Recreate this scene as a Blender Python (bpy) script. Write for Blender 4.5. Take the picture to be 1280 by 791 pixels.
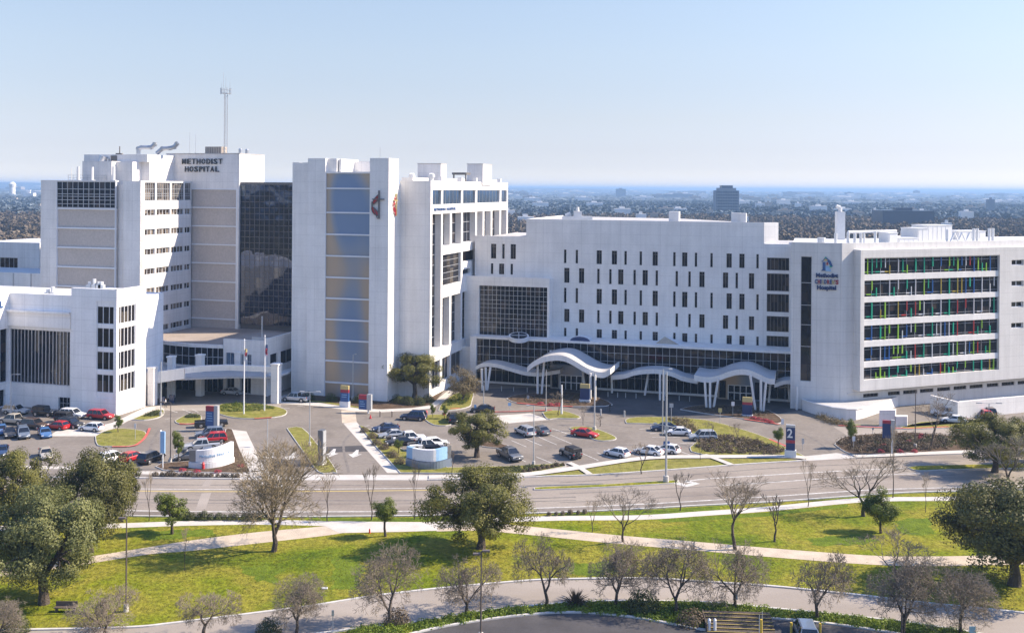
import bpy, math, random
import numpy as np
from mathutils import Vector, Matrix
R = math.radians
for o in list(bpy.data.objects): bpy.data.objects.remove(o, do_unlink=True)
scn = bpy.context.scene
COL = scn.collection

# ------------------------------------------------------------ camera, sky, sun, exposure
CAMH, F, YH, ROLL = 43.0, 1300.0, 235.5, 0.007
cd = bpy.data.cameras.new('camera'); cam = bpy.data.objects.new('camera', cd); COL.objects.link(cam)
cd.sensor_width = 36; cd.lens = 36 * F / 1280; cd.shift_y = -(395.5 - YH) / 1280
cd.clip_start = 1; cd.clip_end = 80000
rc, rs = math.cos(ROLL), math.sin(ROLL)
cam.matrix_world = Matrix(((rc, -rs, 0, 0), (0, 0, -1, 0), (rs, rc, 0, CAMH), (0, 0, 0, 1)))
scn.camera = cam
SUN_EL, SUN_PHI = R(38), R(6.5)          # the sun stands to the right, a little behind the buildings
sd = Vector((math.cos(SUN_EL) * math.cos(SUN_PHI), math.cos(SUN_EL) * math.sin(SUN_PHI), math.sin(SUN_EL)))
w = bpy.data.worlds.new('World'); scn.world = w; w.use_nodes = True
nt = w.node_tree; nt.nodes.clear()
sky = nt.nodes.new('ShaderNodeTexSky'); sky.sky_type = 'NISHITA'; sky.sun_disc = False
sky.sun_elevation = SUN_EL; sky.sun_rotation = math.pi / 2 - SUN_PHI
sky.altitude = 200; sky.air_density = 1.0; sky.dust_density = 0.3; sky.ozone_density = 4.0
bg = nt.nodes.new('ShaderNodeBackground'); bg.inputs[1].default_value = 0.15
SKYK = 1.0
wo = nt.nodes.new('ShaderNodeOutputWorld')
tc = nt.nodes.new('ShaderNodeTexCoord'); sx = nt.nodes.new('ShaderNodeSeparateXYZ'); cr = nt.nodes.new('ShaderNodeValToRGB')
cr.color_ramp.elements[0].position = 0; cr.color_ramp.elements[0].color = (.55, .52, .60, 1)
cr.color_ramp.elements[1].position = 1; cr.color_ramp.elements[1].color = (.74, .77, .90, 1)
for p_, c_ in ((.021, (.40, .375, .47)), (.037, (.398, .351, .417)), (.067, (.453, .367, .378)), (.097, (.503, .397, .378)), (.128, (.567, .44, .393)), (.173, (.63, .49, .42)), (.28, (.64, .56, .52)), (.45, (.68, .69, .79))):
    e_ = cr.color_ramp.elements.new(p_); e_.color = (*c_, 1)
vm_ = nt.nodes.new('ShaderNodeMix'); vm_.data_type = 'RGBA'; vm_.blend_type = 'MULTIPLY'; vm_.inputs[0].default_value = 1
nt.links.new(tc.outputs['Generated'], sx.inputs[0]); nt.links.new(sx.outputs[2], cr.inputs[0]); nt.links.new(sky.outputs[0], vm_.inputs[6]); nt.links.new(cr.outputs[0], vm_.inputs[7])
nt.links.new(vm_.outputs[2], bg.inputs[0]); nt.links.new(bg.outputs[0], wo.inputs[0])
sl = bpy.data.lights.new('sun', 'SUN'); sl.energy = 3.7; sl.angle = R(0.53); sl.color = (1, 0.86, 0.69)
so = bpy.data.objects.new('sun', sl); COL.objects.link(so); so.location = (0, 0, 500)
so.rotation_euler = sd.to_track_quat('Z', 'Y').to_euler()
scn.view_settings.view_transform = 'Standard'; scn.view_settings.look = 'None'
scn.view_settings.exposure = 1.4; scn.view_settings.gamma = 1.0
scn.view_settings.use_curve_mapping = False
scn.render.engine = 'CYCLES'; scn.cycles.max_bounces = 6; scn.cycles.volume_bounces = 0
scn.cycles.diffuse_bounces = 5

# ------------------------------------------------------------ pixel -> world
def ray(px, py):
    dx, dy = px - 640.0, YH - py
    return Vector((dx * rc - dy * rs, F, dy * rc + dx * rs))
def G(px, py, z=0.0):
    r = ray(px, py); t = (z - CAMH) / r.z
    return Vector((r.x * t, r.y * t, z))
def P(px, py, D):
    r = ray(px, py) * (D / F)
    return Vector((r.x, r.y, r.z + CAMH))
TH = R(16.3)
U = Vector((math.cos(TH), -math.sin(TH), 0)); V = Vector((math.sin(TH), math.cos(TH), 0))
WD = Vector((math.cos(R(21.8)), math.sin(R(21.8)), 0))
class Plane:
    def __init__(s, O, d):
        s.O = Vector((O[0], O[1], 0)); s.d = Vector(d).normalized(); s.n = Vector((s.d.y, -s.d.x, 0))
    def hit(s, px, py):
        r = ray(px, py); t = s.O.dot(s.n) / r.dot(s.n)
        p = r * t; return ((p - s.O).dot(s.d), p.z + CAMH)
    def S(s, px, py=400): return s.hit(px, py)[0]
    def Z(s, px, py): return s.hit(px, py)[1]
    def pt(s, a, z=0, off=0):
        p = s.O + s.d * a + s.n * off; return Vector((p.x, p.y, z))
    def shift(s, off): return Plane(s.O + s.n * off, s.d)

# ------------------------------------------------------------ materials
def pm(name, col, rough=.7, metal=0, var=.10, scale=.25, var2=.05, scale2=3., bump=0, bscale=8, bdist=.3, bdet=3, joints=0, coat=0, spec=.5, island=0, stain=0):
    m = bpy.data.materials.new(name); m.use_nodes = True; N = m.node_tree.nodes; L = m.node_tree.links
    b = N['Principled BSDF']; b.inputs['Roughness'].default_value = rough; b.inputs['Metallic'].default_value = metal
    b.inputs['Specular IOR Level'].default_value = spec
    if coat: b.inputs['Coat Weight'].default_value = coat; b.inputs['Coat Roughness'].default_value = .08
    b.inputs['Base Color'].default_value = (*col, 1)
    g = N.new('ShaderNodeNewGeometry'); cur = None
    def mul(a, lo, hi, prev):
        mr = N.new('ShaderNodeMapRange'); mr.inputs[1].default_value = .3; mr.inputs[2].default_value = .7
        mr.inputs[3].default_value = lo; mr.inputs[4].default_value = hi; L.new(a, mr.inputs[0])
        if prev is None: return mr.outputs[0]
        x = N.new('ShaderNodeMath'); x.operation = 'MULTIPLY'; L.new(mr.outputs[0], x.inputs[0]); L.new(prev, x.inputs[1]); return x.outputs[0]
    for v, sc in ((var, scale), (var2, scale2)):
        if v:
            n = N.new('ShaderNodeTexNoise'); n.inputs['Scale'].default_value = sc; n.inputs['Detail'].default_value = 4
            L.new(g.outputs['Position'], n.inputs['Vector']); cur = mul(n.outputs[0], 1 - v, 1 + v, cur)
    if stain:
        mp = N.new('ShaderNodeMapping'); mp.inputs['Scale'].default_value = (1, 1, .06)
        n = N.new('ShaderNodeTexNoise'); n.inputs['Scale'].default_value = 1.1; n.inputs['Detail'].default_value = 5
        L.new(g.outputs['Position'], mp.inputs[0]); L.new(mp.outputs[0], n.inputs['Vector']); cur = mul(n.outputs[0], 1 - stain, 1 + stain * .4, cur)
    if island:
        mr = N.new('ShaderNodeMapRange'); mr.inputs[3].default_value = 1 - island; mr.inputs[4].default_value = 1 + island
        L.new(g.outputs['Random Per Island'], mr.inputs[0])
        if cur is None: cur = mr.outputs[0]
        else:
            x = N.new('ShaderNodeMath'); x.operation = 'MULTIPLY'; L.new(mr.outputs[0], x.inputs[0]); L.new(cur, x.inputs[1]); cur = x.outputs[0]
    if joints:
        for vec, per, wd in (((0, 0, 1), 2.2, .030), ((.92, .38, 0), 3.4, .018)):
            dt = N.new('ShaderNodeVectorMath'); dt.operation = 'DOT_PRODUCT'; dt.inputs[1].default_value = vec; L.new(g.outputs['Position'], dt.inputs[0])
            a_ = N.new('ShaderNodeMath'); a_.operation = 'DIVIDE'; a_.inputs[1].default_value = per; L.new(dt.outputs['Value'], a_.inputs[0])
            f_ = N.new('ShaderNodeMath'); f_.operation = 'FRACT'; L.new(a_.outputs[0], f_.inputs[0])
            l_ = N.new('ShaderNodeMath'); l_.operation = 'LESS_THAN'; l_.inputs[1].default_value = wd; L.new(f_.outputs[0], l_.inputs[0])
            k_ = N.new('ShaderNodeMath'); k_.operation = 'MULTIPLY_ADD'; k_.inputs[1].default_value = -joints; k_.inputs[2].default_value = 1; L.new(l_.outputs[0], k_.inputs[0])
            x = N.new('ShaderNodeMath'); x.operation = 'MULTIPLY'; L.new(k_.outputs[0], x.inputs[0]); L.new(cur, x.inputs[1]); cur = x.outputs[0]
    if cur is not None:
        vm = N.new('ShaderNodeVectorMath'); vm.operation = 'SCALE'; vm.inputs[0].default_value = col
        L.new(cur, vm.inputs['Scale']); L.new(vm.outputs[0], b.inputs['Base Color'])
    if bump:
        n = N.new('ShaderNodeTexNoise'); n.inputs['Scale'].default_value = bscale; n.inputs['Detail'].default_value = bdet
        L.new(g.outputs['Position'], n.inputs['Vector'])
        bp = N.new('ShaderNodeBump'); bp.inputs['Strength'].default_value = bump; bp.inputs['Distance'].default_value = bdist
        L.new(n.outputs[0], bp.inputs['Height']); L.new(bp.outputs[0], b.inputs['Normal'])
    return m
def mixmat(name, cols, scale, rough=.95, detail=5, fine=0, bump=0, bscale=6, spec=.2, pos=(.35, .65), spread=None, fscale=5, dist=.3):
    """ramp of colours over a world-space noise"""
    m = pm(name, cols[0], rough, var=0, var2=0, spec=spec, bump=bump, bscale=bscale); N = m.node_tree.nodes; L = m.node_tree.links
    b = N['Principled BSDF']; g = N.new('ShaderNodeNewGeometry')
    n = N.new('ShaderNodeTexNoise'); n.inputs['Scale'].default_value = scale; n.inputs['Detail'].default_value = detail; n.inputs['Roughness'].default_value = .6
    src = g.outputs['Position']
    if spread:
        mp = N.new('ShaderNodeMapping'); mp.inputs['Scale'].default_value = spread; L.new(src, mp.inputs[0]); src = mp.outputs[0]
    L.new(src, n.inputs['Vector'])
    cr = N.new('ShaderNodeValToRGB'); e = cr.color_ramp.elements
    e[0].position = pos[0]; e[0].color = (*cols[0], 1); e[1].position = pos[1]; e[1].color = (*cols[-1], 1)
    for i, c in enumerate(cols[1:-1]):
        x = e.new(pos[0] + (pos[1] - pos[0]) * (i + 1) / (len(cols) - 1)); x.color = (*c, 1)
    L.new(n.outputs[0], cr.inputs[0]); out = cr.outputs[0]
    if fine:
        n2 = N.new('ShaderNodeTexNoise'); n2.inputs['Scale'].default_value = fscale; n2.inputs['Detail'].default_value = 4
        L.new(g.outputs['Position'], n2.inputs['Vector'])
        mr = N.new('ShaderNodeMapRange'); mr.inputs[1].default_value = .3; mr.inputs[2].default_value = .7; mr.inputs[3].default_value = 1 - fine; mr.inputs[4].default_value = 1 + fine
        L.new(n2.outputs[0], mr.inputs[0]); vm = N.new('ShaderNodeVectorMath'); vm.operation = 'SCALE'
        L.new(out, vm.inputs[0]); L.new(mr.outputs[0], vm.inputs['Scale']); out = vm.outputs[0]
    L.new(out, b.inputs['Base Color']); return m
def glassmat(name, dark, lit, cell=1.4, amount=.35, rough=.06, metal=0, wave=0, wscale=.25, spec=.7):
    """window glass: a dark room behind, some panes with pale blinds drawn (random per cell), glossy"""
    m = bpy.data.materials.new(name); m.use_nodes = True; N = m.node_tree.nodes; L = m.node_tree.links
    b = N['Principled BSDF']; b.inputs['Roughness'].default_value = rough; b.inputs['Metallic'].default_value = metal
    b.inputs['Specular IOR Level'].default_value = spec
    g = N.new('ShaderNodeNewGeometry'); sn = N.new('ShaderNodeVectorMath'); sn.operation = 'SNAP'; sn.inputs[1].default_value = (cell, cell, cell * 1.6)
    wn = N.new('ShaderNodeTexWhiteNoise'); L.new(g.outputs['Position'], sn.inputs[0]); L.new(sn.outputs[0], wn.inputs['Vector'])
    cr = N.new('ShaderNodeValToRGB'); e = cr.color_ramp.elements
    e[0].position = 1 - amount; e[0].color = (*dark, 1); e[1].position = 1; e[1].color = (*lit, 1)
    x = e.new(max(0.02, .5 - amount / 2)); x.color = tuple([c * .8 for c in dark]) + (1,)
    L.new(wn.outputs['Value'], cr.inputs[0]); L.new(cr.outputs[0], b.inputs['Base Color'])
    if wave:
        n = N.new('ShaderNodeTexNoise'); n.inputs['Scale'].default_value = wscale; n.inputs['Detail'].default_value = 2
        L.new(g.outputs['Position'], n.inputs['Vector']); bp = N.new('ShaderNodeBump'); bp.inputs['Strength'].default_value = wave
        bp.inputs['Distance'].default_value = 1; L.new(n.outputs[0], bp.inputs['Height']); L.new(bp.outputs[0], b.inputs['Normal'])
    return m
def leafmat(name, c1, c2, trans=.25):
    m = bpy.data.materials.new(name); m.use_nodes = True; N = m.node_tree.nodes; L = m.node_tree.links
    b = N['Principled BSDF']; b.inputs['Roughness'].default_value = .55; b.inputs['Specular IOR Level'].default_value = .3
    g = N.new('ShaderNodeNewGeometry'); n = N.new('ShaderNodeTexNoise'); n.inputs['Scale'].default_value = .45; n.inputs['Detail'].default_value = 3
    L.new(g.outputs['Position'], n.inputs['Vector'])
    a = N.new('ShaderNodeMath'); a.operation = 'MULTIPLY_ADD'; a.inputs[1].default_value = .45; L.new(g.outputs['Random Per Island'], a.inputs[0]); 
    a2 = N.new('ShaderNodeMath'); a2.operation = 'MULTIPLY_ADD'; a2.inputs[1].default_value = 1.6; a2.inputs[2].default_value = -.52; L.new(n.outputs[0], a2.inputs[0]); L.new(a2.outputs[0], a.inputs[2])
    mx = N.new('ShaderNodeMix'); mx.data_type = 'RGBA'; mx.inputs[6].default_value = (*c1, 1); mx.inputs[7].default_value = (*c2, 1)
    L.new(a.outputs[0], mx.inputs[0]); L.new(mx.outputs[2], b.inputs['Base Color'])
    t = N.new('ShaderNodeBsdfTranslucent'); L.new(mx.outputs[2], t.inputs[0]); s = N.new('ShaderNodeMixShader'); s.inputs[0].default_value = trans
    L.new(b.outputs[0], s.inputs[1]); L.new(t.outputs[0], s.inputs[2]); L.new(s.outputs[0], N['Material Output'].inputs[0])
    return m
M = {}
M['white'] = pm('white_precast', (.77, .745, .71), .8, var=.06, stain=.07, var2=.03, joints=.15)
M['white_old'] = pm('pale_precast', (.73, .70, .665), .85, joints=.16, var=.06, stain=.09, var2=.04, bump=.15, bscale=5)
M['bright'] = pm('bright_white_stucco', (.86, .84, .82), .8, var=.05, stain=.08, var2=.03, joints=.2)
M['cream'] = pm('cream_precast', (.66, .64, .61), .85, var=.05, stain=.10, var2=.03, joints=.18)
M['trim'] = pm('white_metal_trim', (.68, .69, .71), .45, var=.03, var2=0)
M['beige'] = pm('beige_panel', (.45, .40, .36), .6, var=.05, var2=.10, scale2=2.5)
M['bronze'] = pm('bronze_glass_panel', (.55, .47, .42), .22, metal=.85, var=.10, scale=.08, var2=.04, bump=.8, bscale=.045, bdist=3.0, bdet=0)
M['glass'] = glassmat('dark_window_glass', (.008, .010, .018), (.06, .045, .038), 1.1, .25, spec=.35)
M['glass_blinds'] = glassmat('window_glass_with_blinds', (.045, .036, .03), (.26, .22, .18), 1.0, .7, rough=.15, spec=.3)
M['glass_sky'] = glassmat('mirror_band_glass', (.16, .22, .30), (.22, .27, .34), 3, .3, rough=.05, metal=.85, wave=.02)
M['glass_mirror'] = glassmat('dark_mirror_glass', (.075, .085, .115), (.14, .14, .14), 1.5, .15, rough=.03, metal=.92, wave=.16, wscale=.16)
M['glass_lobby'] = glassmat('lobby_glass', (.004, .006, .014), (.03, .024, .022), 2.1, .2, rough=.05, spec=.3)
M['glass_stripe'] = glassmat('ribbon_glass', (.016, .013, .012), (.09, .075, .055), 2, .3, rough=.1, spec=.3)
M['bar'] = pm('aluminium_mullion', (.45, .46, .48), .4, .3, var=0, var2=0)
M['bar_dark'] = pm('bronze_mullion', (.14, .13, .13), .4, .3, var=0, var2=0)
M['bronze'] = mixmat('bronze_panel_painted_sky', [(.44, .345, .26), (.38, .325, .275), (.25, .29, .36), (.18, .25, .38)], .12, .32, 0, spec=.5, pos=(.40, .63), spread=(1, 1, .45))  # steel-blue end of the ramp paints sky reflections into the bronze colour
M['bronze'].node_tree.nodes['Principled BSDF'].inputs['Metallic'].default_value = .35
M['roof'] = pm('grey_roof_membrane', (.42, .41, .40), .9, var=.12, scale=.15, var2=.08)
M['roof_tan'] = pm('tan_gravel_roof', (.30, .25, .21), .95, var=.15, scale=.2, var2=.1)
M['duct'] = pm('galvanised_duct', (.45, .46, .48), .35, .7, var=.1)
M['unit'] = pm('roof_unit_paint', (.62, .62, .61), .6, var=.06)
M['unit_dark'] = pm('dark_roof_unit', (.13, .12, .11), .7)
M['asphalt'] = mixmat('asphalt', [(.16, .138, .116), (.215, .188, .16), (.18, .156, .132)], .07, .9, 6, fine=.10, fscale=1.5, spec=.2)
M['road'] = mixmat('road_asphalt', [(.20, .168, .138), (.265, .228, .19), (.30, .26, .215)], .12, .9, 5, fine=.08, fscale=2, spread=(.25, 1, 1))
M['drive'] = mixmat('pale_worn_drive', [(.27, .235, .20), (.33, .29, .25)], .15, .95, 5, fine=.06, spread=(.3, 1, 1))
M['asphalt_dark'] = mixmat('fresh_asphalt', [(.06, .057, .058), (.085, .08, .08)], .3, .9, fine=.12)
M['concrete'] = mixmat('concrete', [(.44, .42, .38), (.52, .49, .45)], .5, .9, fine=.06)
M['walk'] = mixmat('concrete_walk', [(.46, .43, .38), (.55, .51, .46)], .4, .9, fine=.06)
M['gravel'] = mixmat('decomposed_granite_path', [(.42, .35, .27), (.52, .44, .34)], .5, .95, fine=.1)
M['kerb'] = pm('kerb_concrete', (.50, .48, .45), .9, var=.12, scale=.6, var2=.08)
M['redpaint'] = pm('red_kerb_paint', (.50, .09, .07), .7, var=.2, scale=.8)
M['paint'] = pm('white_road_paint', (.50, .485, .45), .85, var=.25, scale=.8, var2=.3)
M['ypaint'] = pm('yellow_paint', (.55, .42, .10), .7, var=.15, scale=.8)
M['grass'] = mixmat('lawn_grass', [(.065, .105, .006), (.12, .15, .009), (.21, .19, .025), (.15, .17, .010), (.075, .12, .005)], .06, .95, 8, fine=.38, fscale=1.5, bump=.6, bscale=3, pos=(.3, .7), spec=.1)
M['grass2'] = mixmat('island_grass', [(.15, .15, .03), (.22, .20, .055), (.17, .175, .03)], .35, .95, 5, fine=.22, fscale=1.2, bump=.5, bscale=4, spec=.1)
M['grass_green'] = mixmat('lush_grass', [(.085, .125, .01), (.125, .165, .014)], .3, .95, 5, fine=.2, fscale=1.2, bump=.5, bscale=4, spec=.1)
M['mulch'] = mixmat('mulch_bed', [(.075, .05, .032), (.13, .09, .06)], .8, .98, 5, fine=.25, fscale=3, bump=.6, bscale=5, spec=.1)
M['bark'] = pm('bark', (.075, .058, .045), .95, var=.2, scale=1.5, bump=.5, bscale=6)
M['twig'] = pm('bare_twigs', (.21, .170, .125), .95, var=.15, scale=.8, island=.25)
M['twig_yellow'] = pm('yellowish_bare_twigs', (.20, .155, .09), .95, var=.2, scale=.8, island=.25)
M['oak'] = leafmat('live_oak_leaves', (.045, .052, .008), (.24, .225, .05), .3)
M['oak_dark'] = leafmat('dark_live_oak_leaves', (.038, .042, .009), (.19, .18, .05), .25)
M['pale_leaf'] = leafmat('grey_green_leaves', (.06, .075, .02), (.28, .28, .10), .3)
M['fresh'] = leafmat('fresh_green_leaves', (.05, .085, .010), (.19, .22, .03), .3)
M['lime'] = leafmat('lime_ground_cover_leaves', (.07, .12, .010), (.24, .31, .03), .35)
M['shrub'] = leafmat('shrub_leaves', (.03, .042, .012), (.11, .12, .035), .2)
M['brownleaf'] = leafmat('brown_winter_leaves', (.07, .048, .03), (.17, .13, .08), .2)
M['pinkleaf'] = leafmat('reddish_shrub_flowers', (.28, .03, .05), (.5, .06, .09), .2)
M['tanleaf'] = leafmat('tan_leaves', (.13, .10, .05), (.25, .2, .10), .2)
M['pole'] = pm('pale_pole_paint', (.42, .43, .44), .4, .2, var=.04)
M['pole_dark'] = pm('bronze_pole_paint', (.12, .095, .08), .5, .1, var=.05)
M['navy'] = pm('navy_sign_panel', (.012, .035, .12), .4, var=.03)
M['navy2'] = pm('blue_sign_panel', (.03, .09, .24), .4, var=.03)
M['signred'] = pm('red_sign_panel', (.32, .03, .05), .4, var=.03)
M['signyellow'] = pm('yellow_sign_panel', (.50, .40, .17), .4, var=.03)
M['signwhite'] = pm('white_sign_panel', (.68, .68, .68), .45, var=.03)
M['skyblue'] = pm('pale_blue_letters', (.25, .42, .62), .5, var=.03)
M['letter'] = pm('black_letters', (.015, .02, .03), .4, var=0, var2=0)
M['flame'] = pm('red_flame_enamel', (.36, .02, .03), .4, var=.05)
M['red'] = pm('red_plastic', (.5, .03, .03), .4, var=.05)
M['ylw'] = pm('yellow_post_paint', (.6, .42, .05), .5, var=.05)
M['tyre'] = pm('tyre_rubber', (.015, .015, .016), .85, var=0, var2=0)
M['rim'] = pm('alloy_rim', (.45, .45, .46), .35, .8, var=0, var2=0)
M['cglass'] = pm('car_glass', (.012, .014, .018), .05, var=0, var2=0, spec=.8)
M['head'] = pm('headlamp_lens', (.6, .6, .58), .15, var=0, var2=0)
M['tail'] = pm('tail_lamp_lens', (.3, .01, .01), .2, var=0, var2=0)
M['blacktrim'] = pm('black_car_trim', (.02, .02, .022), .6, var=0, var2=0)
M['tuft'] = leafmat('grass_blades', (.10, .12, .008), (.21, .20, .025), .3)
M['skin'] = pm('skin', (.4, .24, .17), .6, var=0, var2=0)
M['cloth'] = pm('dark_clothing', (.02, .022, .03), .9, var=.1)
for nm, c in dict(white=(.75, .75, .74), silver=(.42, .44, .46), grey=(.13, .135, .145), black=(.012, .012, .014), red=(.45, .018, .02), darkblue=(.02, .04, .10), blue=(.06, .15, .33), tan=(.42, .38, .31), brown=(.08, .05, .035), slate=(.16, .20, .26)).items():
    M['car_' + nm] = pm(nm + '_car_paint', c, .3, .15 if nm in ('silver', 'grey', 'slate') else 0, var=0, var2=0, coat=.7)
for nm, c in dict(lime=(.27, .50, .05), teal=(.02, .36, .22), blue=(.04, .15, .45), red=(.55, .05, .04), yellow=(.50, .38, .06), white=(.7, .7, .72)).items():
    M['fin_' + nm] = pm(nm + '_fin', c, .35, var=0, var2=0)

# ------------------------------------------------------------ mesh building
ORG = {}
class MB:
    def __init__(s): s.v = []; s.f = []; s.m = []
    def face(s, pts, m=0):
        i = len(s.v); s.v += [tuple(p) for p in pts]; s.f.append(tuple(range(i, i + len(pts)))); s.m.append(m)
    def hexa(s, p, m=0):       # p: 4 bottom, 4 top
        i = len(s.v); s.v += [tuple(q) for q in p]
        for f in ((3, 2, 1, 0), (4, 5, 6, 7), (0, 1, 5, 4), (1, 2, 6, 5), (2, 3, 7, 6), (3, 0, 4, 7)):
            s.f.append(tuple(i + k for k in f)); s.m.append(m)
    def box(s, a, b, m=0):
        x0, y0, z0 = a; x1, y1, z1 = b
        s.hexa([(x0, y0, z0), (x1, y0, z0), (x1, y1, z0), (x0, y1, z0), (x0, y0, z1), (x1, y0, z1), (x1, y1, z1), (x0, y1, z1)], m)
    def pbox(s, pl, s0, s1, z0, z1, o0, o1, m=0):     # o0 = front (outermost), o1 = back
        q = [pl.pt(s0, z0, o0), pl.pt(s1, z0, o0), pl.pt(s1, z0, o1), pl.pt(s0, z0, o1)]
        s.hexa(q + [Vector((p.x, p.y, z1)) for p in q], m)
    def prism(s, poly, z0, z1, m=0, mt=None, bottom=True):
        n = len(poly); a = sum(poly[k][0] * poly[(k + 1) % n][1] - poly[(k + 1) % n][0] * poly[k][1] for k in range(n))
        if a < 0: poly = poly[::-1]
        i = len(s.v); s.v += [(p[0], p[1], z0) for p in poly] + [(p[0], p[1], z1) for p in poly]
        for k in range(n):
            k2 = (k + 1) % n; s.f.append((i + k, i + k2, i + n + k2, i + n + k)); s.m.append(m)
        s.f.append(tuple(i + n + k for k in range(n))); s.m.append(m if mt is None else mt)
        if bottom: s.f.append(tuple(i + n - 1 - k for k in range(n))); s.m.append(m)
    def tube(s, p0, p1, r0, r1=None, n=8, m=0, cap=True):
        if r1 is None: r1 = r0
        p0 = Vector(p0); p1 = Vector(p1); d = p1 - p0
        if d.length < 1e-6: return
        d.normalize(); a = d.orthogonal().normalized(); b = d.cross(a); i = len(s.v)
        for p, r in ((p0, r0), (p1, r1)):
            for k in range(n):
                t = 2 * math.pi * k / n; s.v.append(tuple(p + a * (r * math.cos(t)) + b * (r * math.sin(t))))
        for k in range(n):
            k2 = (k + 1) % n; s.f.append((i + k, i + k2, i + n + k2, i + n + k)); s.m.append(m)
        if cap: s.f.append(tuple(i + n - 1 - k for k in range(n))); s.m.append(m); s.f.append(tuple(i + n + k for k in range(n))); s.m.append(m)
    def path(s, pts, r, n=10, m=0):
        for a, b in zip(pts, pts[1:]): s.tube(a, b, r, r, n, m)
    def wall(s, pl, s0, s1, z0, z1, holes=(), depth=.45, m=0, mr=None):
        mr = m if mr is None else mr
        H = [(max(s0, min(a, b)), min(s1, max(a, b)), max(z0, min(c, d)), min(z1, max(c, d))) for a, b, c, d in holes]
        H = [h for h in H if h[1] - h[0] > .02 and h[3] - h[2] > .02]
        xs = sorted({s0, s1, *[h[0] for h in H], *[h[1] for h in H]}); zs = sorted({z0, z1, *[h[2] for h in H], *[h[3] for h in H]})
        for j in range(len(zs) - 1):
            zc = (zs[j] + zs[j + 1]) / 2; row = [h for h in H if h[2] < zc < h[3]]; k = 0
            while k < len(xs) - 1:
                xc = (xs[k] + xs[k + 1]) / 2
                if any(h[0] < xc < h[1] for h in row): k += 1; continue
                e = k + 1
                while e < len(xs) - 1 and not any(h[0] < (xs[e] + xs[e + 1]) / 2 < h[1] for h in row): e += 1
                s.face([pl.pt(xs[k], zs[j]), pl.pt(xs[e], zs[j]), pl.pt(xs[e], zs[j + 1]), pl.pt(xs[k], zs[j + 1])], m); k = e
        for a, b, c, d in H:
            for (p, q) in (((a, c), (a, d)), ((b, d), (b, c)), ((a, d), (b, d)), ((b, c), (a, c))):
                s.face([pl.pt(p[0], p[1]), pl.pt(q[0], q[1]), pl.pt(q[0], q[1], -depth), pl.pt(p[0], p[1], -depth)], mr)
        for (p, q) in (((s0, z1), (s0, z0)), ((s1, z0), (s1, z1)), ((s1, z1), (s0, z1)), ((s0, z0), (s1, z0))):
            s.face([pl.pt(p[0], p[1]), pl.pt(q[0], q[1]), pl.pt(q[0], q[1], -depth), pl.pt(p[0], p[1], -depth)], m)
        s.face([pl.pt(s0, z1, -depth), pl.pt(s1, z1, -depth), pl.pt(s1, max(z0, z1 - 1.5), -depth), pl.pt(s0, max(z0, z1 - 1.5), -depth)], m)
    def build(s, name, mats, parent=None, smooth=False, org=None):
        me = bpy.data.meshes.new(name)
        o0 = Vector((0, 0, 0)) if parent is None else ORG.get(parent.name, Vector((0, 0, 0)))
        if org is not None: o0 = Vector(org)
        vs = np.array(s.v, dtype=float).reshape(-1, 3) - np.array(o0)
        me.from_pydata(vs.tolist(), [], s.f)
        if not isinstance(mats, (list, tuple)): mats = [mats]
        for mm in mats: me.materials.append(mm)
        if len(mats) > 1: me.polygons.foreach_set('material_index', s.m)
        if smooth: me.polygons.foreach_set('use_smooth', [True] * len(me.polygons))
        me.update(); o = bpy.data.objects.new(name, me); COL.objects.link(o)
        if parent is not None:
            o.parent = parent; ORG[o.name] = o0
        elif org is not None: o.location = org; ORG[o.name] = Vector(org)
        return o
def npobj(name, verts, faces, mats, parent=None, smooth=False, loc=None):
    k = faces.shape[1]; me = bpy.data.meshes.new(name); me.vertices.add(len(verts)); me.vertices.foreach_set('co', verts.astype(np.float32).ravel())
    me.loops.add(faces.size); me.loops.foreach_set('vertex_index', faces.astype(np.int32).ravel())
    me.polygons.add(len(faces)); me.polygons.foreach_set('loop_start', np.arange(0, faces.size, k, dtype=np.int32))
    me.polygons.foreach_set('loop_total', np.full(len(faces), k, dtype=np.int32))
    me.polygons.foreach_set('use_smooth', np.full(len(faces), smooth, dtype=bool))
    me.materials.append(mats); me.update(calc_edges=True); me.validate()
    o = bpy.data.objects.new(name, me); COL.objects.link(o); o.parent = parent
    return o
def tag(o, label, cat, group=None):
    o['label'] = label; o['category'] = cat
    if group: o['group'] = group
    return o
def empty(name, loc, label=None, cat=None, group=None, rz=0):
    o = bpy.data.objects.new(name, None); COL.objects.link(o); o.location = loc; o.rotation_euler = (0, 0, rz); ORG[o.name] = Vector(loc)
    if label: tag(o, label, cat, group)
    return o
def struct(o): o['kind'] = 'structure'; return o
def stuff(o): o['kind'] = 'stuff'; return o
CH = {}
def kids(o): return [c for c in bpy.data.objects if c.parent == o]
PROTO = {}
def proto_tree(o):
    k = o.name
    if k not in PROTO: PROTO[k] = [(c, kids(c)) for c in kids(o)]
    return PROTO[k]
USED = set()
def place(o, loc, rz=0, scale=(1, 1, 1), label=None, cat=None, group=None, mats=None):
    """first use takes the thing itself, later uses copy it with its parts"""
    tree = proto_tree(o)
    if o.name not in USED: USED.add(o.name); r = o; cs = tree
    else:
        r = o.copy(); COL.objects.link(r); cs = []
        for c, g in tree:
            d = c.copy(); COL.objects.link(d); d.parent = r; gg = []
            for e in g: f = e.copy(); COL.objects.link(f); f.parent = d; gg.append(f)
            cs.append((d, gg))
    r.location = loc; r.rotation_euler = (0, 0, rz); r.scale = scale
    if label: r['label'] = label
    if cat: r['category'] = cat
    if group: r['group'] = group
    elif 'group' in r: del r['group']
    if mats:
        for c, g in cs:
            for slot, m in mats.get(c.name.split('.')[0], {}).items():
                c.material_slots[slot].link = 'OBJECT'; c.material_slots[slot].material = m
    return r
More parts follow.
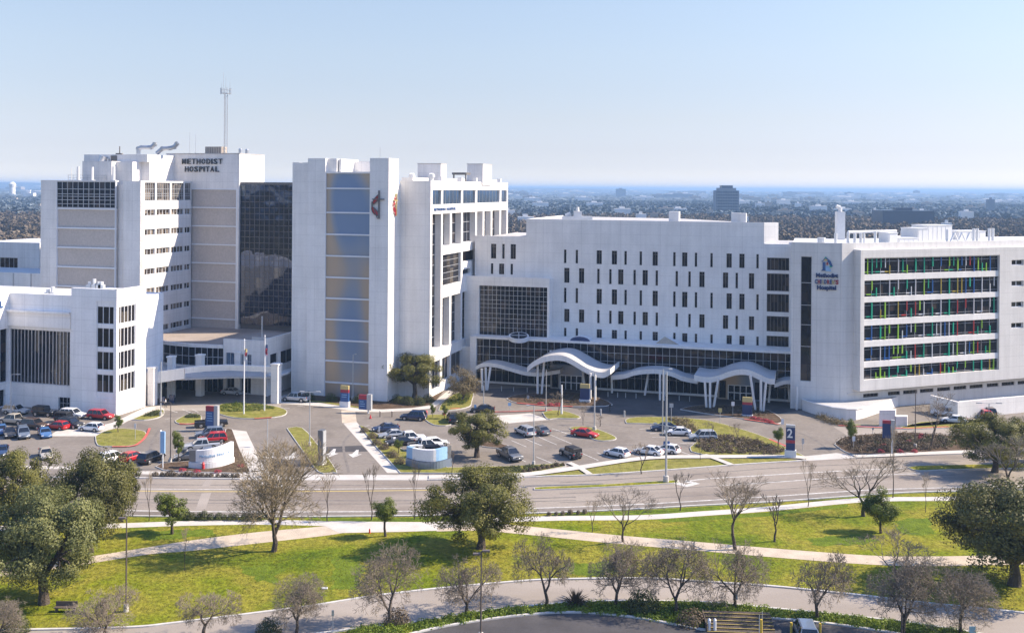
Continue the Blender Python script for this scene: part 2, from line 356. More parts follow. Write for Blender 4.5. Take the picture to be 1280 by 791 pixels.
def text(body, size, pl, sc, z, off, mat, parent, name='lettering', depth=.12, weight=.0, sx=1.0, align='CENTER', spacing=1.0, line=1.0, width=None):
    cu = bpy.data.curves.new('t', 'FONT'); cu.body = body; cu.size = size; cu.extrude = depth / 2; cu.offset = weight; cu.align_x = align
    cu.space_character = spacing; cu.space_line = line; cu.resolution_u = 2
    t = bpy.data.objects.new('t', cu); COL.objects.link(t); bpy.context.view_layer.update()
    dg = bpy.context.evaluated_depsgraph_get(); me = bpy.data.meshes.new_from_object(t.evaluated_get(dg))
    bpy.data.objects.remove(t); o0 = ORG.get(parent.name, Vector((0, 0, 0))) if parent else Vector((0, 0, 0))
    if width:
        xs = [v.co.x for v in me.vertices]; sx = width / (max(xs) - min(xs))
    p = pl.pt(sc, z, off + depth / 2) - o0; d = pl.d * sx
    me.transform(Matrix(((d.x, 0, pl.n.x, p.x), (d.y, 0, pl.n.y, p.y), (0, 1, 0, p.z), (0, 0, 0, 1))))
    me.materials.clear(); me.materials.append(mat); me.name = name
    o = bpy.data.objects.new(name, me); COL.objects.link(o)
    if parent: o.parent = parent; ORG[o.name] = o0
    return o
def window(pl, s0, s1, z0, z1, off, nx, nz, parent, g='glass', b='bar', name='window', fr=.09, bd=.10, zs=None, outer=True):
    mb = MB(); mb.face([pl.pt(s0, z0, off), pl.pt(s1, z0, off), pl.pt(s1, z1, off), pl.pt(s0, z1, off)], 0)
    h = fr / 2
    for i in range(nx + 1):
        if not outer and i in (0, nx): continue
        x = s0 + (s1 - s0) * i / nx; x = min(max(x, s0 + h), s1 - h); mb.pbox(pl, x - h, x + h, z0, z1, off + bd, off + .004, 1)
    zl = zs if zs is not None else [z0 + (z1 - z0) * j / nz for j in range(nz + 1)]
    for z in zl:
        z = min(max(z, z0 + h), z1 - h); mb.pbox(pl, s0, s1, z - h, z + h, off + bd - .012, off + .006, 1)
    return mb.build(name, [M[g], M[b]], parent)
# ============================================================ HOSPITAL BUILDINGS
FL = 4.4
# ---- A : older ward tower, upper left
Af = Plane((-97.5, 234.7), U); sA0, sA1 = Af.S(50), Af.S(174.5); zA = Af.Z(100, 225.6)
A = empty('hospital_tower', Af.pt(sA0), 'pale ward tower with beige panels and black METHODIST HOSPITAL lettering on its penthouse', 'building')
As = Plane(Af.pt(sA1), V); eA = As.S(239, 300)
Ab = Plane(As.pt(eA), U); eB = Ab.S(298.5, 300)
mb = MB()
a0, a1 = Af.S(69.5), Af.S(143)
mb.wall(Af, sA0, a0, 0, zA, depth=1.2)
zt = [Af.Z(100, y) for y in (227, 236.5, 242.7, 245.7, 250, 255, 259.8)]
mb.wall(Af, a0, a1, zt[0], zA, depth=1.2)
# rounded pilaster at the corner
p0, p1 = Af.S(149), sA1; n = 8; prev = None
arc = [Af.pt(p0, 0, -1.4)] + [Af.pt(p0 + (p1 - p0 - .3) * (1 - math.cos(t * math.pi / 2 / n)) * .55, 0, -1.2 + 1.2 * math.sin(t * math.pi / 2 / n)) for t in range(n + 1)] + [Af.pt(p1, 0, 0), Af.pt(p1, 0, -1.6), Af.pt(p0, 0, -1.6)]
mb.prism(arc, 0, zA - .1)
mb.pbox(Af, a1 - .1, p0 + .3, 0, zt[-1], -1.5, -1.9)
# lit side with ribbon windows
bays = [(176, 193.7), (195.6, 212.2), (214, 229.6), (230.7, 238.3)]
Sb = [(As.S(a, 300), As.S(b, 300)) for a, b in bays]
ztop = As.Z(176, 228.2), As.Z(176, 251.2); rw = (As.Z(176, 270.3), As.Z(176, 262.4))
holes = [(a, b, ztop[1], ztop[0]) for a, b in Sb]
rows = [(rw[0] - FL * i, rw[1] - FL * i) for i in range(8)]
holes += [(a, b, c, d) for a, b in Sb for c, d in rows]
mb.wall(As, 0.02, eA, 0, zA, holes, depth=.5)
core = [Af.pt(sA0, 0, -1.2), Af.pt(sA1, 0, -1.2) - U * .6, Ab.pt(-.6, 0, -.9), Ab.pt(eB, 0, -.9), Ab.pt(eB, 0, -24), Af.pt(sA0, 0, -48)]
mb.prism(core, 0, zA - .9, 0, 1)
# back panel wall, penthouse block over it
zP = Ab.Z(260, 236)
b0, b1 = Ab.S(208, 210), Ab.S(299, 210); zM = Ab.Z(250, 192.6)
mb.pbox(Ab, b0, b1, zA - .9, zM, -.05, -11.6)
mb.pbox(Ab, 0, b1 - .02, zP, zA, .0, -11)
mb.pbox(Ab, b1 - .5, b1 - .01, 0, zP, .02, -1)
mb.pbox(Ab, b0 - .1, b1 + .1, zM, zM + .18, .06, -11.7, 1)
# extra rooftop rooms
m1 = Af.shift(-5); q0, q1, q2 = m1.S(103, 210), m1.S(139.5, 210), m1.S(160, 210); z1 = m1.Z(120, 201.5)
mb.pbox(m1, q0, q1, zA - .9, z1, 0, -12)
mb.pbox(m1, q1 - .1, q2, zA - .9, z1 - .1, -1.6, -12.5)
m2 = Af.shift(-9); z2 = m2.Z(140, 193.3)
mb.pbox(m2, m2.S(105, 200), m2.S(184, 200), z1 - .1, z2, 0, -14)
mb.pbox(m2, m2.S(184, 200) - 4, m2.S(184, 200) - .1, zA - .9, z2 - .1, -1, -14)
wa = mb.build('wall', [M['white_old'], M['roof']], A)
# glazed top floor on the front, panels under it
x = window(Af, a0, a1, zt[-1], zt[0], -.25, 11, 6, A, 'glass', 'bar', fr=.12, zs=zt)
mb = MB(); mb.pbox(Af, a0, a1, 0, zt[-1] - .1, -.5, -1.0, 0); mb.build('panel', M['beige'], A)
mb = MB()
for i in range(10):
    z = Af.Z(100, 261) - FL * i
    if z > 1: mb.pbox(Af, a0 - .1, a1 + .1, z - .16, z + .16, -.12, -.5)
for s in (a0, a1 - .12): mb.pbox(Af, s, s + .12, 0, zA - .4, -.05, -.5)
mb.build('ledge', M['trim'], A)
for k, (a, b) in enumerate(Sb):
    zs = [As.Z(176, y) for y in (228.2, 236.4, 242.4, 245.4, 251.2)]
    window(As, a, b, zs[-1], zs[0], -.3, [7, 7, 7, 3][k], 4, A, 'glass_blinds', 'bar', fr=.09, zs=zs)
    for c, d in rows: window(As, a, b, c, d, -.32, [4, 4, 4, 2][k], 1, A, 'glass_blinds', 'trim', fr=.10)
mb = MB(); mb.pbox(Ab, .05, b1 - .5, 0, zP - .15, -.3, -.8); mb.build('panel', M['beige'], A)
mb = MB()
for i in range(11):
    z = zP - .1 - FL * i
    if z > 1: mb.pbox(Ab, .05, b1 - .5, z - .14, z + .14, .05, -.3)
mb.pbox(Ab, b1 - .75, b1 - .5, 0, zP, .04, -.3)
mb.build('ledge', M['trim'], A)
zc = Ab.Z(253, 204.8)
def spaced(word, x0_, x1_, yb, size):
    a_, b_ = Ab.S(x0_, 200), Ab.S(x1_, 200); wts = [.45 if c == 'I' else 1 for c in word]; tot = sum(wts); p_ = a_
    for ch, w_ in zip(word, wts):
        sl = (b_ - a_) * w_ / tot; text(ch, size, Ab, p_ + sl / 2, Ab.Z(253, yb), .06, M['letter'], A, 'letter', .2, .02, width=sl * (.76 if ch != 'I' else .55)); p_ += sl
spaced('METHODIST', 227.3, 279, 205.2, 1.8); spaced('HOSPITAL', 231, 274.6, 214.8, 1.8)

# ---- dark mirror-glass block between the two towers
Ag = Ab.shift(-.6); g0, g1 = b1 + .02, Ag.S(392, 300); zG = Ag.Z(330, 228)
Gb = empty('glass_tower', Ag.pt(g0), 'dark mirror glass block squeezed between the two pale towers', 'building')
mb = MB(); mb.prism([Ag.pt(g0, 0, -.3), Ag.pt(g1, 0, -.3), Ag.pt(g1, 0, -20), Ag.pt(g0, 0, -20)], 0, zG - .6, 0)
mb.pbox(Ag, g0, g1, zG - .5, zG, .05, -.6); mb.build('wall', M['unit_dark'], Gb)
window(Ag, g0, g1, 10.5, zG - .5, 0, 15, 24, Gb, 'glass_mirror', 'bar_dark', 'curtain_wall', fr=.10, bd=.06)

# ---- B : middle tower with bronze panels and the flame emblem
Bf = Plane(G(484, 502), U); Bp = Bf.shift(-1.2); zBt = Bf.Z(472, 197.8)
B = empty('emblem_tower', Bf.pt(0), 'tall white tower with bronze panels, ribbed sunlit side and red flame and cross emblem', 'building')
Bs = Plane(Bf.pt(0), V); bw0 = Bs.S(499.5, 300)
Bw = Plane(Bs.pt(bw0), U); bw1 = Bw.S(538, 300)
Br = Plane(Bw.pt(bw1), V); rE = Br.S(635, 260); zR = Br.Z(538, 226)
mb = MB()
pL, pR = Bf.S(461), Bf.S(484)
bsL = Bs.S(497)
mb.prism([Bf.pt(pL), Bf.pt(0), Bs.pt(bsL), Bs.pt(bsL) - U * (-pL)], 0, zBt)
mb.prism([Bs.pt(bsL) + U * -3, Bs.pt(bsL) - U * .45, Bs.pt(bw0 + .1) - U * .45, Bs.pt(bw0 + .1) - U * 3], 0, zBt - .3)
sl0, sl1, sl2 = Bp.S(361.5), Bp.S(383.5), Bp.S(405.5)
zl0, zl1, zl2 = Bp.Z(370, 203), Bp.Z(400, 198), Bp.Z(433, 215)
mb.pbox(Bp, sl0, Bp.S(370), 0, zl0, -1.0, -13)
mb.pbox(Bp, Bp.S(370) - .01, sl1, 0, zl0 - .05, -.7, -13)
mb.pbox(Bp, sl1, sl2, 0, zl1, 0, -9)
mb.pbox(Bp, sl2 - .05, Bp.S(417), zl2 - 1, zl1 - .04, -1.0, -9)
mb.pbox(Bp, Bp.S(418.5), Bp.S(421), zl2 - 1, zl1 - .1, -1.5, -10)
mb.pbox(Bp, Bp.S(421), Bp.S(449), zl2 - 1, Bp.shift(-8).Z(435, 202), -8, -14)
mb.pbox(Bp, sl2, pL + .2, 0, zl2 - .4, -1.2, -9, 0)
mb.pbox(Bp, sl2, pL + .1, zl2 - .35, zl2, .05, -1.2)
mb.wall(Bw, 0, bw1 - .012, 0, zR, depth=.4)
# ribbed side
op = [(540.2, 551.3), (553.5, 576.3), (578.4, 594.1), (596.1, 624.4), (626.2, 633.2)]
RS = lambda p: Br.S(p, 300)
za, zb, zf = Br.Z(545, 237.8), Br.Z(545, 256), Br.Z(545, 267.6)
zs1, zs2, zs3 = Br.Z(555, 307.5), Br.Z(555, 318.6), Br.Z(555, 357.6)
zs4, zs5 = Br.Z(555, 372), Br.Z(555, 434)
H = [(RS(a), RS(b), zb, za) for a, b in op]
strip = list(H)
fins = [(540.2, 551.3, Br.Z(545, 436), zf)] + [(a, b, zs1, zf) for a, b in ((553.5, 562.4), (564.6, 576.3), (578.4, 594.1), (596.1, 603.3), (605.2, 613.4), (615.2, 624.4), (626.2, 633.2))]
fins += [(553.5, 562.4, zs5, zs4), (564.6, 576.3, zs5, zs4), (578.4, 594.1, zs5, zs4)]
finh = [(RS(a), RS(b), c, d) for a, b, c, d in fins]
wide = [(RS(553.5), RS(576.3), zs3, zs2), (RS(578.4), RS(594.1), Br.Z(579, 327.4), zs2), (RS(578.4), RS(588), Br.Z(579, 343.5), Br.Z(579, 337)), (RS(596), RS(624), zs3, zs2)]
low = [(RS(553.5), RS(563), 2.2, 7.0), (RS(565), RS(590), 2.2, 7.0), (RS(540.5), RS(551), 1.2, 7.0)]
mb.wall(Br, 0.012, rE, 0, zR, strip + finh + wide + low, depth=1.5)
mb.prism([Bp.pt(pL + .1, 0, -1.25), Bf.pt(-.6, 0, -1.5), Bw.pt(.1, 0, -.35), Bw.pt(bw1 - 1.55, 0, -.3), Br.pt(rE, 0, -1.45), Br.pt(rE) - U * 26, Bp.pt(pL, 0, -45)], 0, zR - .7, 0, 1)
mb.wall(Plane(Br.pt(rE, 0, 0), -U), 0, 26, 0, zR, depth=.4)
for p in (551.9, 576.9, 595, 625.2):      # rib tops rise over the parapet
    s = RS(p); mb.pbox(Br, s - .45, s + .45, zR - 2, zR + .9, .12, -.8)
for a, b, o in ((531, 551, -5), (562, 575, -3), (583, 592, -4), (612, 624, -3)):
    mb.pbox(Br, RS(539 + (a - 531) * 1.0 + 2), RS(539 + (b - 531) + 1), zR - .7, zR + .65, o + .5, o - 2)
mb.build('wall', [M['white'], M['roof']], B)
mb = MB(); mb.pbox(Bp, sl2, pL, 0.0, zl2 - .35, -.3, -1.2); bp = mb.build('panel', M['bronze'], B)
mb = MB()
for y in (235.7, 266, 293.4, 320.4, 347.3, 373.6, 400.2, 426, 452, 479):
    z = Bp.Z(433, y); mb.pbox(Bp, sl2, pL - .01, z - .15, z + .15, .0, -.3)
mb.pbox(Bp, sl2 + .01, sl2 + .16, 0, zl2 - .36, .02, -.29)
mb.build('ledge', M['trim'], B)
for a, b, c, d in strip: window(Br, a, b, c, d, -.35, max(1, round((b - a) / 2.6)), 1, B, 'glass_sky', 'bar', fr=.06, bd=.05, outer=False)
for a, b, c, d in finh: window(Br, a, b, c, d, -1.42, max(1, round((b - a) / 2)), max(2, round((d - c) / 2.2)), B, 'glass', 'bar', fr=.10)
for a, b, c, d in wide: window(Br, a, b, c, d, -.6, 1, 5 if d - c > 3 else 1, B, 'glass_stripe', 'bar', fr=.09, outer=False)
for a, b, c, d in low: window(Br, a, b, c, d, -.6, 3, 1, B, 'glass', 'bar')
text('METHODIST HOSPITAL', .85, Br, (RS(542) + RS(569)) / 2, Br.Z(555, 263.2), .05, M['navy2'], B, 'lettering', .12, .004, spacing=1.1, width=RS(569) - RS(542))
def emblem(pl, sc, zc, h, parent, gold):
    k = h / 36.0; f = lambda x, y: pl.pt(sc + (x - 300) / 15.82 * k, zc - (y - 410) / 15.82 * k, .25)
    ups = [(300, 205), (240, 255), (190, 315), (165, 370), (178, 412), (228, 375), (300, 300)]
    lows = [(150, 445), (146, 500), (165, 560), (205, 600), (275, 632), (292, 600), (285, 560), (235, 505), (190, 470)]
    mb = MB()
    for pts, m in ((ups, 0), (lows, 0)):
        q = [f(*p) for p in pts]; r = [p - pl.n * .1 for p in q]
        if gold: continue
        mb.face(q, 0); r = [p - pl.n * .22 for p in q]
        for i in range(len(q)): j = (i + 1) % len(q); mb.face([q[i], q[j], r[j], r[i]], 1)
    for pts in (ups + [ups[0]], [(178, 412), (150, 445)], lows + [(272, 690)], [(150, 350), (150, 445)]):
        for a, b in zip(pts, pts[1:]): mb.tube(f(*a), f(*b), .10, .10, 5, 1)
    mb.build('flame', [M['flame'], M['bar_dark'] if not gold else M['flame']], parent)
    mb = MB(); mm = pl
    c = lambda x: sc + (x - 300) / 15.82 * k
    mb.pbox(pl, c(293), c(318), zc - (690 - 410) / 15.82 * k, zc + (410 - 130) / 15.82 * k, .45, .1)
    mb.pbox(pl, c(165), c(293), zc + (410 - 314) / 15.82 * k, zc + (410 - 292) / 15.82 * k, .42, .12)
    mb.pbox(pl, c(318), c(415), zc + (410 - 314) / 15.82 * k, zc + (410 - 292) / 15.82 * k, .42, .12)
    mb.build('cross', M['bar_dark'] if not gold else M['signyellow'], parent)
emblem(Bf, Bf.S(474, 256), Bf.Z(474, 255.9), 5.8, B, False)
emblem(Bs, Bs.S(493.5, 256), Bs.Z(493, 256), 4.6, B, True)

# ---- D : low white building at the left edge
Df = Plane(G(145, 520), U); zD = Df.Z(144, 362)
D = empty('clinic_building', Df.pt(0), 'low white clinic building with glazed corner bay behind the left car park', 'building')
Ds = Plane(Df.pt(0), V); dE = Ds.S(182, 440)
mb = MB()
d89, f0, f1 = Df.S(89), Df.S(120.5), Df.S(143.2)
fr_rows = [(Df.Z(132, b), Df.Z(132, a)) for a, b in ((383, 405.3), (410, 434.7), (439.5, 462.7), (468, 491))]
sd0, sd1 = Ds.S(147.2, 440), Ds.S(169.5, 440)
bayz = (fr_rows[-1][0] - 1.0, fr_rows[0][1] + .9)
mb.wall(Df, d89, -.01, 0, zD, [(f0, f1, bayz[0], bayz[1])], depth=.7)
mb.wall(Ds, 0.012, dE, 0, zD, [(sd0, sd1, bayz[0], bayz[1])], depth=.7)
Dr = Df.shift(-1.5); d12 = Dr.S(11.5, 440); d89r = Dr.S(89.5, 440)
zr, zl = Dr.Z(60, 368), Dr.Z(60, 389.5); gz = (Dr.Z(60, 481), Dr.Z(60, 413))
door = (Dr.S(73.5), Dr.S(88), 0, Dr.Z(80, 496.5))
mb.wall(Dr, d12, d89r, 0, zr, [(d12 + .1, d89r - .4, gz[0], gz[1]), door], depth=.7)
mb.pbox(Dr, d12, d89r, zl - .25, zl + .15, .9, .002); 
mb.pbox(Dr, d12, d89r, gz[1] + .6, zl - .26, .45, .002)
Dl = Plane(Dr.pt(d12), -V)           # wing that comes forward at the very left; its side faces right
Dw = Plane(Dr.pt(d12) - V * 16, V)
wz = [(3.5, 8.6, 4.8, 15.1), (9.4, 15.6, 4.8, 15.1), (9, 15, 0.1, 3.4)]
mb.wall(Dw, 0, 16, 0, zr, wz, depth=.6)
mb.wall(Plane(Dw.pt(0) - U * 25, U), 0, 25, 0, zr, depth=.5)
mb.prism([Dw.pt(.5, 0, -.6) - U * 24, Dw.pt(.5, 0, -.6), Dr.pt(d12 - .5, 0, -.7), Dr.pt(d89r, 0, -.7), Df.pt(d89 + .1, 0, -.7), Df.pt(-.6, 0, -.7), Ds.pt(dE, 0, -.6), Ds.pt(dE + 10, 0, -3), Dr.pt(d12 - 25, 0, -18)], 0, zr - .8, 0, 1)
mb.prism([Df.pt(d89 + .1, 0, -.7), Df.pt(-.6, 0, -.7), Ds.pt(dE, 0, -.6), Ds.pt(dE) - U * 8.5], zr - 1, zD - .7, 0, 1)
mb.build('wall', [M['bright'], M['unit']], D)
mb = MB()
for (a, b) in fr_rows:
    pass
for i in range(5):
    mb = MB(); lo = bayz[0] if i == 0 else fr_rows[4 - i][1]; hi = bayz[1] if i == 4 else fr_rows[3 - i][0]
    mb.pbox(Df, f0, f1, lo, hi, -.15, -.65); mb.build('spandrel', M['bright'], D); mb = MB(); mb.pbox(Ds, sd0, sd1, lo, hi, -.15, -.65); mb.build('spandrel', M['bright'], D)
for a, b in fr_rows:
    window(Df, f0, f1, a, b, -.3, 3, 1, D, 'glass_stripe', 'trim', fr=.12); window(Ds, sd0, sd1, a, b, -.3, 5, 1, D, 'glass_stripe', 'trim', fr=.14)
window(Dr, d12 + .1, d89r - .4, gz[0], gz[1], -.4, 17, 1, D, 'glass', 'bar', 'ribbon_window', fr=.15, bd=.15)
window(Dr, door[0], door[1], .05, door[3], -.4, 3, 2, D, 'glass', 'bar', 'door')
for a in wz: window(Dw, a[0], a[1], a[2], a[3], -.4, 4, 1, D, 'glass', 'bar')
text('AL', 1.7, Dw, 13.2, zr - 2.6, .05, M['navy2'], D, 'lettering', .15, .06)

# ---- two annexes behind it at the left edge
An = Plane(P(25, 330, 268), U)
mb = MB(); z = An.Z(25, 303)
mb.wall(An, An.S(-60), An.S(49), 0, z, [(An.S(-55), An.S(21.5), An.Z(10, 337), An.Z(10, 322))], depth=.5)
mb.prism([An.pt(An.S(-60), 0, -.5), An.pt(An.S(60), 0, -.5), An.pt(An.S(60), 0, -30), An.pt(An.S(-60), 0, -30)], 0, z - .7, 0, 1)
X = empty('annex_building', An.pt(0), 'shaded flat-roofed annex with one window band behind the left clinic', 'building')
mb.build('wall', [M['white_old'], M['unit']], X); window(An, An.S(-55), An.S(21.5), An.Z(10, 337), An.Z(10, 322), -.3, 14, 1, X, 'glass', 'bar')
An = Plane(P(25, 350, 243), U); mb = MB(); z = An.Z(25, 341)
mb.prism([An.pt(An.S(-60)), An.pt(An.S(52)), An.pt(An.S(52), 0, -12), An.pt(An.S(-60), 0, -12)], 0, z, 0, 1)
for p in (-8, 16, 38): mb.pbox(An, An.S(p), An.S(p) + .25, z - 5, z - .1, .12, -.1, 1)
mb.pbox(An, An.S(17), An.S(37), z - 4.4, z - 3.4, .06, -.1, 2)
X = empty('service_wing', An.pt(0), 'low white service wing peeping over the clinic roof at the left edge', 'building')
mb.build('wall', [M['white'], M['bar'], M['duct']], X)

# ---- entrance building between clinic and middle tower
E0 = empty('entrance_building', G(280, 492), 'low entrance building with bowed glass upper floor and tan roof', 'building')
arcp = [P(x, 440, d) for x, d in ((176, 229), (190, 225), (205, 222.3), (220, 220.3), (236, 219), (252, 218.2), (266, 217.6), (279, 217.2))]
zE = 9.9; mb = MB(); gl = MB()
wl = Plane(P(310, 460, 214.5), V); w2 = Plane(P(279, 460, 217.2), U); w3 = Plane(P(334, 460, 213.3), V)
tail = [w2.pt(0), w2.pt(w2.S(310, 460)), w2.pt(w2.S(334, 460))]
for a, b in zip(arcp, arcp[1:]):
    pl = Plane((a.x, a.y), (b - a).xy.to_3d()); L = (b - a).xy.length
    mb.pbox(pl, 0, L + .05, zE - .7, zE, .25, -.3); mb.pbox(pl, 0, L + .05, 4.0, 5.4, .15, -.3)
    gl.face([pl.pt(0, 5.4), pl.pt(L, 5.4), pl.pt(L, zE - .7), pl.pt(0, zE - .7)]); gl.face([pl.pt(0, .1), pl.pt(L, .1), pl.pt(L, 4.0), pl.pt(0, 4.0)])
    for s in (0, L / 2): gl.pbox(pl, s, s + .1, 5.4, zE - .7, .1, 0, 1); gl.pbox(pl, s, s + .1, .1, 4.0, .1, 0, 1)
    gl.pbox(pl, 0, L, 7.25, 7.35, .09, 0, 1)
mb.wall(w2, 0, w2.S(334, 460), 0, 11.2, [(3.9, 5.0, 5.2, 8.2), (5.6, 6.6, 5.2, 8.2), (4, 6.5, .1, 3.6), (.6, 2.6, 5.4, 8.4), (.8, 2.6, .1, 3.4)], depth=.5)
l3 = w3.S(370, 430) + 1
mb.wall(w3, 0, l3, 0, 11.8, [(1.2, 4.2, 5.6, 8.4), (5.6, 11, 5.6, 8.4)], depth=.5)
mb.pbox(w3, 0, l3, 3.9, 4.3, 2.2, 0.01)
mb.prism([(p.x, p.y) for p in [a + V * .35 for a in arcp]] + [(p.x, p.y) for p in (w2.pt(0, 0, -.6), w2.pt(w2.S(334, 460), 0, -.6), w3.pt(l3, 0, -.6), w3.pt(l3) - U * 3 + V * 12, arcp[0] + V * 24)], 0, 9.4, 0, 1)
mb.prism([w2.pt(.3, 0, -.5), w2.pt(w2.S(334, 460) - .5, 0, -.5), w3.pt(l3, 0, -.5), w3.pt(l3) - U * 9], 9.3, 11.1, 0, 1)
mb.build('wall', [M['white_old'], M['roof_tan']], E0); gl.build('curtain_wall', [M['glass_lobby'], M['bar']], E0)
for s in (3.9, 5.6): window(w2, s, s + 1.05, 5.2, 8.2, -.3, 2, 2, E0, 'glass_sky', 'bar')
window(w2, 4, 6.5, .1, 3.6, -.3, 3, 1, E0, 'glass', 'bar', 'door'); window(w2, .6, 2.6, 5.4, 8.4, -.3, 2, 1, E0, 'glass_sky', 'bar'); window(w2, .8, 2.6, .1, 3.4, -.3, 2, 1, E0, 'glass', 'bar')
window(w3, 1.2, 4.2, 5.6, 8.4, -.3, 1, 1, E0, 'glass', 'bar'); window(w3, 5.6, 11, 5.6, 8.4, -.3, 2, 1, E0, 'glass', 'bar')
# portico in front of it
PT = empty('entrance_portico', G(260, 500), 'curved white portico beam on square pillars over the shaded drop-off', 'portico')
pp = [(184, 466, 205), (231, 459.5, 205.5), (255, 456.8, 206.5), (285, 455.6, 207.6), (312, 456.6, 208), (345, 458, 207.4)]
mb = MB()
cp = [P(*a) for a in pp]
for a, b in zip(cp, cp[1:]):
    pl = Plane((a.x, a.y), (b - a).xy.to_3d()); L = (b - a).xy.length; h0 = 2.3 if a is cp[0] else 1.1
    q = [pl.pt(0, 0, .4), pl.pt(L, 0, .4), pl.pt(L, 0, -.4), pl.pt(0, 0, -.4)]; za_, zb_ = a.z, b.z
    h1 = 2.1 if a is cp[0] else 1.1
    mb.hexa([Vector((q[0].x, q[0].y, za_ - h0)), Vector((q[1].x, q[1].y, zb_ - h1)), Vector((q[2].x, q[2].y, zb_ - h1)), Vector((q[3].x, q[3].y, za_ - h0)), Vector((q[0].x, q[0].y, za_)), Vector((q[1].x, q[1].y, zb_)), Vector((q[2].x, q[2].y, zb_)), Vector((q[3].x, q[3].y, za_))])
deck = cp + [arcp[5] + U * 1.5 + V * -.4, arcp[0] + V * -.4]
mb.prism([(p.x, p.y) for p in cp[:1] + cp[1:] + [w2.pt(9, 0, .5), w2.pt(0, 0, .5), arcp[4] - V * .4, arcp[0] - V * .5]], 4.7, 4.95, 1)
mb.build('beam', [M['white'], M['roof']], PT)
for (x, y, wd, zt_) in ((345, 503.5, 1.5, 7.6), (190.5, 506, 1.3, 7.2), (214, 497, 1.2, 8.2), (250, 494.5, 1.3, 8.2), (298.5, 491.5, 1.2, 8.4)):
    p = G(x, y); pl = Plane(p, U); mb = MB(); mb.pbox(pl, -wd / 2, wd / 2, 0, zt_, wd / 2, -wd / 2); mb.pbox(pl, -wd / 2 - .15, wd / 2 + .15, zt_, zt_ + .3, wd / 2 + .15, -wd / 2 - .15); mb.build('pillar', M['white'], PT)

# ---- C : long white ward building with scattered slot windows
Lf = Plane((33.6, 218.6), U); Cf = Plane(Lf.pt(0, 0, -6.8), U)
C = empty('ward_building', Lf.pt(0), 'long white ward block with staggered slot windows above the glazed lobby', 'building')
zC = Cf.Z(700, 274.3); zC2 = Cf.Z(620, 295); zC3 = Cf.Z(970, 305)
nw, ww = 3.1, 6.6; holes = []
rowA = ['721n', '749w', '768w', '782n', '801n', '819w', '843n', '856w', '870n', '889.5n', '911.5w', '927.5w', '947n']
rowA = ['706.5n'] + rowA
rowB = ['708.5w', '727w', '748n', '763n', '776w', '793.3n', '806.5w', '821n', '846n', '862n', '877.5w', '907w', '921n', '939.5w']
RY = [(312, 329, rowA), (334.8, 353.3, rowB), (359.6, 378.3, rowA), (386, 402.2, rowB), (409.6, 423, rowA)]
wins = []
for y0, y1, lst in RY:
    zt_, zb_ = Cf.Z(706, y0), Cf.Z(706, y1)
    for t in lst:
        x = float(t[:-1]); h = (nw if t[-1] == 'n' else ww) / 2; wins.append((Cf.S(x - h, y0), Cf.S(x + h, y0), zb_, zt_, t[-1]))
for y0, y1, lst in ((305, 323.5, ['617w', '629.3n', '641.5w']), (329.5, 343, ['615n', '627w', '639.6n'])):
    for t in lst:
        x = float(t[:-1]); h = (nw if t[-1] == 'n' else ww) / 2; wins.append((Cf.S(x - h, y0), Cf.S(x + h, y0), Cf.Z(628, y1), Cf.Z(628, y0), t[-1]))
colw = [(Cf.S(958.3), Cf.S(986), Cf.Z(972, b), Cf.Z(972, a), 'c') for a, b in ((322.3, 338), (342, 364), (367.6, 390), (395.3, 414.6), (420, 436))]
c0, c1, c2, c3 = Cf.S(593), Cf.S(657), Cf.S(954.3), Cf.S(990)
hl = [w_[:4] for w_ in wins]
mb = MB()
mb.wall(Cf, c0, c1, 0, zC2, [h for h in hl if h[1] < c1], depth=.4)
mb.wall(Cf, c1, c2, 0, zC, [h for h in hl if h[0] > c1], depth=.4)
mb.wall(Cf, c2, c3 + 3, 0, zC3, [h[:4] for h in colw], depth=.4)
Cw = Plane(Cf.pt(c2), WD); cw = Cw.S(973, 290); mb.pbox(Cw, 0, cw, zC3 - .9, zC - .01, 0, -.5)
mb.prism([Cf.pt(c0, 0, -.4), Cf.pt(c1, 0, -.4), Cf.pt(c1, 0, -34), Cf.pt(c0, 0, -34)], 0, zC2 - .6, 0, 1)
mb.prism([Cf.pt(c1, 0, -.4), Cf.pt(c2, 0, -.4), Cw.pt(cw, 0, -.4), Cw.pt(cw, 0, -38), Cf.pt(c1, 0, -40)], 0, zC - .35, 0, 1)
mb.pbox(Cf, c1 - .02, c1 + .4, zC2 - .6, zC - .01, -.3, -34)
mb.prism([Cf.pt(c2, 0, -.4), Cf.pt(c3 + 3, 0, -.4), Cf.pt(c3 + 6, 0, -30), Cf.pt(c2 + 2, 0, -30)], 0, zC3 - .6, 0, 1)
# projecting frame round the tall curtain wall
Cb = Cf.shift(3.6); k0, k1 = Cb.S(580), Cb.S(686.5); zk = Cb.Z(640, 346.6); kg = (Cb.S(598.5), Cb.S(683.8), Cb.Z(640, 421), Cb.Z(640, 358))
mb.wall(Cb, k0, k1, 0, zk, [kg], depth=.8); mb.prism([Cb.pt(k0 + .1, 0, -.8), Cb.pt(k1 - .1, 0, -.8), Cb.pt(k1 - .1, 0, -3.6), Cb.pt(k0 - 0, 0, -9)], 0, zk - .35, 0, 0)
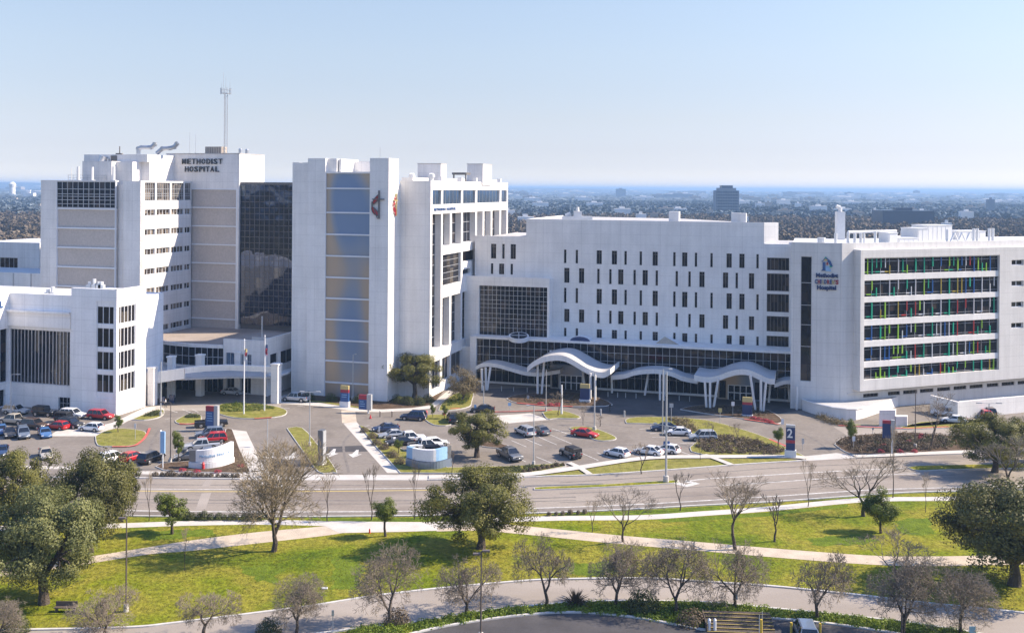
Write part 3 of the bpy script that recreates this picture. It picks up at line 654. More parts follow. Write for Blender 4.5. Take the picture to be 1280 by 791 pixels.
# lobby roof and frame
l0, l1 = Lf.S(590, 430), Lf.S(991, 450)
mb.pbox(Lf, l0 - .4, l1, 9.75, 10.2, .35, -3.2); mb.pbox(Lf, k0 + 10, l1, 9.3, 10.15, -3.21, -6.75)
mb.pbox(Lf, l0 - .4, l0 + 1.1, 0, 9.74, .3, -2.5); mb.pbox(Lf, l0 - 5.5, l0 - .41, 0, 7.6, -.6, -5)
mb.pbox(Lf, l0 - .3, l1, 0, .35, .1, -.4)
mb.build('wall', [M['white'], M['roof']], C)
for a, b, c, d, t in wins: window(Cf, a, b, c, d, -.3, 1 if t == 'n' else 2, 1, C, 'glass', 'bar_dark', fr=.09, zs=[c, c + (d - c) * .8, d])
for a, b, c, d, t in colw: window(Cf, a, b, c, d, -.25, 6, 1, C, 'glass', 'bar_dark', fr=.1)
window(Cb, *kg, -.6, 16, 9, C, 'glass', 'bar', 'curtain_wall', fr=.075, bd=.06, zs=[Cb.Z(640, y) for y in (358, 363.8, 370, 376, 381, 386, 393, 399, 404, 410.5, 421)])
nl = 46
window(Lf, l0 + 1.1, l1, .36, 9.74, -.2, nl, 5, C, 'glass_lobby', 'bar', 'lobby_glazing', fr=.075, bd=.08, zs=[.4, 2.9, 4.6, 6.2, 8.0, 9.7])
for px in (716, 926):
    s = Lf.S(px, 480); mb = MB(); mb.pbox(Lf, s - 4.6, s + 4.6, 0, 5.2, 1.6, -.1, 0); mb.pbox(Lf, s - 4.7, s + 4.7, 4.3, 5.0, 1.8, 1.6, 0)
    mb.face([Lf.pt(s - 2.4, .05, 1.62), Lf.pt(s + 2.4, .05, 1.62), Lf.pt(s + 2.4, 2.9, 1.62), Lf.pt(s - 2.4, 2.9, 1.62)], 1)
    mb.face([Lf.pt(s - 4.2, .3, 1.62), Lf.pt(s - 2.9, .3, 1.62), Lf.pt(s - 2.9, 3.8, 1.62), Lf.pt(s - 4.2, 3.8, 1.62)], 1)
    mb.face([Lf.pt(s + 2.9, .3, 1.62), Lf.pt(s + 4.2, .3, 1.62), Lf.pt(s + 4.2, 3.8, 1.62), Lf.pt(s + 2.9, 3.8, 1.62)], 1)
    for k in range(5): x = s - 2.4 + k * 1.2; mb.pbox(Lf, x - .09, x + .09, 0, 3.0, 1.7, 1.61, 2)
    for z in (1.5, 3.0): mb.pbox(Lf, s - 2.5, s + 2.5, z - .1, z + .08, 1.69, 1.61, 2)
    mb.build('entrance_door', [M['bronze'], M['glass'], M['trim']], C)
# skylights on the lobby roof
mb = MB(); c = P(648.5, 423, 227); c.z = 10.45
ring = [(c.x + 2.3 * math.cos(t), c.y + 2.3 * math.sin(t)) for t in [k * math.pi / 12 for k in range(24)]]
ax = Vector((0, -.22, .975)); c = Vector((c.x, c.y, 10.9)); e1 = Vector((1, 0, 0)); e2 = ax.cross(e1)
mb.tube(c - ax * .9, c, 2.2, 2.2, 28); mb.tube(c + ax * .01, c + ax * .04, 1.9, 1.9, 28, 1)
for e_ in (e1, e2): mb.tube(c + ax * .06 - e_ * 1.9, c + ax * .06 + e_ * 1.9, .07)
mb.build('round_skylight', [M['trim'], M['glass']], C)
mb = MB(); c = P(725, 426, 224.3); pl = Plane(c, U)
pr = [(-2.2 * math.cos(t), 10.2 + .95 * math.sin(t)) for t in [k * math.pi / 8 for k in range(9)]]
fa = [pl.pt(s, z) for s, z in pr]; ba = [pl.pt(s, z, -2.4) for s, z in pr]; mb.face(fa, 0); mb.face(ba[::-1], 0)
for k in range(8): mb.face([fa[k], ba[k], ba[k + 1], fa[k + 1]], 1)
mb.build('vaulted_skylight', [M['navy'], M['trim']], C)
mb = MB(); c = P(829, 433, 221); pl = Plane(c, U)
mb.face([pl.pt(-1.6, 10.2), pl.pt(3.4, 10.2), pl.pt(0, 11.5, -2.2)], 0); mb.face([pl.pt(0, 11.5, -2.2), pl.pt(3.4, 10.2), pl.pt(4.4, 10.2, -4)], 1); mb.face([pl.pt(-1.6, 10.2), pl.pt(0, 11.5, -2.2), pl.pt(-.4, 10.2, -4.2)], 1); mb.face([pl.pt(0, 11.5, -2.2), pl.pt(4.4, 10.2, -4), pl.pt(-.4, 10.2, -4.2)], 1)
mb.build('pyramid_skylight', [M['gravel'], M['trim']], C)

# wavy canopies
def catmull(pts, n=6):
    out = []; Q = [pts[0]] + list(pts) + [pts[-1]]
    for i in range(1, len(Q) - 2):
        p0, p1, p2, p3 = [np.array(q, float) for q in Q[i - 1:i + 3]]
        for k in range(n):
            t = k / n; out.append(tuple(.5 * (2 * p1 + (p2 - p0) * t + (2 * p0 - 5 * p1 + 4 * p2 - p3) * t * t + (3 * p1 - p0 - 3 * p2 + p3) * t ** 3)))
    out.append(tuple(pts[-1])); return out
def canopy(off, pts, thick, cols, label, grp='wavy canopies along the lobby front'):
    pl = Lf.shift(off); cv = catmull([pl.hit(x, y) for x, y in pts], 5)
    r = empty('wave_canopy', pl.pt(cv[0][0]), label, 'canopy', grp); mb = MB(); n = len(cv)
    bk = -(off - .4)
    for (a, b) in zip(cv, cv[1:]):
        mb.face([pl.pt(a[0], a[1], 0), pl.pt(b[0], b[1], 0), pl.pt(b[0], b[1], bk), pl.pt(a[0], a[1], bk)], 1)
        mb.face([pl.pt(a[0], a[1] - thick, bk), pl.pt(b[0], b[1] - thick, bk), pl.pt(b[0], b[1] - thick, 0), pl.pt(a[0], a[1] - thick, 0)], 0)
        for o in (0, bk): mb.face([pl.pt(a[0], a[1] - thick, o), pl.pt(b[0], b[1] - thick, o), pl.pt(b[0], b[1], o), pl.pt(a[0], a[1], o)], 0)
    for a in (cv[0], cv[-1]): mb.face([pl.pt(a[0], a[1] - thick, 0), pl.pt(a[0], a[1], 0), pl.pt(a[0], a[1], bk), pl.pt(a[0], a[1] - thick, bk)], 0)
    mb.build('roof_shell', [M['white'], M['roof']], r)
    for bx, by, tx, ty in cols:
        b = G(bx, by); q = P(tx, ty, b.y); zz = [c[1] for c in cv]; ss = [c[0] for c in cv]
        s = pl.S(tx, ty); lim = np.interp(s, ss, zz) - thick * .5
        t = q.copy(); t.z = lim
        t.x = b.x + (q.x - b.x)
        mb = MB(); mb.tube(b, t, .24, .24, 8); mb.build('column', M['white'], r)
    return r
canopy(5, [(594, 458), (601, 454.6), (611, 453.6), (624, 455.5), (640, 460), (657, 464.5), (675, 465.5), (700, 462)], .8,
       [(603, 488, 602, 460), (607.5, 487.5, 607, 460), (609, 487.5, 613, 460)], 'leftmost small white wave canopy beside the reddish shrub tree')
canopy(10.5, [(659, 458.5), (667, 451.5), (680, 445.8), (696, 443.6), (708, 445.6), (720, 451.8), (733, 459.5), (745, 464.2), (755, 465), (763, 461)], 1.15,
       [(672, 492.8, 672, 455), (677, 493, 680.5, 452), (738, 499.4, 738, 466), (731.5, 490, 727, 462), (744, 500.5, 744, 468), (693, 484, 688, 462)], 'big sunlit white wave canopy over the left lobby door')
canopy(5, [(764, 469), (780, 467.6), (793, 463.6), (808, 461.6), (824, 461.6), (839, 464.5), (854, 470.5), (872, 474)], .95,
       [(765, 491, 764.7, 470), (806, 494, 811, 468), (825, 500, 825, 468), (829.5, 500.5, 829.5, 468), (833, 495, 832, 468)], 'middle low white wave canopy between the two big ones')
canopy(10.5, [(867.5, 468.8), (883, 471.2), (896, 469.7), (911, 464.3), (924.4, 461.4), (937.5, 462.6), (950.7, 468.4), (959.4, 472.4), (968, 473.6)], 1.1,
       [(883, 510, 881, 476), (887.5, 510.5, 887.6, 476), (892, 509.5, 898, 474), (944.5, 513.5, 937.5, 466), (951, 514.5, 951, 474), (954, 514.5, 957.6, 476), (961, 503, 964, 478)], 'big white wave canopy over the right lobby door')
canopy(5, [(968, 479.6), (977, 476.2), (985.7, 475), (994.4, 476.2), (1002, 479.8)], .8,
       [(991.5, 509, 990.5, 479), (996, 512, 996.3, 479), (987, 502, 985, 479)], 'rightmost small wave canopy against the white sign block')

# ---- E + F : children's wing
Ef = Plane(G(1000, 511), U); e0, e1 = Ef.S(988.5, 400), Ef.S(1052, 400); zE1 = Ef.Z(1020, 303.3)
K = empty('childrens_wing', Ef.pt(e0), 'white wing with the colourful fin window bands and the house logo sign on its corner', 'building')
es = [Ef.Z(1007, y) for y in (320.5, 353.5, 381.5, 406, 433, 476.5)]
mb = MB(); st = (Ef.S(1000.6), Ef.S(1014.4))
mb.wall(Ef, e0, e1, 0, zE1, [(st[0], st[1], es[-1], es[0])], depth=.5)
Fw = Plane(Ef.pt(e1), WD); fE = 88; F1 = Fw.shift(2.0)
lw = [(1079, 1098), (1110, 1125), (1129, 1146.5), (1150, 1167), (1171.5, 1188), (1192, 1208), (1212, 1228.5), (1233.5, 1248), (1252, 1268)] + [(1272 + 20 * k, 1288 + 20 * k) for k in range(5)]
zlw = (Fw.Z(1088, 496.2), Fw.Z(1088, 491.6))
LW = [(Fw.S(a, 490), Fw.S(b, 490), zlw[0], zlw[1]) for a, b in lw]
mb.wall(Fw, 0, fE, 0, zE1, LW, depth=.5)
mb.prism([Ef.pt(e0, 0, -.5), Ef.pt(e1, 0, -.5) - U * .3, Fw.pt(fE, 0, -.5), Fw.pt(fE, 0, -26), Ef.pt(e0 + 8, 0, -34), Ef.pt(e0, 0, -34)], 0, zE1 - .7, 0, 1)
mb.pbox(Fw, 1.5, fE, zlw[1] + .25, zlw[1] + .5, .15, .002)
x0 = F1.S(1075.5, 400); ft = (F1.S(1080.3, 400), F1.S(1249.3, 400), F1.Z(1080, 474.8), F1.Z(1080, 322.5)); zF0, zF1 = F1.Z(1076, 489), F1.Z(1076, 312.5)
sm = []
rowz = []
for ya, yb in ((323.3, 343.3), (350.7, 371.4), (378, 399.3), (407, 426), (433.6, 452), (459.4, 474.8)):
    rowz.append((F1.shift(-.4).Z(1081, yb), F1.shift(-.4).Z(1081, ya)))
for k in range(4):
    for j in range(4):
        s = F1.S(1264.5, 340) + k * 5.2; z = F1.Z(1272, 331.6 + 26.2 * j); sm.append((s, s + 3.4, z, z + 1.15))
mb.wall(F1, x0, fE - 2, zF0, zF1, [ft] + sm, depth=2.0)
mb.build('wall', [M['cream'], M['unit']], K)
mb = MB(); zz = [ft[2]] + sum([[a, b] for a, b in rowz[::-1]], []) + [ft[3]]
Fi = F1.shift(-1.0)
edges = [(ft[2], rowz[5][0])] + [(rowz[i + 1][1], rowz[i][0]) for i in range(4, -1, -1)] + [(rowz[0][1], ft[3])]
for a, b in edges:
    if b - a > .05: mb = MB(); mb.pbox(F1, ft[0], ft[1], a, b, -.25, -.9); mb.build('spandrel', M['white'], K)
rng = random.Random(4)
nc = 16
for i, (a, b) in enumerate(rowz):
    h = b - a; window(F1, ft[0], ft[1], a, b, -.62, nc, 2, K, 'glass', 'bar', 'ribbon_window', fr=.06, zs=[a, a + h * .16, b - h * .2, b])
    for j in range(1, nc * 2):
        s = ft[0] + (ft[1] - ft[0]) * j / (nc * 2)
        if (j % 2 == 0 and rng.random() < .85) or rng.random() < .42:
            c = rng.choice(['lime', 'teal', 'lime', 'blue', 'teal', 'red', 'lime', 'blue', 'yellow', 'teal']) if rng.random() < .85 else 'white'
            t = rng.choice([(0, 1), (0, .55), (.4, 1), (0, 1), (.1, .9)]); wd = rng.choice([.07, .09, .12]) if c in ('lime', 'teal') else .055
            fx = MB(); fx.pbox(F1, s - wd, s + wd, a + h * t[0] + .01, a + h * t[1] - .01, -.34, -.515)
            if rng.random() < .35: fx.pbox(F1, s - 1.3, s - wd, a + h * .12, a + h * .18, -.46, -.515)
            fx.build('fin', M['fin_' + c], K)
for a, b, c, d in sm: window(F1, a, b, c, d, -.5, 2, 1, K, 'glass_stripe', 'trim', fr=.16)
for a, b, c, d in LW: window(Fw, a, b, c, d, -.3, 4, 1, K, 'glass_stripe', 'bar_dark', fr=.06)
window(Ef, st[0], st[1], es[-1], es[0], -.3, 1, 1, K, 'glass', 'bar', 'strip_window', fr=.1, zs=es)
# house logo and name
def T(s_, px, py, sz, w0, w1, m, name='lettering', wt=.06): return text(s_, sz, Ef, Ef.S((w0 + w1) / 2, py), Ef.Z(px, py), .06, m, K, name, .15, wt, width=Ef.S(w1, py) - Ef.S(w0, py))
T('Methodist', 1033, 346.5, 1.05, 1019.6, 1047.4, M['navy'])
xs = [1018.3, 1022.3, 1025.4, 1028.2, 1030.2, 1033.6, 1037.0, 1040.0, 1043.2, 1044.4, 1048.6]
for i, (ch, cc) in enumerate(zip("CHILDREN'S", ['navy2', 'signred', 'navy2', 'signyellow', 'navy2', 'signred', 'navy2', 'signyellow', 'signred', 'signred'])):
    T(ch, 1033, 354.7, 1.15, xs[i], xs[i + 1] - (.3 if ch != 'I' else 1.4), M[cc], 'letter', .05)
T('Hospital', 1033, 361.8, 1.1, 1021, 1045.2, M['navy'])
f = lambda X, Y: Ef.pt(Ef.S(1010 + X / 13.18, 330), Ef.Z(1033, 315 + Y / 13.18), .12)
mb = MB()
for pts, m in (([(235, 150), (290, 78), (375, 150), (410, 235), (375, 250), (340, 180), (290, 120), (235, 160), (210, 158)], 0), ([(240, 165), (288, 165), (290, 310), (215, 312), (240, 285)], 0),
               ([(288, 230), (350, 235), (385, 320), (290, 318)], 1), ([(255, 135), (290, 108), (330, 135), (300, 150)], 2), ([(305, 165), (330, 165), (330, 212), (305, 212)], 3), ([(355, 225), (395, 235), (390, 250), (355, 248)], 4), ([(275, 85), (300, 85), (305, 102), (275, 102)], 4)):
    q = [f(*p) for p in pts]; o = [0, .05, .02, .04, .06][m]; q = [p + Ef.n * o for p in q]; mb.face(q, m); rr = [p - Ef.n * (.1 + o) for p in q]
    for i in range(len(q)): j = (i + 1) % len(q); mb.face([q[i], q[j], rr[j], rr[i]], m)
mb.build('house_logo', [M['navy2'], M['skyblue'], M['signyellow'], M['signred'], M['fin_teal']], K)
# curved plinth wall and terrace at the corner
mb = MB()
pw = [G(1003, 512.5), G(1020, 518.5), G(1040, 523), G(1058, 525), G(1070, 525), G(1080, 522.5)]
poly = [(p.x, p.y) for p in pw] + [tuple(Fw.pt(14, 0, .0))[:2], tuple(Fw.pt(0, 0, 0))[:2], tuple(Ef.pt(Ef.S(1003), 0, 0))[:2]]
mb.prism(poly, 0, 2.0, 0, 1)
tp = [Vector((p.x, p.y, 2.08)) for p in pw]
for a, b in zip(tp, tp[1:]): mb.tube(a, b, .16, .16, 6)
q = tag(mb.build('plinth_wall', [M['white'], M['roof']], None, org=pw[2]), 'low curved white plinth wall wrapping the corner below the house logo', 'wall')
# loading dock walls
def solid(name, pts, z, mat, label, cat, base=0):
    g = [G(*p) for p in pts]; mb = MB(); mb.prism([(p.x, p.y) for p in g], base, z); return tag(mb.build(name, mat, None, org=g[0]), label, cat)
solid('dock_wall', [(1099, 533), (1119, 533), (1120, 531), (1100, 531)], 3.0, M['white_old'], 'short shaded dock wall left of the stepped lower one', 'wall')
solid('dock_wall', [(1119.5, 533.5), (1134, 533.5), (1134.5, 531.5), (1120, 531.5)], 1.9, M['white_old'], 'lower stepped dock wall right of the tall one', 'wall')
g0_, g1_ = G(1197, 523.5), G(1240, 519); pl = Plane(g0_, WD)
mb = MB(); mb.pbox(pl, 0, 26, 0, 3.2, 0, -.5); mb.pbox(pl, 0, .5, 0, 3.2, -.5, -7); mb.pbox(pl, .5, 12, 3.2, 3.3, -.1, -.3)
tag(mb.build('retaining_wall', M['white'], None, org=g0_), 'tall white retaining wall of the ramp under the wing, bare tree in front', 'wall')
# ============================================================ GROUND, ROADS, PARK
def poly(name, pts, z, mat, st=True):
    g = [G(*p) if len(p) == 2 else Vector(p) for p in pts]; mb = MB(); q = [(p.x, p.y, z) for p in g]
    a = sum(q[k][0] * q[(k + 1) % len(q)][1] - q[(k + 1) % len(q)][0] * q[k][1] for k in range(len(q)))
    mb.face(q if a > 0 else q[::-1]); o = mb.build(name, mat); return struct(o) if st else o
def smooth_px(pts, n=5):
    return catmull([tuple(G(*p))[:2] for p in pts], n)
def ribbon(mb, line, wd, z0, z1, m=0, off=0):
    L = [Vector((p[0], p[1], 0)) for p in line]; nn = []
    for i in range(len(L)):
        d = (L[min(i + 1, len(L) - 1)] - L[max(i - 1, 0)]).normalized(); nn.append(Vector((-d.y, d.x, 0)))
    A_ = [p + n * (off - wd / 2) for p, n in zip(L, nn)]; B_ = [p + n * (off + wd / 2) for p, n in zip(L, nn)]
    for i in range(len(L) - 1):
        a, b, c, d = A_[i], A_[i + 1], B_[i + 1], B_[i]
        if z0 is None: mb.face([(a.x, a.y, z1), (b.x, b.y, z1), (c.x, c.y, z1), (d.x, d.y, z1)], m)
        else:
            mb.face([(a.x, a.y, z1), (b.x, b.y, z1), (c.x, c.y, z1), (d.x, d.y, z1)], m)
            mb.face([(a.x, a.y, z0), (b.x, b.y, z0), (b.x, b.y, z1), (a.x, a.y, z1)], m)
            mb.face([(c.x, c.y, z0), (d.x, d.y, z0), (d.x, d.y, z1), (c.x, c.y, z1)], m)
            if i == 0: mb.face([(a.x, a.y, z0), (a.x, a.y, z1), (d.x, d.y, z1), (d.x, d.y, z0)], m)
            if i == len(L) - 2: mb.face([(b.x, b.y, z0), (c.x, c.y, z0), (c.x, c.y, z1), (b.x, b.y, z1)], m)
def strip(name, pts, wd, z, mat, n=5, z0=None):
    mb = MB(); ribbon(mb, smooth_px(pts, n), wd, z0, z); return struct(mb.build(name, mat))
def inset(q, d):
    n = len(q); a = sum(q[k][0] * q[(k + 1) % n][1] - q[(k + 1) % n][0] * q[k][1] for k in range(n))
    if a < 0: q = q[::-1]
    out = []
    for i in range(n):
        p, c, x = Vector(q[i - 1][:2]), Vector(q[i][:2]), Vector(q[(i + 1) % n][:2])
        e1 = (c - p).normalized(); e2 = (x - c).normalized(); n1 = Vector((-e1.y, e1.x)); n2 = Vector((-e2.y, e2.x))
        b = (n1 + n2); k = max(.5, b.length_squared / 2); out.append(tuple(c + b / max(b.length_squared, .6) * 2 * d / 1.0 * .5 * 1))
    return out
def island(pts, mat='grass2', red=None, smooth=3, name='traffic_island'):
    q = smooth_px(pts + [pts[0]], smooth)[:-1] if smooth else [tuple(G(*p))[:2] for p in pts]
    mb = MB(); mb.prism(q, 0, .15, 0); struct(mb.build('kerb', M['kerb']))
    i = inset(q, .22); a = MB(); a.face([(p[0], p[1], .158) for p in i]); struct(a.build('island_bed', M[mat])); return q
# the one big sheet out to the horizon
mb = MB(); mb.face([(-17000, -8000, -.02), (17000, -8000, -.02), (17000, 25000, -.02), (-17000, 25000, -.02)])
M['wild'] = mixmat('wild_ground', [(.05, .05, .025), (.10, .09, .05), (.14, .12, .08), (.07, .07, .035)], .01, 1, 8, spec=.05)
struct(mb.build('ground', M['wild']))
poly('parking_ground', [(-120, 598), (535, 600.5), (742, 594), (1010, 576), (1345, 562), (1345, 470), (600, 440), (-120, 440)], .004, M['asphalt'])
Ne = [(-90, 595), (0, 596.5), (180, 598), (400, 600), (535, 600.3), (640, 597.5), (681, 595.8), (741, 594), (840, 587.5), (925, 581), (1008, 576), (1090, 571.5), (1190, 568), (1345, 563)]
Se = [(-90, 643), (160, 645), (320, 646), (530, 644.5), (683, 641), (800, 636), (870, 632), (960, 627.5), (1040, 622), (1118, 616.5), (1173, 614.5), (1345, 611)]
poly('road', [tuple(p) + (0,) for p in smooth_px(Ne)] + [tuple(p) + (0,) for p in smooth_px(Se)][::-1], .009, M['road'])
poly('lawn', [tuple(p) + (0,) for p in smooth_px(Se)] + [(1420, 900), (-200, 900)], .004, M['grass'])
strip('bike_lane', [(x, y - 3.2) for x, y in Se], 2.0, .014, M['asphalt'])
mb = MB(); ribbon(mb, smooth_px(Se), .3, 0, .15, off=-.1)
for seg in ([(-90, 595), (0, 596.5), (180, 598), (300, 599)], [(535, 600.3), (640, 597.5), (681, 595.8), (741, 594), (840, 587.5), (925, 581), (1008, 576)], [(1064, 573), (1090, 571.5), (1190, 568), (1345, 563)]):
    ribbon(mb, smooth_px(seg), .3, 0, .15, off=.1)
struct(mb.build('kerb', M['kerb']))
# driveway aprons
poly('driveway_apron', [(300, 594), (340, 593), (536, 593.5), (543, 600), (300, 599.7)], .018, M['concrete'])
poly('driveway_apron', [(1006, 570), (1045, 566), (1072, 569.5), (1075, 572), (1008, 575.8)], .018, M['concrete'])
# medians
island([(668, 611.6), (676, 609.4), (760, 605.8), (840, 601), (847, 602.4), (842, 604.5), (760, 609.3), (676, 612.6)], 'grass')
island([(1134, 585), (1146, 583), (1190, 581.8), (1335, 579), (1335, 584), (1190, 587.2), (1150, 588.8)], 'grass')
# painted markings
mk = MB()
def mark(pts, wd, z=.02, m=0, n=4): ribbon(mk, smooth_px(pts, n) if n else [tuple(G(*p))[:2] for p in pts], wd, None, z, m)
mark([(-60, 635), (160, 638), (320, 639.5), (530, 638.5), (683, 634.5), (800, 630), (960, 620.5), (1049, 614.5), (1118, 611), (1330, 606)], .30)
mark([(-60, 607), (180, 610.8), (320, 611.4), (440, 610.8), (600, 609)], .22); mark([(-60, 610), (180, 613.6), (320, 614.2), (440, 613.6), (600, 611.5)], .22, m=1)
mark([(855, 602), (883, 598.3), (950, 594.2), (1017, 590.3), (1080, 587), (1130, 585)], .3); mark([(900, 606.5), (954, 603.4), (1023, 598.4), (1080, 594.5), (1150, 591.5)], .25)
mark([(845, 603.2), (858, 607), (870, 604), (856, 601)], 1.2, n=0)
for x in (330, 352): mark([(x, 602), (x - 3, 609)], .9, n=0)
mark([(263, 598.8), (256, 609)], 1.1, .019, 2, 0); mark([(258, 616), (250, 638)], 1.3, .019, 2, 0)
mark([(300, 611), (308, 615)], .3, n=0)
for x, y in ((338, 568.5), (365, 568.5), (416, 564.5), (445, 565.5)):   # lane arrows
    g = G(x, y); mk.face([(g.x - .55, g.y - 1.6, .02), (g.x + .55, g.y - 1.6, .02), (g.x + .2, g.y + 1.8, .02), (g.x - .2, g.y + 1.8, .02)]); mk.face([(g.x - 1.1, g.y - 1.0, .0205), (g.x + 1.1, g.y - 1.0, .0205), (g.x, g.y - 3.2, .0205)])
for x0_, y0_, x1_, y1_ in ((639.3, 550.3, 658, 558.4), (656.6, 548.3, 677.5, 557), (672.8, 545.6, 696, 555.8), (685, 542, 714.5, 554.5), (690, 535.5, 719, 545),
     (669.8, 570.6, 690, 578.7), (648, 572, 657, 577), (727.7, 566.5, 748, 575.3), (746, 565.5, 765, 573), (786, 563, 803, 571), (812, 561.8, 828, 569), (798.9, 536.2, 821, 535), (812, 541.6, 824, 541), (815, 546, 850, 546.5), (845, 562.5, 862, 568), (850, 554, 875, 553),
     (208, 511, 222, 515.5), (228, 511.5, 244, 518), (240, 511.5, 248, 515), (206, 524, 215, 522.5), (350, 509, 362, 510.5), (372, 507, 381, 508.3), (22, 534, 62, 533), (60, 543, 82, 541), (98, 540, 122, 543)):
    mark([(x0_, y0_), (x1_, y1_)], .16, n=0)
for k in range(9): mark([(440 + k * 4.7, 536 + k * 5.0), (462 + k * 4.7, 531.5 + k * 5)], .14, n=0)
for k in range(6): mark([(222 - k * 2, 538 + k * 8), (262 + k, 534 + k * 8)], .14, n=0)
tk = MB()
for a_, b_ in (([(-60, 604), (180, 605.5), (400, 606.5), (600, 605)], .35), ([(-60, 621), (180, 624), (330, 625), (470, 625.5), (600, 624.5), (720, 621)], .45), ([(-60, 625), (180, 628), (330, 629), (470, 629.5), (600, 628), (720, 625)], .3), ([(700, 603), (850, 594), (1000, 583), (1200, 576)], .35), ([(700, 617), (850, 610), (1000, 600), (1200, 593)], .35), ([(700, 628), (850, 620.5), (1000, 609.5), (1100, 603)], .3),
               ([(340, 540), (352, 560), (372, 592)], .5), ([(452, 534), (430, 552), (436, 590)], .4), ([(640, 540), (700, 560), (780, 556), (880, 560)], .4), ([(560, 540), (620, 536), (700, 526), (790, 534)], .5), ([(900, 517), (960, 530), (1010, 545), (1040, 566)], .5), ([(200, 535), (188, 560), (200, 580)], .5)):
    ribbon(tk, smooth_px(a_, 6), b_, None, .0155)
struct(tk.build('tyre_tracks', mixmat('worn_tyre_track', [(.13, .115, .10), (.19, .17, .15), (.15, .13, .115)], .4, .9, fine=.2)))
struct(mk.build('road_markings', [M['paint'], M['ypaint'], M['drive']]))
struct(poly('dark_patch', [(338, 574), (392, 574), (402, 581), (338, 581)], .012, M['asphalt_dark']))  # darker asphalt laid flat on the entry lane
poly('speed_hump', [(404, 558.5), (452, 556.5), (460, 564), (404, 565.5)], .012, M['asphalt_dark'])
poly('crosswalk', [(426.5, 512.5), (444, 512.5), (446, 528.5), (427.5, 528.5)], .016, M['gravel'])
# white forecourt slab and paved drop-offs
poly('concrete_pad', [(619, 519.5), (663, 516.3), (686, 524.5), (632, 529.3)], .016, M['walk'])
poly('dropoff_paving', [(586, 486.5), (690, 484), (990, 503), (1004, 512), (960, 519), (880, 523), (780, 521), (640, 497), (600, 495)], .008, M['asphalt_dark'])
poly('dropoff_paving', [(184, 508), (190, 490), (335, 488), (352, 504), (300, 504), (240, 505)], .008, M['asphalt'])
poly('entry_court', [(182, 509), (240, 505.5), (300, 504.2), (352, 504), (350, 510), (270, 513), (205, 513)], .012, M['drive'])
# islands and beds of the car parks  (kerb + planted top)
I1 = island([(119, 546), (130, 540), (148, 536), (176, 538.5), (183, 543), (177, 551), (166, 557.5), (140, 558.5), (122, 557)])
I2 = island([(165, 524.8), (184, 517), (198, 513), (205, 514), (204, 519), (196, 523), (180, 525.5)])
I3 = island([(218.5, 526.5), (233, 519), (249, 518.5), (252, 523), (248, 529), (224, 530)])
I4 = island([(271, 517), (273, 507), (294, 503.7), (325, 505.5), (349, 509.6), (359, 514.5), (352, 520.5), (322, 523.5), (292, 522.5)])
I5 = island([(358.5, 536), (378, 535.3), (400, 560), (420.5, 588), (416, 591), (397.5, 590), (378, 564)], smooth=3)
I6 = island([(282, 537), (291, 537.5), (300, 560), (313, 586), (300, 592), (204, 588), (201, 580), (235, 577), (270, 571)], 'mulch', smooth=2)
I7 = island([(449, 532), (458, 534.8), (482, 549), (508, 565), (560, 585), (640, 583), (706, 579.5), (708, 583.5), (660, 592.5), (560, 592), (500, 591.5), (470, 559)], 'grass2', smooth=1)
I8 = island([(527, 521.5), (536, 519), (560, 519), (567, 524), (563, 531.5), (542, 531.5)])
I9 = island([(577, 546), (596, 548), (634, 557), (634, 561), (600, 558), (578, 549)], 'mulch')
I10 = island([(548, 514), (552, 505), (566, 494), (586, 488), (592, 492), (590, 502), (587, 508.5), (570, 512.5)], 'grass2')
I11 = island([(633, 499), (646, 494), (690, 491), (730, 492.5), (766, 506), (722, 508.5), (680, 507), (646, 504)], 'mulch')
I12 = island([(678, 516), (690, 513.6), (706, 514.5), (724, 520.5), (722, 523.5), (697, 523.3), (684, 524)])
I13 = island([(711, 535.5), (720, 533.8), (736, 534.3), (754, 539.5), (770, 547), (766, 550.5), (746, 550.8), (724, 541.5)])
I14 = island([(783, 529.5), (782, 525), (795, 522), (835, 522), (882, 525.5), (927, 537), (962, 549), (986, 562), (1008, 572), (985, 571), (880, 569), (862, 560), (872, 552), (864, 543), (845, 534), (824, 530.5)], 'grass2', smooth=2)
I15 = island([(850, 512), (866, 508), (900, 506.5), (950, 510), (975, 522), (972, 530), (930, 524), (880, 517)], 'mulch')
I16 = island([(1043, 556), (1050, 549), (1066, 545), (1130, 541), (1192, 545), (1260, 548), (1300, 560), (1190, 566.5), (1100, 568.5), (1072, 569), (1056, 565)], 'mulch')
I17 = island([(1047, 529.5), (1060, 532), (1090, 533), (1136, 534.5), (1190, 531), (1240, 527), (1196, 524), (1130, 532), (1090, 531.8), (1060, 530.4)], 'grass2', smooth=1)
I18 = island([(1122, 536), (1150, 528), (1190, 526), (1240, 524), (1250, 530), (1190, 535), (1140, 537)], 'grass2', smooth=1)
poly('service_road', [(1042, 533.5), (1340, 527), (1340, 545), (1130, 540), (1060, 545)], .010, M['drive'])
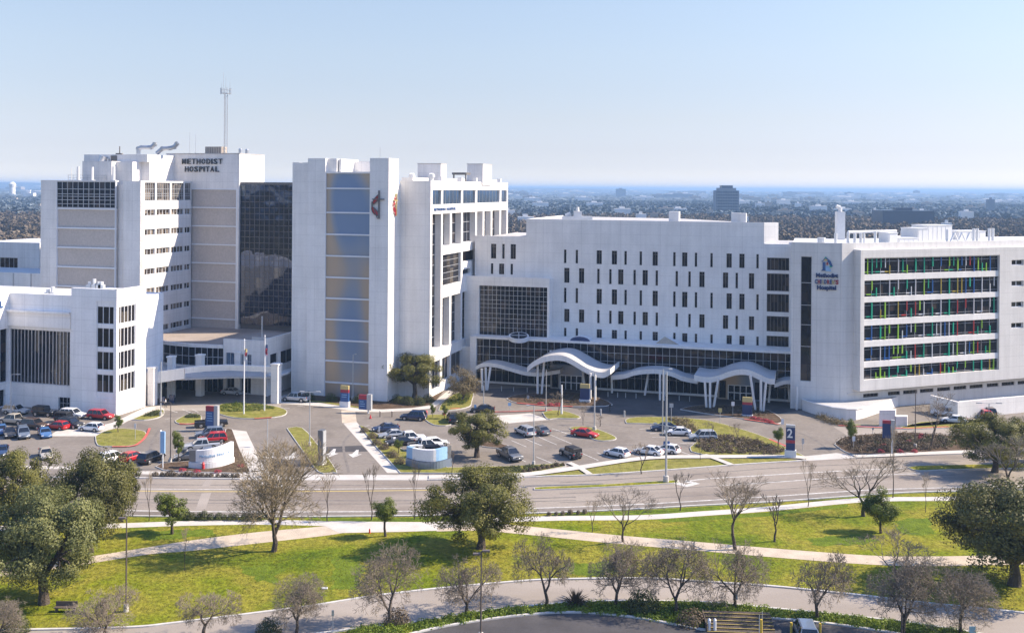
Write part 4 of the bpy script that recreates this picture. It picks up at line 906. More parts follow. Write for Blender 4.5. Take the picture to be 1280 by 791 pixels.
# front walks
poly('sidewalk', [(400, 503.5), (449, 510.5), (477, 511.6), (515, 509.8), (538, 506.4), (546, 499.5), (561, 487), (568, 489), (552, 503), (541, 510), (515, 513.2), (477, 515), (445, 514.2), (400, 507.5), (352, 504.5), (340, 500), (352, 500)], .02, M['walk'])
q = [G(*p) for p in ((400, 503), (449, 510), (477, 511.2), (515, 509.4), (538, 506), (546, 499), (556, 487), (484, 496), (370, 491), (352, 499))]
mb = MB(); mb.face([(p.x, p.y, .03) for p in q][::-1]); struct(mb.build('planting_bed', M['mulch']))
q = [G(*p) for p in ((365, 500), (400, 501), (449, 508.5), (449, 510), (400, 503), (365, 501))]
mb = MB(); mb.face([(p.x, p.y, .036) for p in q][::-1]); struct(mb.build('grass_verge', M['grass2']))
poly('sidewalk', [(141, 528), (182, 509), (200, 507), (206, 512), (182, 517.5), (160, 526), (146, 534), (119, 545), (60, 545), (75, 536), (112, 535)], .014, M['walk'])
poly('sidewalk', [(290, 538), (308, 540), (331, 588), (312, 590), (300, 565)], .165, M['walk'])
poly('sidewalk', [(429, 529), (446, 527.5), (501, 591), (484, 591)], .02, M['walk'])
strip('sidewalk', [(180, 590.5), (240, 592), (300, 593.5), (336, 589)], 1.7, .02, M['walk'])
strip('sidewalk', [(-60, 582), (0, 583), (95, 585), (135, 588), (180, 590.5)], 1.5, .02, M['walk'])
strip('sidewalk', [(536, 597), (600, 596), (655, 594), (718, 586), (783, 576), (823, 572.3), (880, 571.6), (982, 571.3), (1008, 573.5)], 1.9, .17, M['walk'])
poly('verge', [(600, 598.3), (655, 596), (718, 588), (783, 578), (823, 574), (880, 573), (985, 573), (1003, 576), (925, 580.7), (840, 587), (741, 593.6), (681, 595.4)], .03, M['grass2'])
strip('sidewalk', [(711, 579), (724, 585), (737, 593.5)], 1.0, .175, M['walk']); strip('sidewalk', [(880, 569), (897, 575), (915, 582)], 1.1, .175, M['walk'])
strip('sidewalk', [(1068, 571), (1110, 569.6), (1190, 566), (1300, 562)], 1.7, .17, M['walk'])
# the park
strip('sidewalk', [(-60, 661), (60, 659), (142, 657), (230, 654), (320, 652.5), (400, 654), (470, 658), (540, 655), (620, 650), (700, 647.5), (800, 646.5), (880, 641.5), (960, 635.8), (1060, 626), (1118, 623.6), (1173, 623.2), (1330, 621)], 1.9, .02, M['walk'])
poly('sidewalk', [(395, 652), (424, 651), (460, 651.8), (545, 652.5), (548, 663), (500, 664.5), (424, 666)], .024, M['walk'])
poly('gravel_path', [tuple(p) + (0,) for p in smooth_px([(-60, 716), (60, 703), (183, 684), (240, 675), (320, 665), (400, 658), (428, 655)])] + [tuple(p) + (0,) for p in smooth_px([(428, 666), (400, 670), (320, 679), (240, 688), (183, 693), (60, 712), (-60, 728)])], .014, M['gravel'])
strip('gravel_path', [(545, 659), (600, 658), (662, 663), (772, 674), (868, 682), (960, 690), (1087, 699.5), (1171, 701), (1265, 699), (1340, 696)], 3.1, .016, M['gravel'])
D1 = [(-120, 790), (33, 788), (160, 785), (218, 779.5), (320, 767), (396, 757), (472, 745), (561, 735), (640, 728), (690, 725), (805, 723.5), (869, 727), (960, 733), (1056, 742.5), (1163, 755), (1280, 766.6), (1400, 780)]
D2 = [(-120, 850), (160, 830), (401, 792), (510, 779), (574, 768.5), (640, 760), (742, 752), (869, 752.6), (960, 760), (1112, 775.5), (1199, 788), (1300, 806), (1400, 820)]
poly('driveway', [tuple(p) + (0,) for p in smooth_px(D1)] + [tuple(p) + (0,) for p in smooth_px(D2)][::-1], .012, M['drive'])
mb = MB(); ribbon(mb, smooth_px(D1), .32, 0, .15, off=.1); ribbon(mb, smooth_px(D2), .3, 0, .15)
D3 = [(380, 830), (480, 801), (518, 791.5), (561, 782), (640, 770.5), (716, 765.5), (792, 771.5), (869, 785.5), (884, 788)]
ribbon(mb, smooth_px(D3), .3, 0, .15)
D4 = [(884, 768), (960, 772.5), (1040, 780), (1110, 790), (1180, 802)]; ribbon(mb, smooth_px(D4), .3, 0, .15)
struct(mb.build('kerb', M['kerb']))
poly('parking_lot', [tuple(p) + (0,) for p in smooth_px(D3)] + [(884, 830), (700, 900), (380, 900)], .010, M['asphalt_dark'])
poly('parking_lot', [tuple(p) + (0,) for p in smooth_px(D4)] + [(1200, 900), (884, 900), (884, 830)], .011, M['asphalt_dark'])
def ragged(pts, seed, amp=.55):
    q = [tuple(G(*p))[:2] for p in pts]; q = q + [q[0]]; out = []; rg = random.Random(seed)
    for a, b in zip(q, q[1:]):
        L = math.dist(a, b); n = max(3, int(L / .35))
        for k in range(n): t = k / n; j = amp * (.6 * math.sin(t * L * 1.7 + seed) + rg.uniform(-.5, .5)); dx, dy = (b[0] - a[0]) / L, (b[1] - a[1]) / L; out.append((a[0] + (b[0] - a[0]) * t - dy * j, a[1] + (b[1] - a[1]) * t + dx * j, 0))
    return out
poly('lawn_patch', ragged([(416, 698), (447, 694), (455, 712), (446, 735), (416, 737), (417, 718)], 1, .35), .010, M['grass_green'])
poly('lawn_patch', ragged([(300, 708), (330, 704), (352, 712), (345, 728), (322, 727)], 2, .5), .0105, M['grass_green'])
poly('lawn_patch', ragged([(1010, 672), (1075, 668), (1100, 676), (1060, 682), (1015, 681)], 3, .4), .0107, M['grass_green'])
poly('lawn_patch', ragged([(1118, 650), (1160, 646), (1168, 668), (1125, 668)], 4, .4), .0109, M['grass_green'])
poly('lawn_patch', ragged([(700, 706), (780, 700), (800, 716), (720, 720)], 5, .5), .0111, M['grass_green'])
poly('lawn_patch', ragged([(170, 664), (260, 661), (270, 668), (190, 676)], 6, .4), .0113, M['grass_green'])
poly('lawn_edge', [(380, 648), (430, 647.5), (520, 646.5), (620, 644.8), (620, 649), (540, 651.5), (470, 652), (400, 650.5)], .0108, M['grass_green'])
poly('lawn_edge', [(690, 642.5), (800, 637.5), (900, 632), (900, 638), (800, 643.5), (690, 645.5)], .0112, M['grass_green'])
poly('lawn_edge', [(820, 649), (960, 640), (1060, 630), (1060, 633), (960, 645), (830, 653)], .0116, M['grass_green'])
# red painted kerbs
rk = MB()
for pts in ([(140, 559), (166, 558), (178, 551), (184, 543), (187, 536)], [(224, 530.3), (236, 530.6), (248, 529.3)], [(646, 504.3), (680, 507.3), (716, 508.8)], [(612, 515.5), (650, 514.8), (690, 513)], [(930, 524.5), (955, 528), (974, 531)], [(1048, 532.5), (1090, 534.5), (1136, 536), (1186, 534)], [(563, 511.5), (575, 510.8)], [(318, 523.8), (340, 522.5)], [(962, 549.6), (984, 559)]):
    ribbon(rk, smooth_px(pts), .42, .15, .172)
struct(rk.build('red_kerb', M['redpaint']))

# ------------------------------------------------------------ far country: woods, hills, city
def ico(sub):
    import bmesh
    bm = bmesh.new(); bmesh.ops.create_icosphere(bm, subdivisions=sub, radius=1); v = np.array([x.co[:] for x in bm.verts]); f = np.array([[q.index for q in x.verts] for x in bm.faces]); bm.free(); return v, f
def blobs(name, pos, rad, hgt, sub, mat, seed, jit=.28, label=None):
    r = np.random.default_rng(seed); v, f = ico(sub); n = len(pos); k = len(v)
    sc = 1 + r.uniform(-jit, jit, (n, k)); a = r.uniform(0, 6.28, n)
    X = v[None] * sc[..., None]; c, s = np.cos(a)[:, None], np.sin(a)[:, None]
    x = (X[..., 0] * c - X[..., 1] * s) * rad[:, None] + pos[:, :1]; y = (X[..., 0] * s + X[..., 1] * c) * rad[:, None] + pos[:, 1:2]
    z = X[..., 2] * hgt[:, None] * .62 + hgt[:, None] * .45
    V_ = np.stack([x, y, z], -1).reshape(-1, 3); Fc = (f[None] + (np.arange(n) * k)[:, None, None]).reshape(-1, 3)
    o = npobj(name, V_, Fc, mat); stuff(o)
    if label: tag(o, label, 'woods')
    return o
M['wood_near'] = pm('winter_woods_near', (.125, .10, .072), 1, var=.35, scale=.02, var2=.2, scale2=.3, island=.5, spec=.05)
M['wood_far'] = pm('winter_woods_far', (.10, .118, .13), 1, var=.45, scale=.0035, var2=.25, scale2=.02, island=.45, spec=.05)  # distance haze is partly painted into this pale bluish base colour
r = np.random.default_rng(5)
def sector(d0, d1, n, half=30):
    d = np.sqrt(r.uniform(d0 * d0, d1 * d1, n)); a = np.radians(r.uniform(-half, half, n)); return np.stack([d * np.sin(a), d * np.cos(a)], -1), d
def leafwood(name, pos, rad, hgt, per, size, mat, seed, label):
    rg = np.random.default_rng(seed); n = len(pos); d = rg.normal(size=(n * per, 3)); d /= np.linalg.norm(d, axis=1)[:, None]; rr_ = (rg.uniform(.3, 1, n * per) ** .5)[:, None]
    R_ = np.repeat(rad, per)[:, None]; H_ = np.repeat(hgt, per); c = np.zeros((n * per, 3)); c[:, :2] = np.repeat(pos, per, 0) + (d * rr_ * R_)[:, :2]; c[:, 2] = H_ * .55 + (d * rr_)[:, 2] * H_ * .45
    a = rg.normal(size=c.shape); nn = d + rg.normal(size=c.shape) * .4; nn /= np.linalg.norm(nn, axis=1)[:, None]; a -= (a * nn).sum(1)[:, None] * nn; a /= np.linalg.norm(a, axis=1)[:, None]; b = np.cross(nn, a); s = (size * rg.uniform(.6, 1.4, len(c)))[:, None]
    v = np.stack([c - a * s, c - b * s, c + a * s, c + b * s], 1).reshape(-1, 3); o = npobj(name, v, np.arange(len(v)).reshape(-1, 4), mat); stuff(o); return tag(o, label, 'woods')

p, d = sector(335, 1500, 11500); keep = np.sin(p[:, 0] * .013 + 1) * np.cos(p[:, 1] * .011) > -.82; p = p[keep]; n = len(p)
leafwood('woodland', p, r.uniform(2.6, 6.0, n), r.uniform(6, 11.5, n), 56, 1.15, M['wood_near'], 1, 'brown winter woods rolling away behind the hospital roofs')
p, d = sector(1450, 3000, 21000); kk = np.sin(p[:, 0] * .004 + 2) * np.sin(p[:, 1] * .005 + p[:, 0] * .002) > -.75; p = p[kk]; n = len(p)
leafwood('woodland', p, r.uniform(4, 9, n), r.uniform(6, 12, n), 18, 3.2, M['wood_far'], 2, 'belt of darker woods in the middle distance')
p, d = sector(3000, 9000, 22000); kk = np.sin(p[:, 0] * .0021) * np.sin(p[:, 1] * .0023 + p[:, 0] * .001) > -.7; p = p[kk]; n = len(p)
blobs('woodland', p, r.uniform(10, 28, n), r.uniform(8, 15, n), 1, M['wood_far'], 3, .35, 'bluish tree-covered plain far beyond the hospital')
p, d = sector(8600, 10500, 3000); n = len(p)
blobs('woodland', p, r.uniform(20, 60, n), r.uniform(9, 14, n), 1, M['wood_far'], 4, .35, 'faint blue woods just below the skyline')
# hills on the skyline
nx, ny = 220, 14; hv = []
for j in range(ny):
    for i in range(nx):
        x = -15500 + 31000 * i / (nx - 1); y = 9000 + 5000 * j / (ny - 1); t = (x + 8000) / 16000
        e = math.sin(math.pi * min(1, j / (ny - 1) * 1.0)); base = max(30, 68 - 34 * max(0, min(1, (x + 5000) / 10000)))
        h = min(70, base * e * (.86 + .12 * math.sin(x * .0011 + j * .3) + .07 * math.sin(x * .0031 + j) + .03 * math.sin(x * .009))); hv.append((x, y, max(-1, h)))
hf = [(j * nx + i, j * nx + i + 1, (j + 1) * nx + i + 1, (j + 1) * nx + i) for j in range(ny - 1) for i in range(nx - 1)]
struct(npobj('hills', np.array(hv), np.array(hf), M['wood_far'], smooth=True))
# haze: closed box round everything on the ground
hm = bpy.data.materials.new('haze_air'); hm.use_nodes = True; N = hm.node_tree.nodes; N.remove(N['Principled BSDF'])
pv = N.new('ShaderNodeVolumePrincipled'); pv.inputs['Color'].default_value = (.38, .60, .90, 1); pv.inputs['Density'].default_value = 1.6e-4; pv.inputs['Anisotropy'].default_value = .1
hm.node_tree.links.new(pv.outputs[0], N['Material Output'].inputs['Volume'])
mb = MB(); mb.box((-17500, -8500, -1.2), (17500, 25500, 72.5)); stuff(mb.build('haze', hm))

M['bldg_w'] = pm('far_white_wall', (.8, .77, .72), .9, var=.1, scale=.05); M['bldg_t'] = pm('far_tan_wall', (.40, .34, .28), .9, var=.1, scale=.05)
M['bldg_g'] = pm('far_dark_glass', (.03, .05, .09), .3, spec=.6); M['bldg_s'] = pm('far_grey_wall', (.2, .22, .25), .8, var=.1)
def farb(px, D, wpx, z, mat, label=None, floors=0, grp=None, dep=None, win='bldg_g', rz=0, name='distant_building', cat='building'):
    c = P(px, 300, D); wd = wpx * D / F; dep = dep or wd * .6; mb = MB(); mb.box((c.x - wd / 2, D, 0), (c.x + wd / 2, D + dep, z), 0)
    for k in range(floors):
        a = z * (k + .35) / (floors + .2); b = z * (k + .85) / (floors + .2); mb.box((c.x - wd * .47, D - .3, a), (c.x + wd * .47, D - .02, b), 1)
    mb.box((c.x - wd * .2, D + dep * .2, z), (c.x + wd * .12, D + dep * .5, z + 2.5 + z * .03), 0)
    o = empty(name, (c.x, D, 0), label, cat, grp); mb2 = mb.build('walls', [M[mat], M[win]], o); return o
o = farb(909, 1650, 29, 42, 'bldg_s', 'tall dark stepped office tower standing alone on the skyline', 9)
ORG_ = P(909, 300, 1650); mb = MB(); mb.box((ORG_.x - 14, 1652, 42), (ORG_.x + 14, 1670, 46), 0); mb.box((ORG_.x - 9, 1653, 46), (ORG_.x + 9, 1668, 50), 1)
for k in range(-4, 5): mb.box((ORG_.x + k * 3.9 - .35, 1649.2, 0), (ORG_.x + k * 3.9 + .35, 1649.6, 40), 0)
mb.build('crown_block', [M['bldg_s'], M['bldg_g']], o)
farb(1135.5, 1150, 65, 21.5, 'bldg_g', 'wide dark blue glass office block on the right skyline', 0)
farb(1239, 1900, 9, 29, 'bldg_s', 'slim grey-blue tower far right below the skyline', 0)
farb(776, 4800, 12, 44, 'bldg_s', 'small dark square block on the skyline above the long roof', 0)
farb(849, 4300, 35, 24, 'bldg_s', 'low wide dark block on the skyline left of the stepped tower', 0)
farb(1062, 5200, 10, 34, 'bldg_s', 'small grey block with a white flank on the skyline right of the stepped tower')
farb(988, 5600, 16, 33, 'bldg_s', 'faint grey block far off between the stepped tower and the small grey block')
farb(1146, 6200, 7, 45, 'bldg_s', 'faint tall block on the haze above the wide blue glass office')
farb(888, 1560, 6, 13, 'bldg_t', 'small tan block at the foot of the stepped tower'); farb(960, 2500, 7, 25, 'bldg_w', 'pale far block right of the stepped tower')
# water tower
c = P(15, 300, 3300); o = empty('water_tower', (c.x, 3300, 0), 'white water tower far off on the left skyline', 'water tower'); mb = MB()
mb.tube((c.x, 3300, 0), (c.x, 3300, 38), 9, 9, 16); mb.build('stem', M['bldg_w'], o); mb = MB()
mb.tube((c.x, 3300, 38), (c.x, 3300, 46), 10, 11, 16); mb.tube((c.x, 3300, 46), (c.x, 3300, 52), 11, 4, 16); mb.build('tank', M['bldg_w'], o)
rr = random.Random(8)
for k in range(296):
    t = rr.random(); D_ = 900 * (9.5 ** t) if k > 140 else rr.uniform(2800, 8500); px = rr.uniform(-40, 1320)
    wpx = rr.uniform(4, 13) * (2.0 if D_ > 2500 else 1.6); mt_ = rr.choice(['bldg_w', 'bldg_w', 'bldg_t'])
    wh = ('at the left edge' if px < 60 else 'left of the ward roof' if px < 700 else 'above the long ward roof' if px < 860 else 'near the stepped tower' if px < 960 else 'near the hooked stack' if px < 1070 else 'near the blue glass office' if px < 1190 else 'at the right edge')
    farb(px, D_, wpx, min(32, rr.uniform(7, 12) + D_ * .003), mt_, '%s %s low building in the %s woods %s' % ('wide' if wpx > 9 else 'small', 'white' if mt_ == 'bldg_w' else 'tan', 'hazy blue' if D_ > 3500 else 'nearer' if D_ < 1600 else 'middle', wh), 0, 'pale low buildings scattered through the far woods')
# the pale school-like block behind the wing's roof, right
farb(1145, 520, 62, 20, 'bldg_w', 'pale flat block with dark openings just behind the rooftop pipes on the right', 2)
farb(1130, 470, 40, 17, 'bldg_w', 'low pale flat-roofed annex left of the block behind the rooftop pipes', 0)
# ============================================================ TREES AND PLANTS
def leafquads(cent, size, rg, nrm=None):
    n = len(cent); a = rg.normal(size=(n, 3))
    if nrm is not None: nn = nrm + rg.normal(size=(n, 3)) * .38; nn /= np.linalg.norm(nn, axis=1)[:, None]; a -= (a * nn).sum(1)[:, None] * nn
    a /= np.linalg.norm(a, axis=1)[:, None] + 1e-9
    b = rg.normal(size=(n, 3)) if nrm is None else np.cross(nn, a); b -= (b * a).sum(1)[:, None] * a; b /= np.linalg.norm(b, axis=1)[:, None] + 1e-9
    s = (size * rg.uniform(.6, 1.35, n))[:, None]; a = a * s * .5; b = b * s * .38
    V_ = np.stack([cent - a, cent - b, cent + a, cent + b], 1).reshape(-1, 3); return V_, np.arange(4 * n).reshape(-1, 4)
def oak(seed, H, W, trunk_h, leaf, clumps=46, per=560, lsz=.30, name='live_oak', cr=None, bm='bark'):
    """broad evergreen: tapered trunk, limbs to every clump, leaf clumps on an uneven dome"""
    rg = np.random.default_rng(seed); r = empty(name, (0, 0, 0)); mb = MB(); tr = .024 * H + .03 if H < 7 else .028 * H + .10
    cs = []; cz = trunk_h + (H - trunk_h) * .42
    i = 0
    while len(cs) < clumps:
        i += 1; d = rg.normal(size=3); d /= np.linalg.norm(d); rad = rg.uniform(.22, 1) ** .45
        az_ = math.atan2(d[1], d[0]); lob = 1 + .20 * math.sin(3 * az_ + seed) * math.cos(d[2] * 2.5 + seed) + .10 * math.sin(5 * az_ + 2 * seed) + rg.uniform(-.16, .12)
        p = np.array([d[0] * W / 2 * rad * lob * .84, d[1] * W / 2 * rad * lob * .84, cz + d[2] * (H - trunk_h) * .5 * rad * lob * .86])
        if p[2] < trunk_h * .8 or i > 5000 and len(cs) > 10 and i > 9000: continue
        cs.append((p, rg.uniform(.65, 1.25)))
    R0 = cr or .088 * W + .22
    pts = []; nr = []
    fork = Vector((rg.uniform(-.3, .3), rg.uniform(-.3, .3), trunk_h)); mb.tube((0, 0, -.1), fork * .5 + Vector((.1, 0, 0)), tr * 1.35, tr, 8); mb.tube(fork * .5 + Vector((.1, 0, 0)), fork, tr, tr * .85, 8)
    mains = [Vector((math.cos(t) * W * .16, math.sin(t) * W * .16, trunk_h + (H - trunk_h) * rg.uniform(.2, .4))) for t in np.arange(5) * 1.256 + seed] + [Vector((0, 0, trunk_h + (H - trunk_h) * .5))]
    for m_ in mains: mb.tube(fork, m_, tr * .62, tr * .34, 6, cap=False)
    for p, s in cs:
        q = Vector(p); m_ = min(mains, key=lambda a: (a - q).length); mid = m_.lerp(q, .5) + Vector(rg.uniform(-.4, .4, 3)); mb.tube(m_, mid, tr * .3, tr * .16, 5, cap=False); mb.tube(mid, q, tr * .16, .03, 4, cap=False)
        n = int(per * s); d = rg.normal(size=(n, 3)); d /= np.linalg.norm(d, axis=1)[:, None]; rad = rg.uniform(.25, 1, n) ** .55
        sub = rg.normal(size=(7, 3)); sub /= np.linalg.norm(sub, axis=1)[:, None]; bump = 1 + .35 * np.max(d @ sub.T, axis=1) - .25
        cd_ = p - np.array([0, 0, cz - H * .1]); cd_ /= np.linalg.norm(cd_) + 1e-6; nr.append(d * .75 + cd_ * .6); pts.append(p + d * (rad * bump)[:, None] * R0 * s * np.array([1, 1, .78]))
    mb.build('trunk', M[bm], r); v, f = leafquads(np.concatenate(pts), lsz, rg, np.concatenate(nr)); npobj('crown', v, f, M[leaf], r); return r
def bare(seed, H, W, trunk_h, levels=7, spread=.55, up=.12, mat='twig', trunks=1, name='bare_tree', tr=None, twig=.014, split=(2, 3), lat=0):
    rg = random.Random(seed); r = empty(name, (0, 0, 0)); segs = []
    def grow(p, d, L, rad, lev):
        mid = p + d * L * .5 + Vector((rg.uniform(-1, 1), rg.uniform(-1, 1), rg.uniform(-.5, .5))) * L * .06; q = p + d * L
        segs.append((p, mid, rad, rad * .85, lev)); segs.append((mid, q, rad * .85, rad * .68, lev))
        if lev >= levels: return
        if lat and lev in (1, 2, 3):
            for _ in range(2):
                a = Matrix.Rotation(rg.uniform(0, 6.28), 3, d) @ d.orthogonal().normalized(); nd = (d * .35 + a).normalized(); grow(p.lerp(q, rg.uniform(.3, .9)), nd, L * .62, max(twig, rad * .4), max(lev + 2, 4))
        n = rg.choice(split) if lev < levels - 2 else (3 if lev < levels - 1 else 4); az = rg.uniform(0, 6.28)
        for i in range(n):
            ang = rg.uniform(.45, 1.15) * spread * (1 if i else .6) * (1 + .12 * max(0, lev - 3)); az += 2.1 + rg.uniform(-.4, .4)
            a = d.orthogonal().normalized(); a = Matrix.Rotation(az, 3, d) @ a; nd = (d * math.cos(ang) + a * math.sin(ang)); nd.z += up; nd.normalize()
            st = q if i == 0 else (mid.lerp(q, rg.uniform(.1, 1)) if lev > 0 else p.lerp(q, rg.uniform(.86, 1)))
            grow(st, nd, L * rg.uniform(.66, .86), max(twig, rad * rg.uniform(.55, .72)), lev + 1)
    for t in range(trunks):
        d = Vector((rg.uniform(-.07, .07), rg.uniform(-.07, .07), 1)) if trunks == 1 else Vector((math.cos(t * 2.1 + seed) * .25, math.sin(t * 2.1 + seed) * .25, 1))
        grow(Vector((0, 0, -.1)), d.normalized(), trunk_h, tr or (.02 * H + .05), 0)
    zs = [q.z for _, q, *_ in segs]; xs = [abs(q.x) for _, q, *_ in segs] + [abs(q.y) for _, q, *_ in segs]
    th = trunk_h; kz = (H - th) / (sorted(zs)[int(len(zs) * .995)] - th); kx = (W / 2) / sorted(xs)[int(len(xs) * .98)]
    def T_(p): f_ = min(1, max(0, p.z / th)); return Vector((p.x * (1 + (kx - 1) * f_), p.y * (1 + (kx - 1) * f_), p.z if p.z < th else th + (p.z - th) * kz))
    a, b = MB(), MB()
    for p, q, r0, r1, lev in segs:
        if lev <= 2: a.tube(T_(p), T_(q), r0, r1, 7 if lev == 0 else 5, cap=False)
        else: b.tube(T_(p), T_(q), r0, r1, 3, cap=False)
    a.build('trunk', M['bark'], r); b.build('crown', M[mat], r); return r
OAK = [oak(21, 13, 14, 1.9, 'oak', 80, 540, .21), oak(2, 12, 14, 1.9, 'oak_dark', 76, 540, .21), oak(3, 12, 13, 2.2, 'pale_leaf', 78, 600, .19)]
oakS = oak(4, 8, 8, 1.9, 'oak', 48, 430, .18, name='oak_tree'); oakS2 = oak(11, 8.5, 9, 2.4, 'oak', 50, 430, .18, name='oak_tree')
small = [oak(5, 5.5, 4.2, 1.7, 'fresh', 20, 420, .15, name='young_evergreen', cr=.75), oak(6, 5.2, 3.2, 2.0, 'fresh', 18, 400, .14, name='young_evergreen', cr=.7), oak(7, 5.4, 5, 1.6, 'fresh', 30, 600, .15, name='young_evergreen', cr=.95)]
tanS = oak(8, 5.5, 6, .8, 'tanleaf', 30, 260, .15, name='ornamental_tree', cr=1.1)
elm = [bare(20, 7.4, 6.2, 1.7, 8, .74, .015, lat=1), bare(21, 7.2, 6.4, 1.6, 8, .78, .01, lat=1), bare(22, 7.0, 6.0, 1.6, 8, .74, .02, lat=1), bare(23, 7.4, 6.6, 1.8, 8, .80, .01, lat=1)]
big = [bare(34, 12.5, 11, 2.0, 8, .56, .07, 'twig_yellow', tr=.34, twig=.018, lat=1), bare(31, 11, 10, 2.2, 7, .55, .10, tr=.26, twig=.018), bare(32, 8.5, 9, 1.6, 7, .62, .07, tr=.2, twig=.018)]
sap = [bare(40, 6, 1.5, 1.6, 5, .4, .25, tr=.06, twig=.013, split=(2, 2)), bare(41, 6.5, 2.2, 1.6, 6, .45, .22, tr=.07, twig=.013, split=(2, 2))]
SZ = {}
for o, h, w_ in [(OAK[0], 13, 14), (OAK[1], 12, 14), (OAK[2], 12, 13), (oakS, 8, 8), (oakS2, 8.5, 9), (small[0], 5.5, 4.2), (small[1], 5.2, 3.2), (small[2], 5.4, 5), (tanS, 5.5, 6), (elm[0], 7.4, 6.2), (elm[1], 7.2, 6.4), (elm[2], 7, 6), (elm[3], 7.4, 6.6), (big[0], 12.5, 11), (big[1], 11, 10), (big[2], 8.5, 9), (sap[0], 6, 1.5), (sap[1], 6.5, 2.2)]: SZ[o.name] = (h, w_)
rt = random.Random(3)
def tree(o, px, py, top, wpx, label, group=None, cat='tree', rz=None):
    g = G(px, py); D_ = g.y; h = (py - top) * D_ / F; w_ = wpx * D_ / F; H0, W0 = SZ[o.name.split('.')[0] if o.name not in SZ else o.name]
    return place(o, g, rt.uniform(0, 6.28) if rz is None else rz, (w_ / W0, w_ / W0, h / H0), label, cat, group)
ev = 'evergreen trees of the park and car parks'
tree(OAK[2], 55, 754, 590, 170, 'grey-green broad evergreen on the left lawn beside the dark bench', ev)
tree(OAK[1], 112, 690, 548, 130, 'dark evergreen behind the large grey-green one, reaching over the left road', ev)
tree(OAK[0], 20, 668, 545, 110, 'evergreen crown at the left edge in front of the parked cars', ev)
tree(OAK[2], -42, 745, 590, 120, 'evergreen cut by the left edge of the lawn', ev)
tree(oakS2, 152, 652, 566, 52, 'rounded evergreen beside the left end of the road hedge', ev)
tree(OAK[0], 601, 685, 568, 150, 'big rounded live oak in the middle of the park with dense shade under it', ev)
tree(OAK[1], 1268, 731, 580, 215, 'huge spreading live oak at the right edge of the park', ev)
tree(OAK[0], 1243, 590, 507, 112, 'broad live oak beyond the road at the right edge', ev)
tree(OAK[1], 1310, 578, 505, 90, 'live oak cut by the right edge beyond the road', ev)
tree(oakS, 596, 571.5, 508, 78, 'round live oak in the middle of the car park', ev)
tree(oakS2, 518, 499, 434, 74, 'live oak against the white wall of the emblem tower', ev)
tree(tanS, 578, 502, 455, 48, 'tan ornamental tree with pink blossom between tower and lobby canopy')
yg = 'young leafy trees'
tree(small[0], 215, 667, 611, 44, 'young leafy tree beside the left end of the park walk', yg)
tree(small[1], 482, 670, 615, 30, 'slim young leafy tree on the park walk left of the big oak', yg)
tree(small[2], 1101, 666, 612, 46, 'dense round bright green young tree on the right lawn', yg)
tree(small[1], 1065, 560, 519, 15, 'slim dark young tree left of the dark mulch bed', yg)
tree(small[0], 148, 541, 517, 13, 'thin young tree on the grass island by the clinic corner', yg)
tree(small[0], 223, 577, 535, 17, 'thin young tree next to the tall narrow blue post sign', yg)
tree(small[1], 973, 559, 531, 14, 'small conical tree left of the big number 2 sign', yg)
tree(small[0], 541, 522, 503, 8, 'tiny young tree on the hydrant island', yg); tree(small[0], 556, 524, 504, 9, 'tiny young tree right of the hydrant island', yg)
tree(small[1], 498, 567, 547, 12, 'little leafy tree by the row of white trucks', yg)
be = 'bare park trees along the front drive'
rows_ = [(-4, 806, 752, 66, 'cut off by the left edge'), (130, 799, 737, 84, 'near the left brown lamp post'), (255, 794, 735, 82, 'second from the left lamp'), (370, 791, 722, 78, 'left of the small roadside sign'), (485, 783, 684, 82, 'beside the dark oak shade and green lawn patch'),
         (583, 768, 698, 76, 'left of the tall centre lamp post'), (683, 757, 676, 84, 'right of the tall centre lamp post'), (769, 759, 675, 80, 'between the spiky shrub and the dark bush'), (844, 767, 677, 84, 'right of the dark bush'), (919, 760, 677, 80, 'carrying the small blue sign on its trunk'),
         (1021, 774, 692, 86, 'behind the parked blue vehicle'), (1128, 795, 690, 100, 'beside the globe lamp at the lower right'), (1202, 793, 708, 84, 'by the blue sign at the lower right')]
for i, (x, y, t, wd, s) in enumerate(rows_): tree(elm[i % 4], x, y, t, wd, 'bare twiggy tree on the front verge, ' + s, be)
tree(big[0], 342, 689, 556, 122, 'tall bare yellowish tree with forking limbs on the left lawn')
tree(big[1], 919, 687, 583, 104, 'tall bare tree on the gravel path right of centre', 'large bare trees'); tree(big[2], 779, 677, 605, 78, 'low spreading bare tree on the lawn above the gravel path', 'large bare trees')
tree(big[1], 1079, 645, 566, 104, 'crooked bare tree with dark limbs near the right road edge', 'large bare trees'); tree(big[2], 1164, 562, 490, 54, 'bare tree in front of the white ramp wall', 'large bare trees')
tree(big[1], 1262, 610, 540, 90, 'brownish bare tree between the two right oaks', 'large bare trees'); tree(big[2], 1120, 735, 672, 120, 'wide bare tree on the lower right lawn above the drive', 'large bare trees')
sp = 'slender bare saplings'
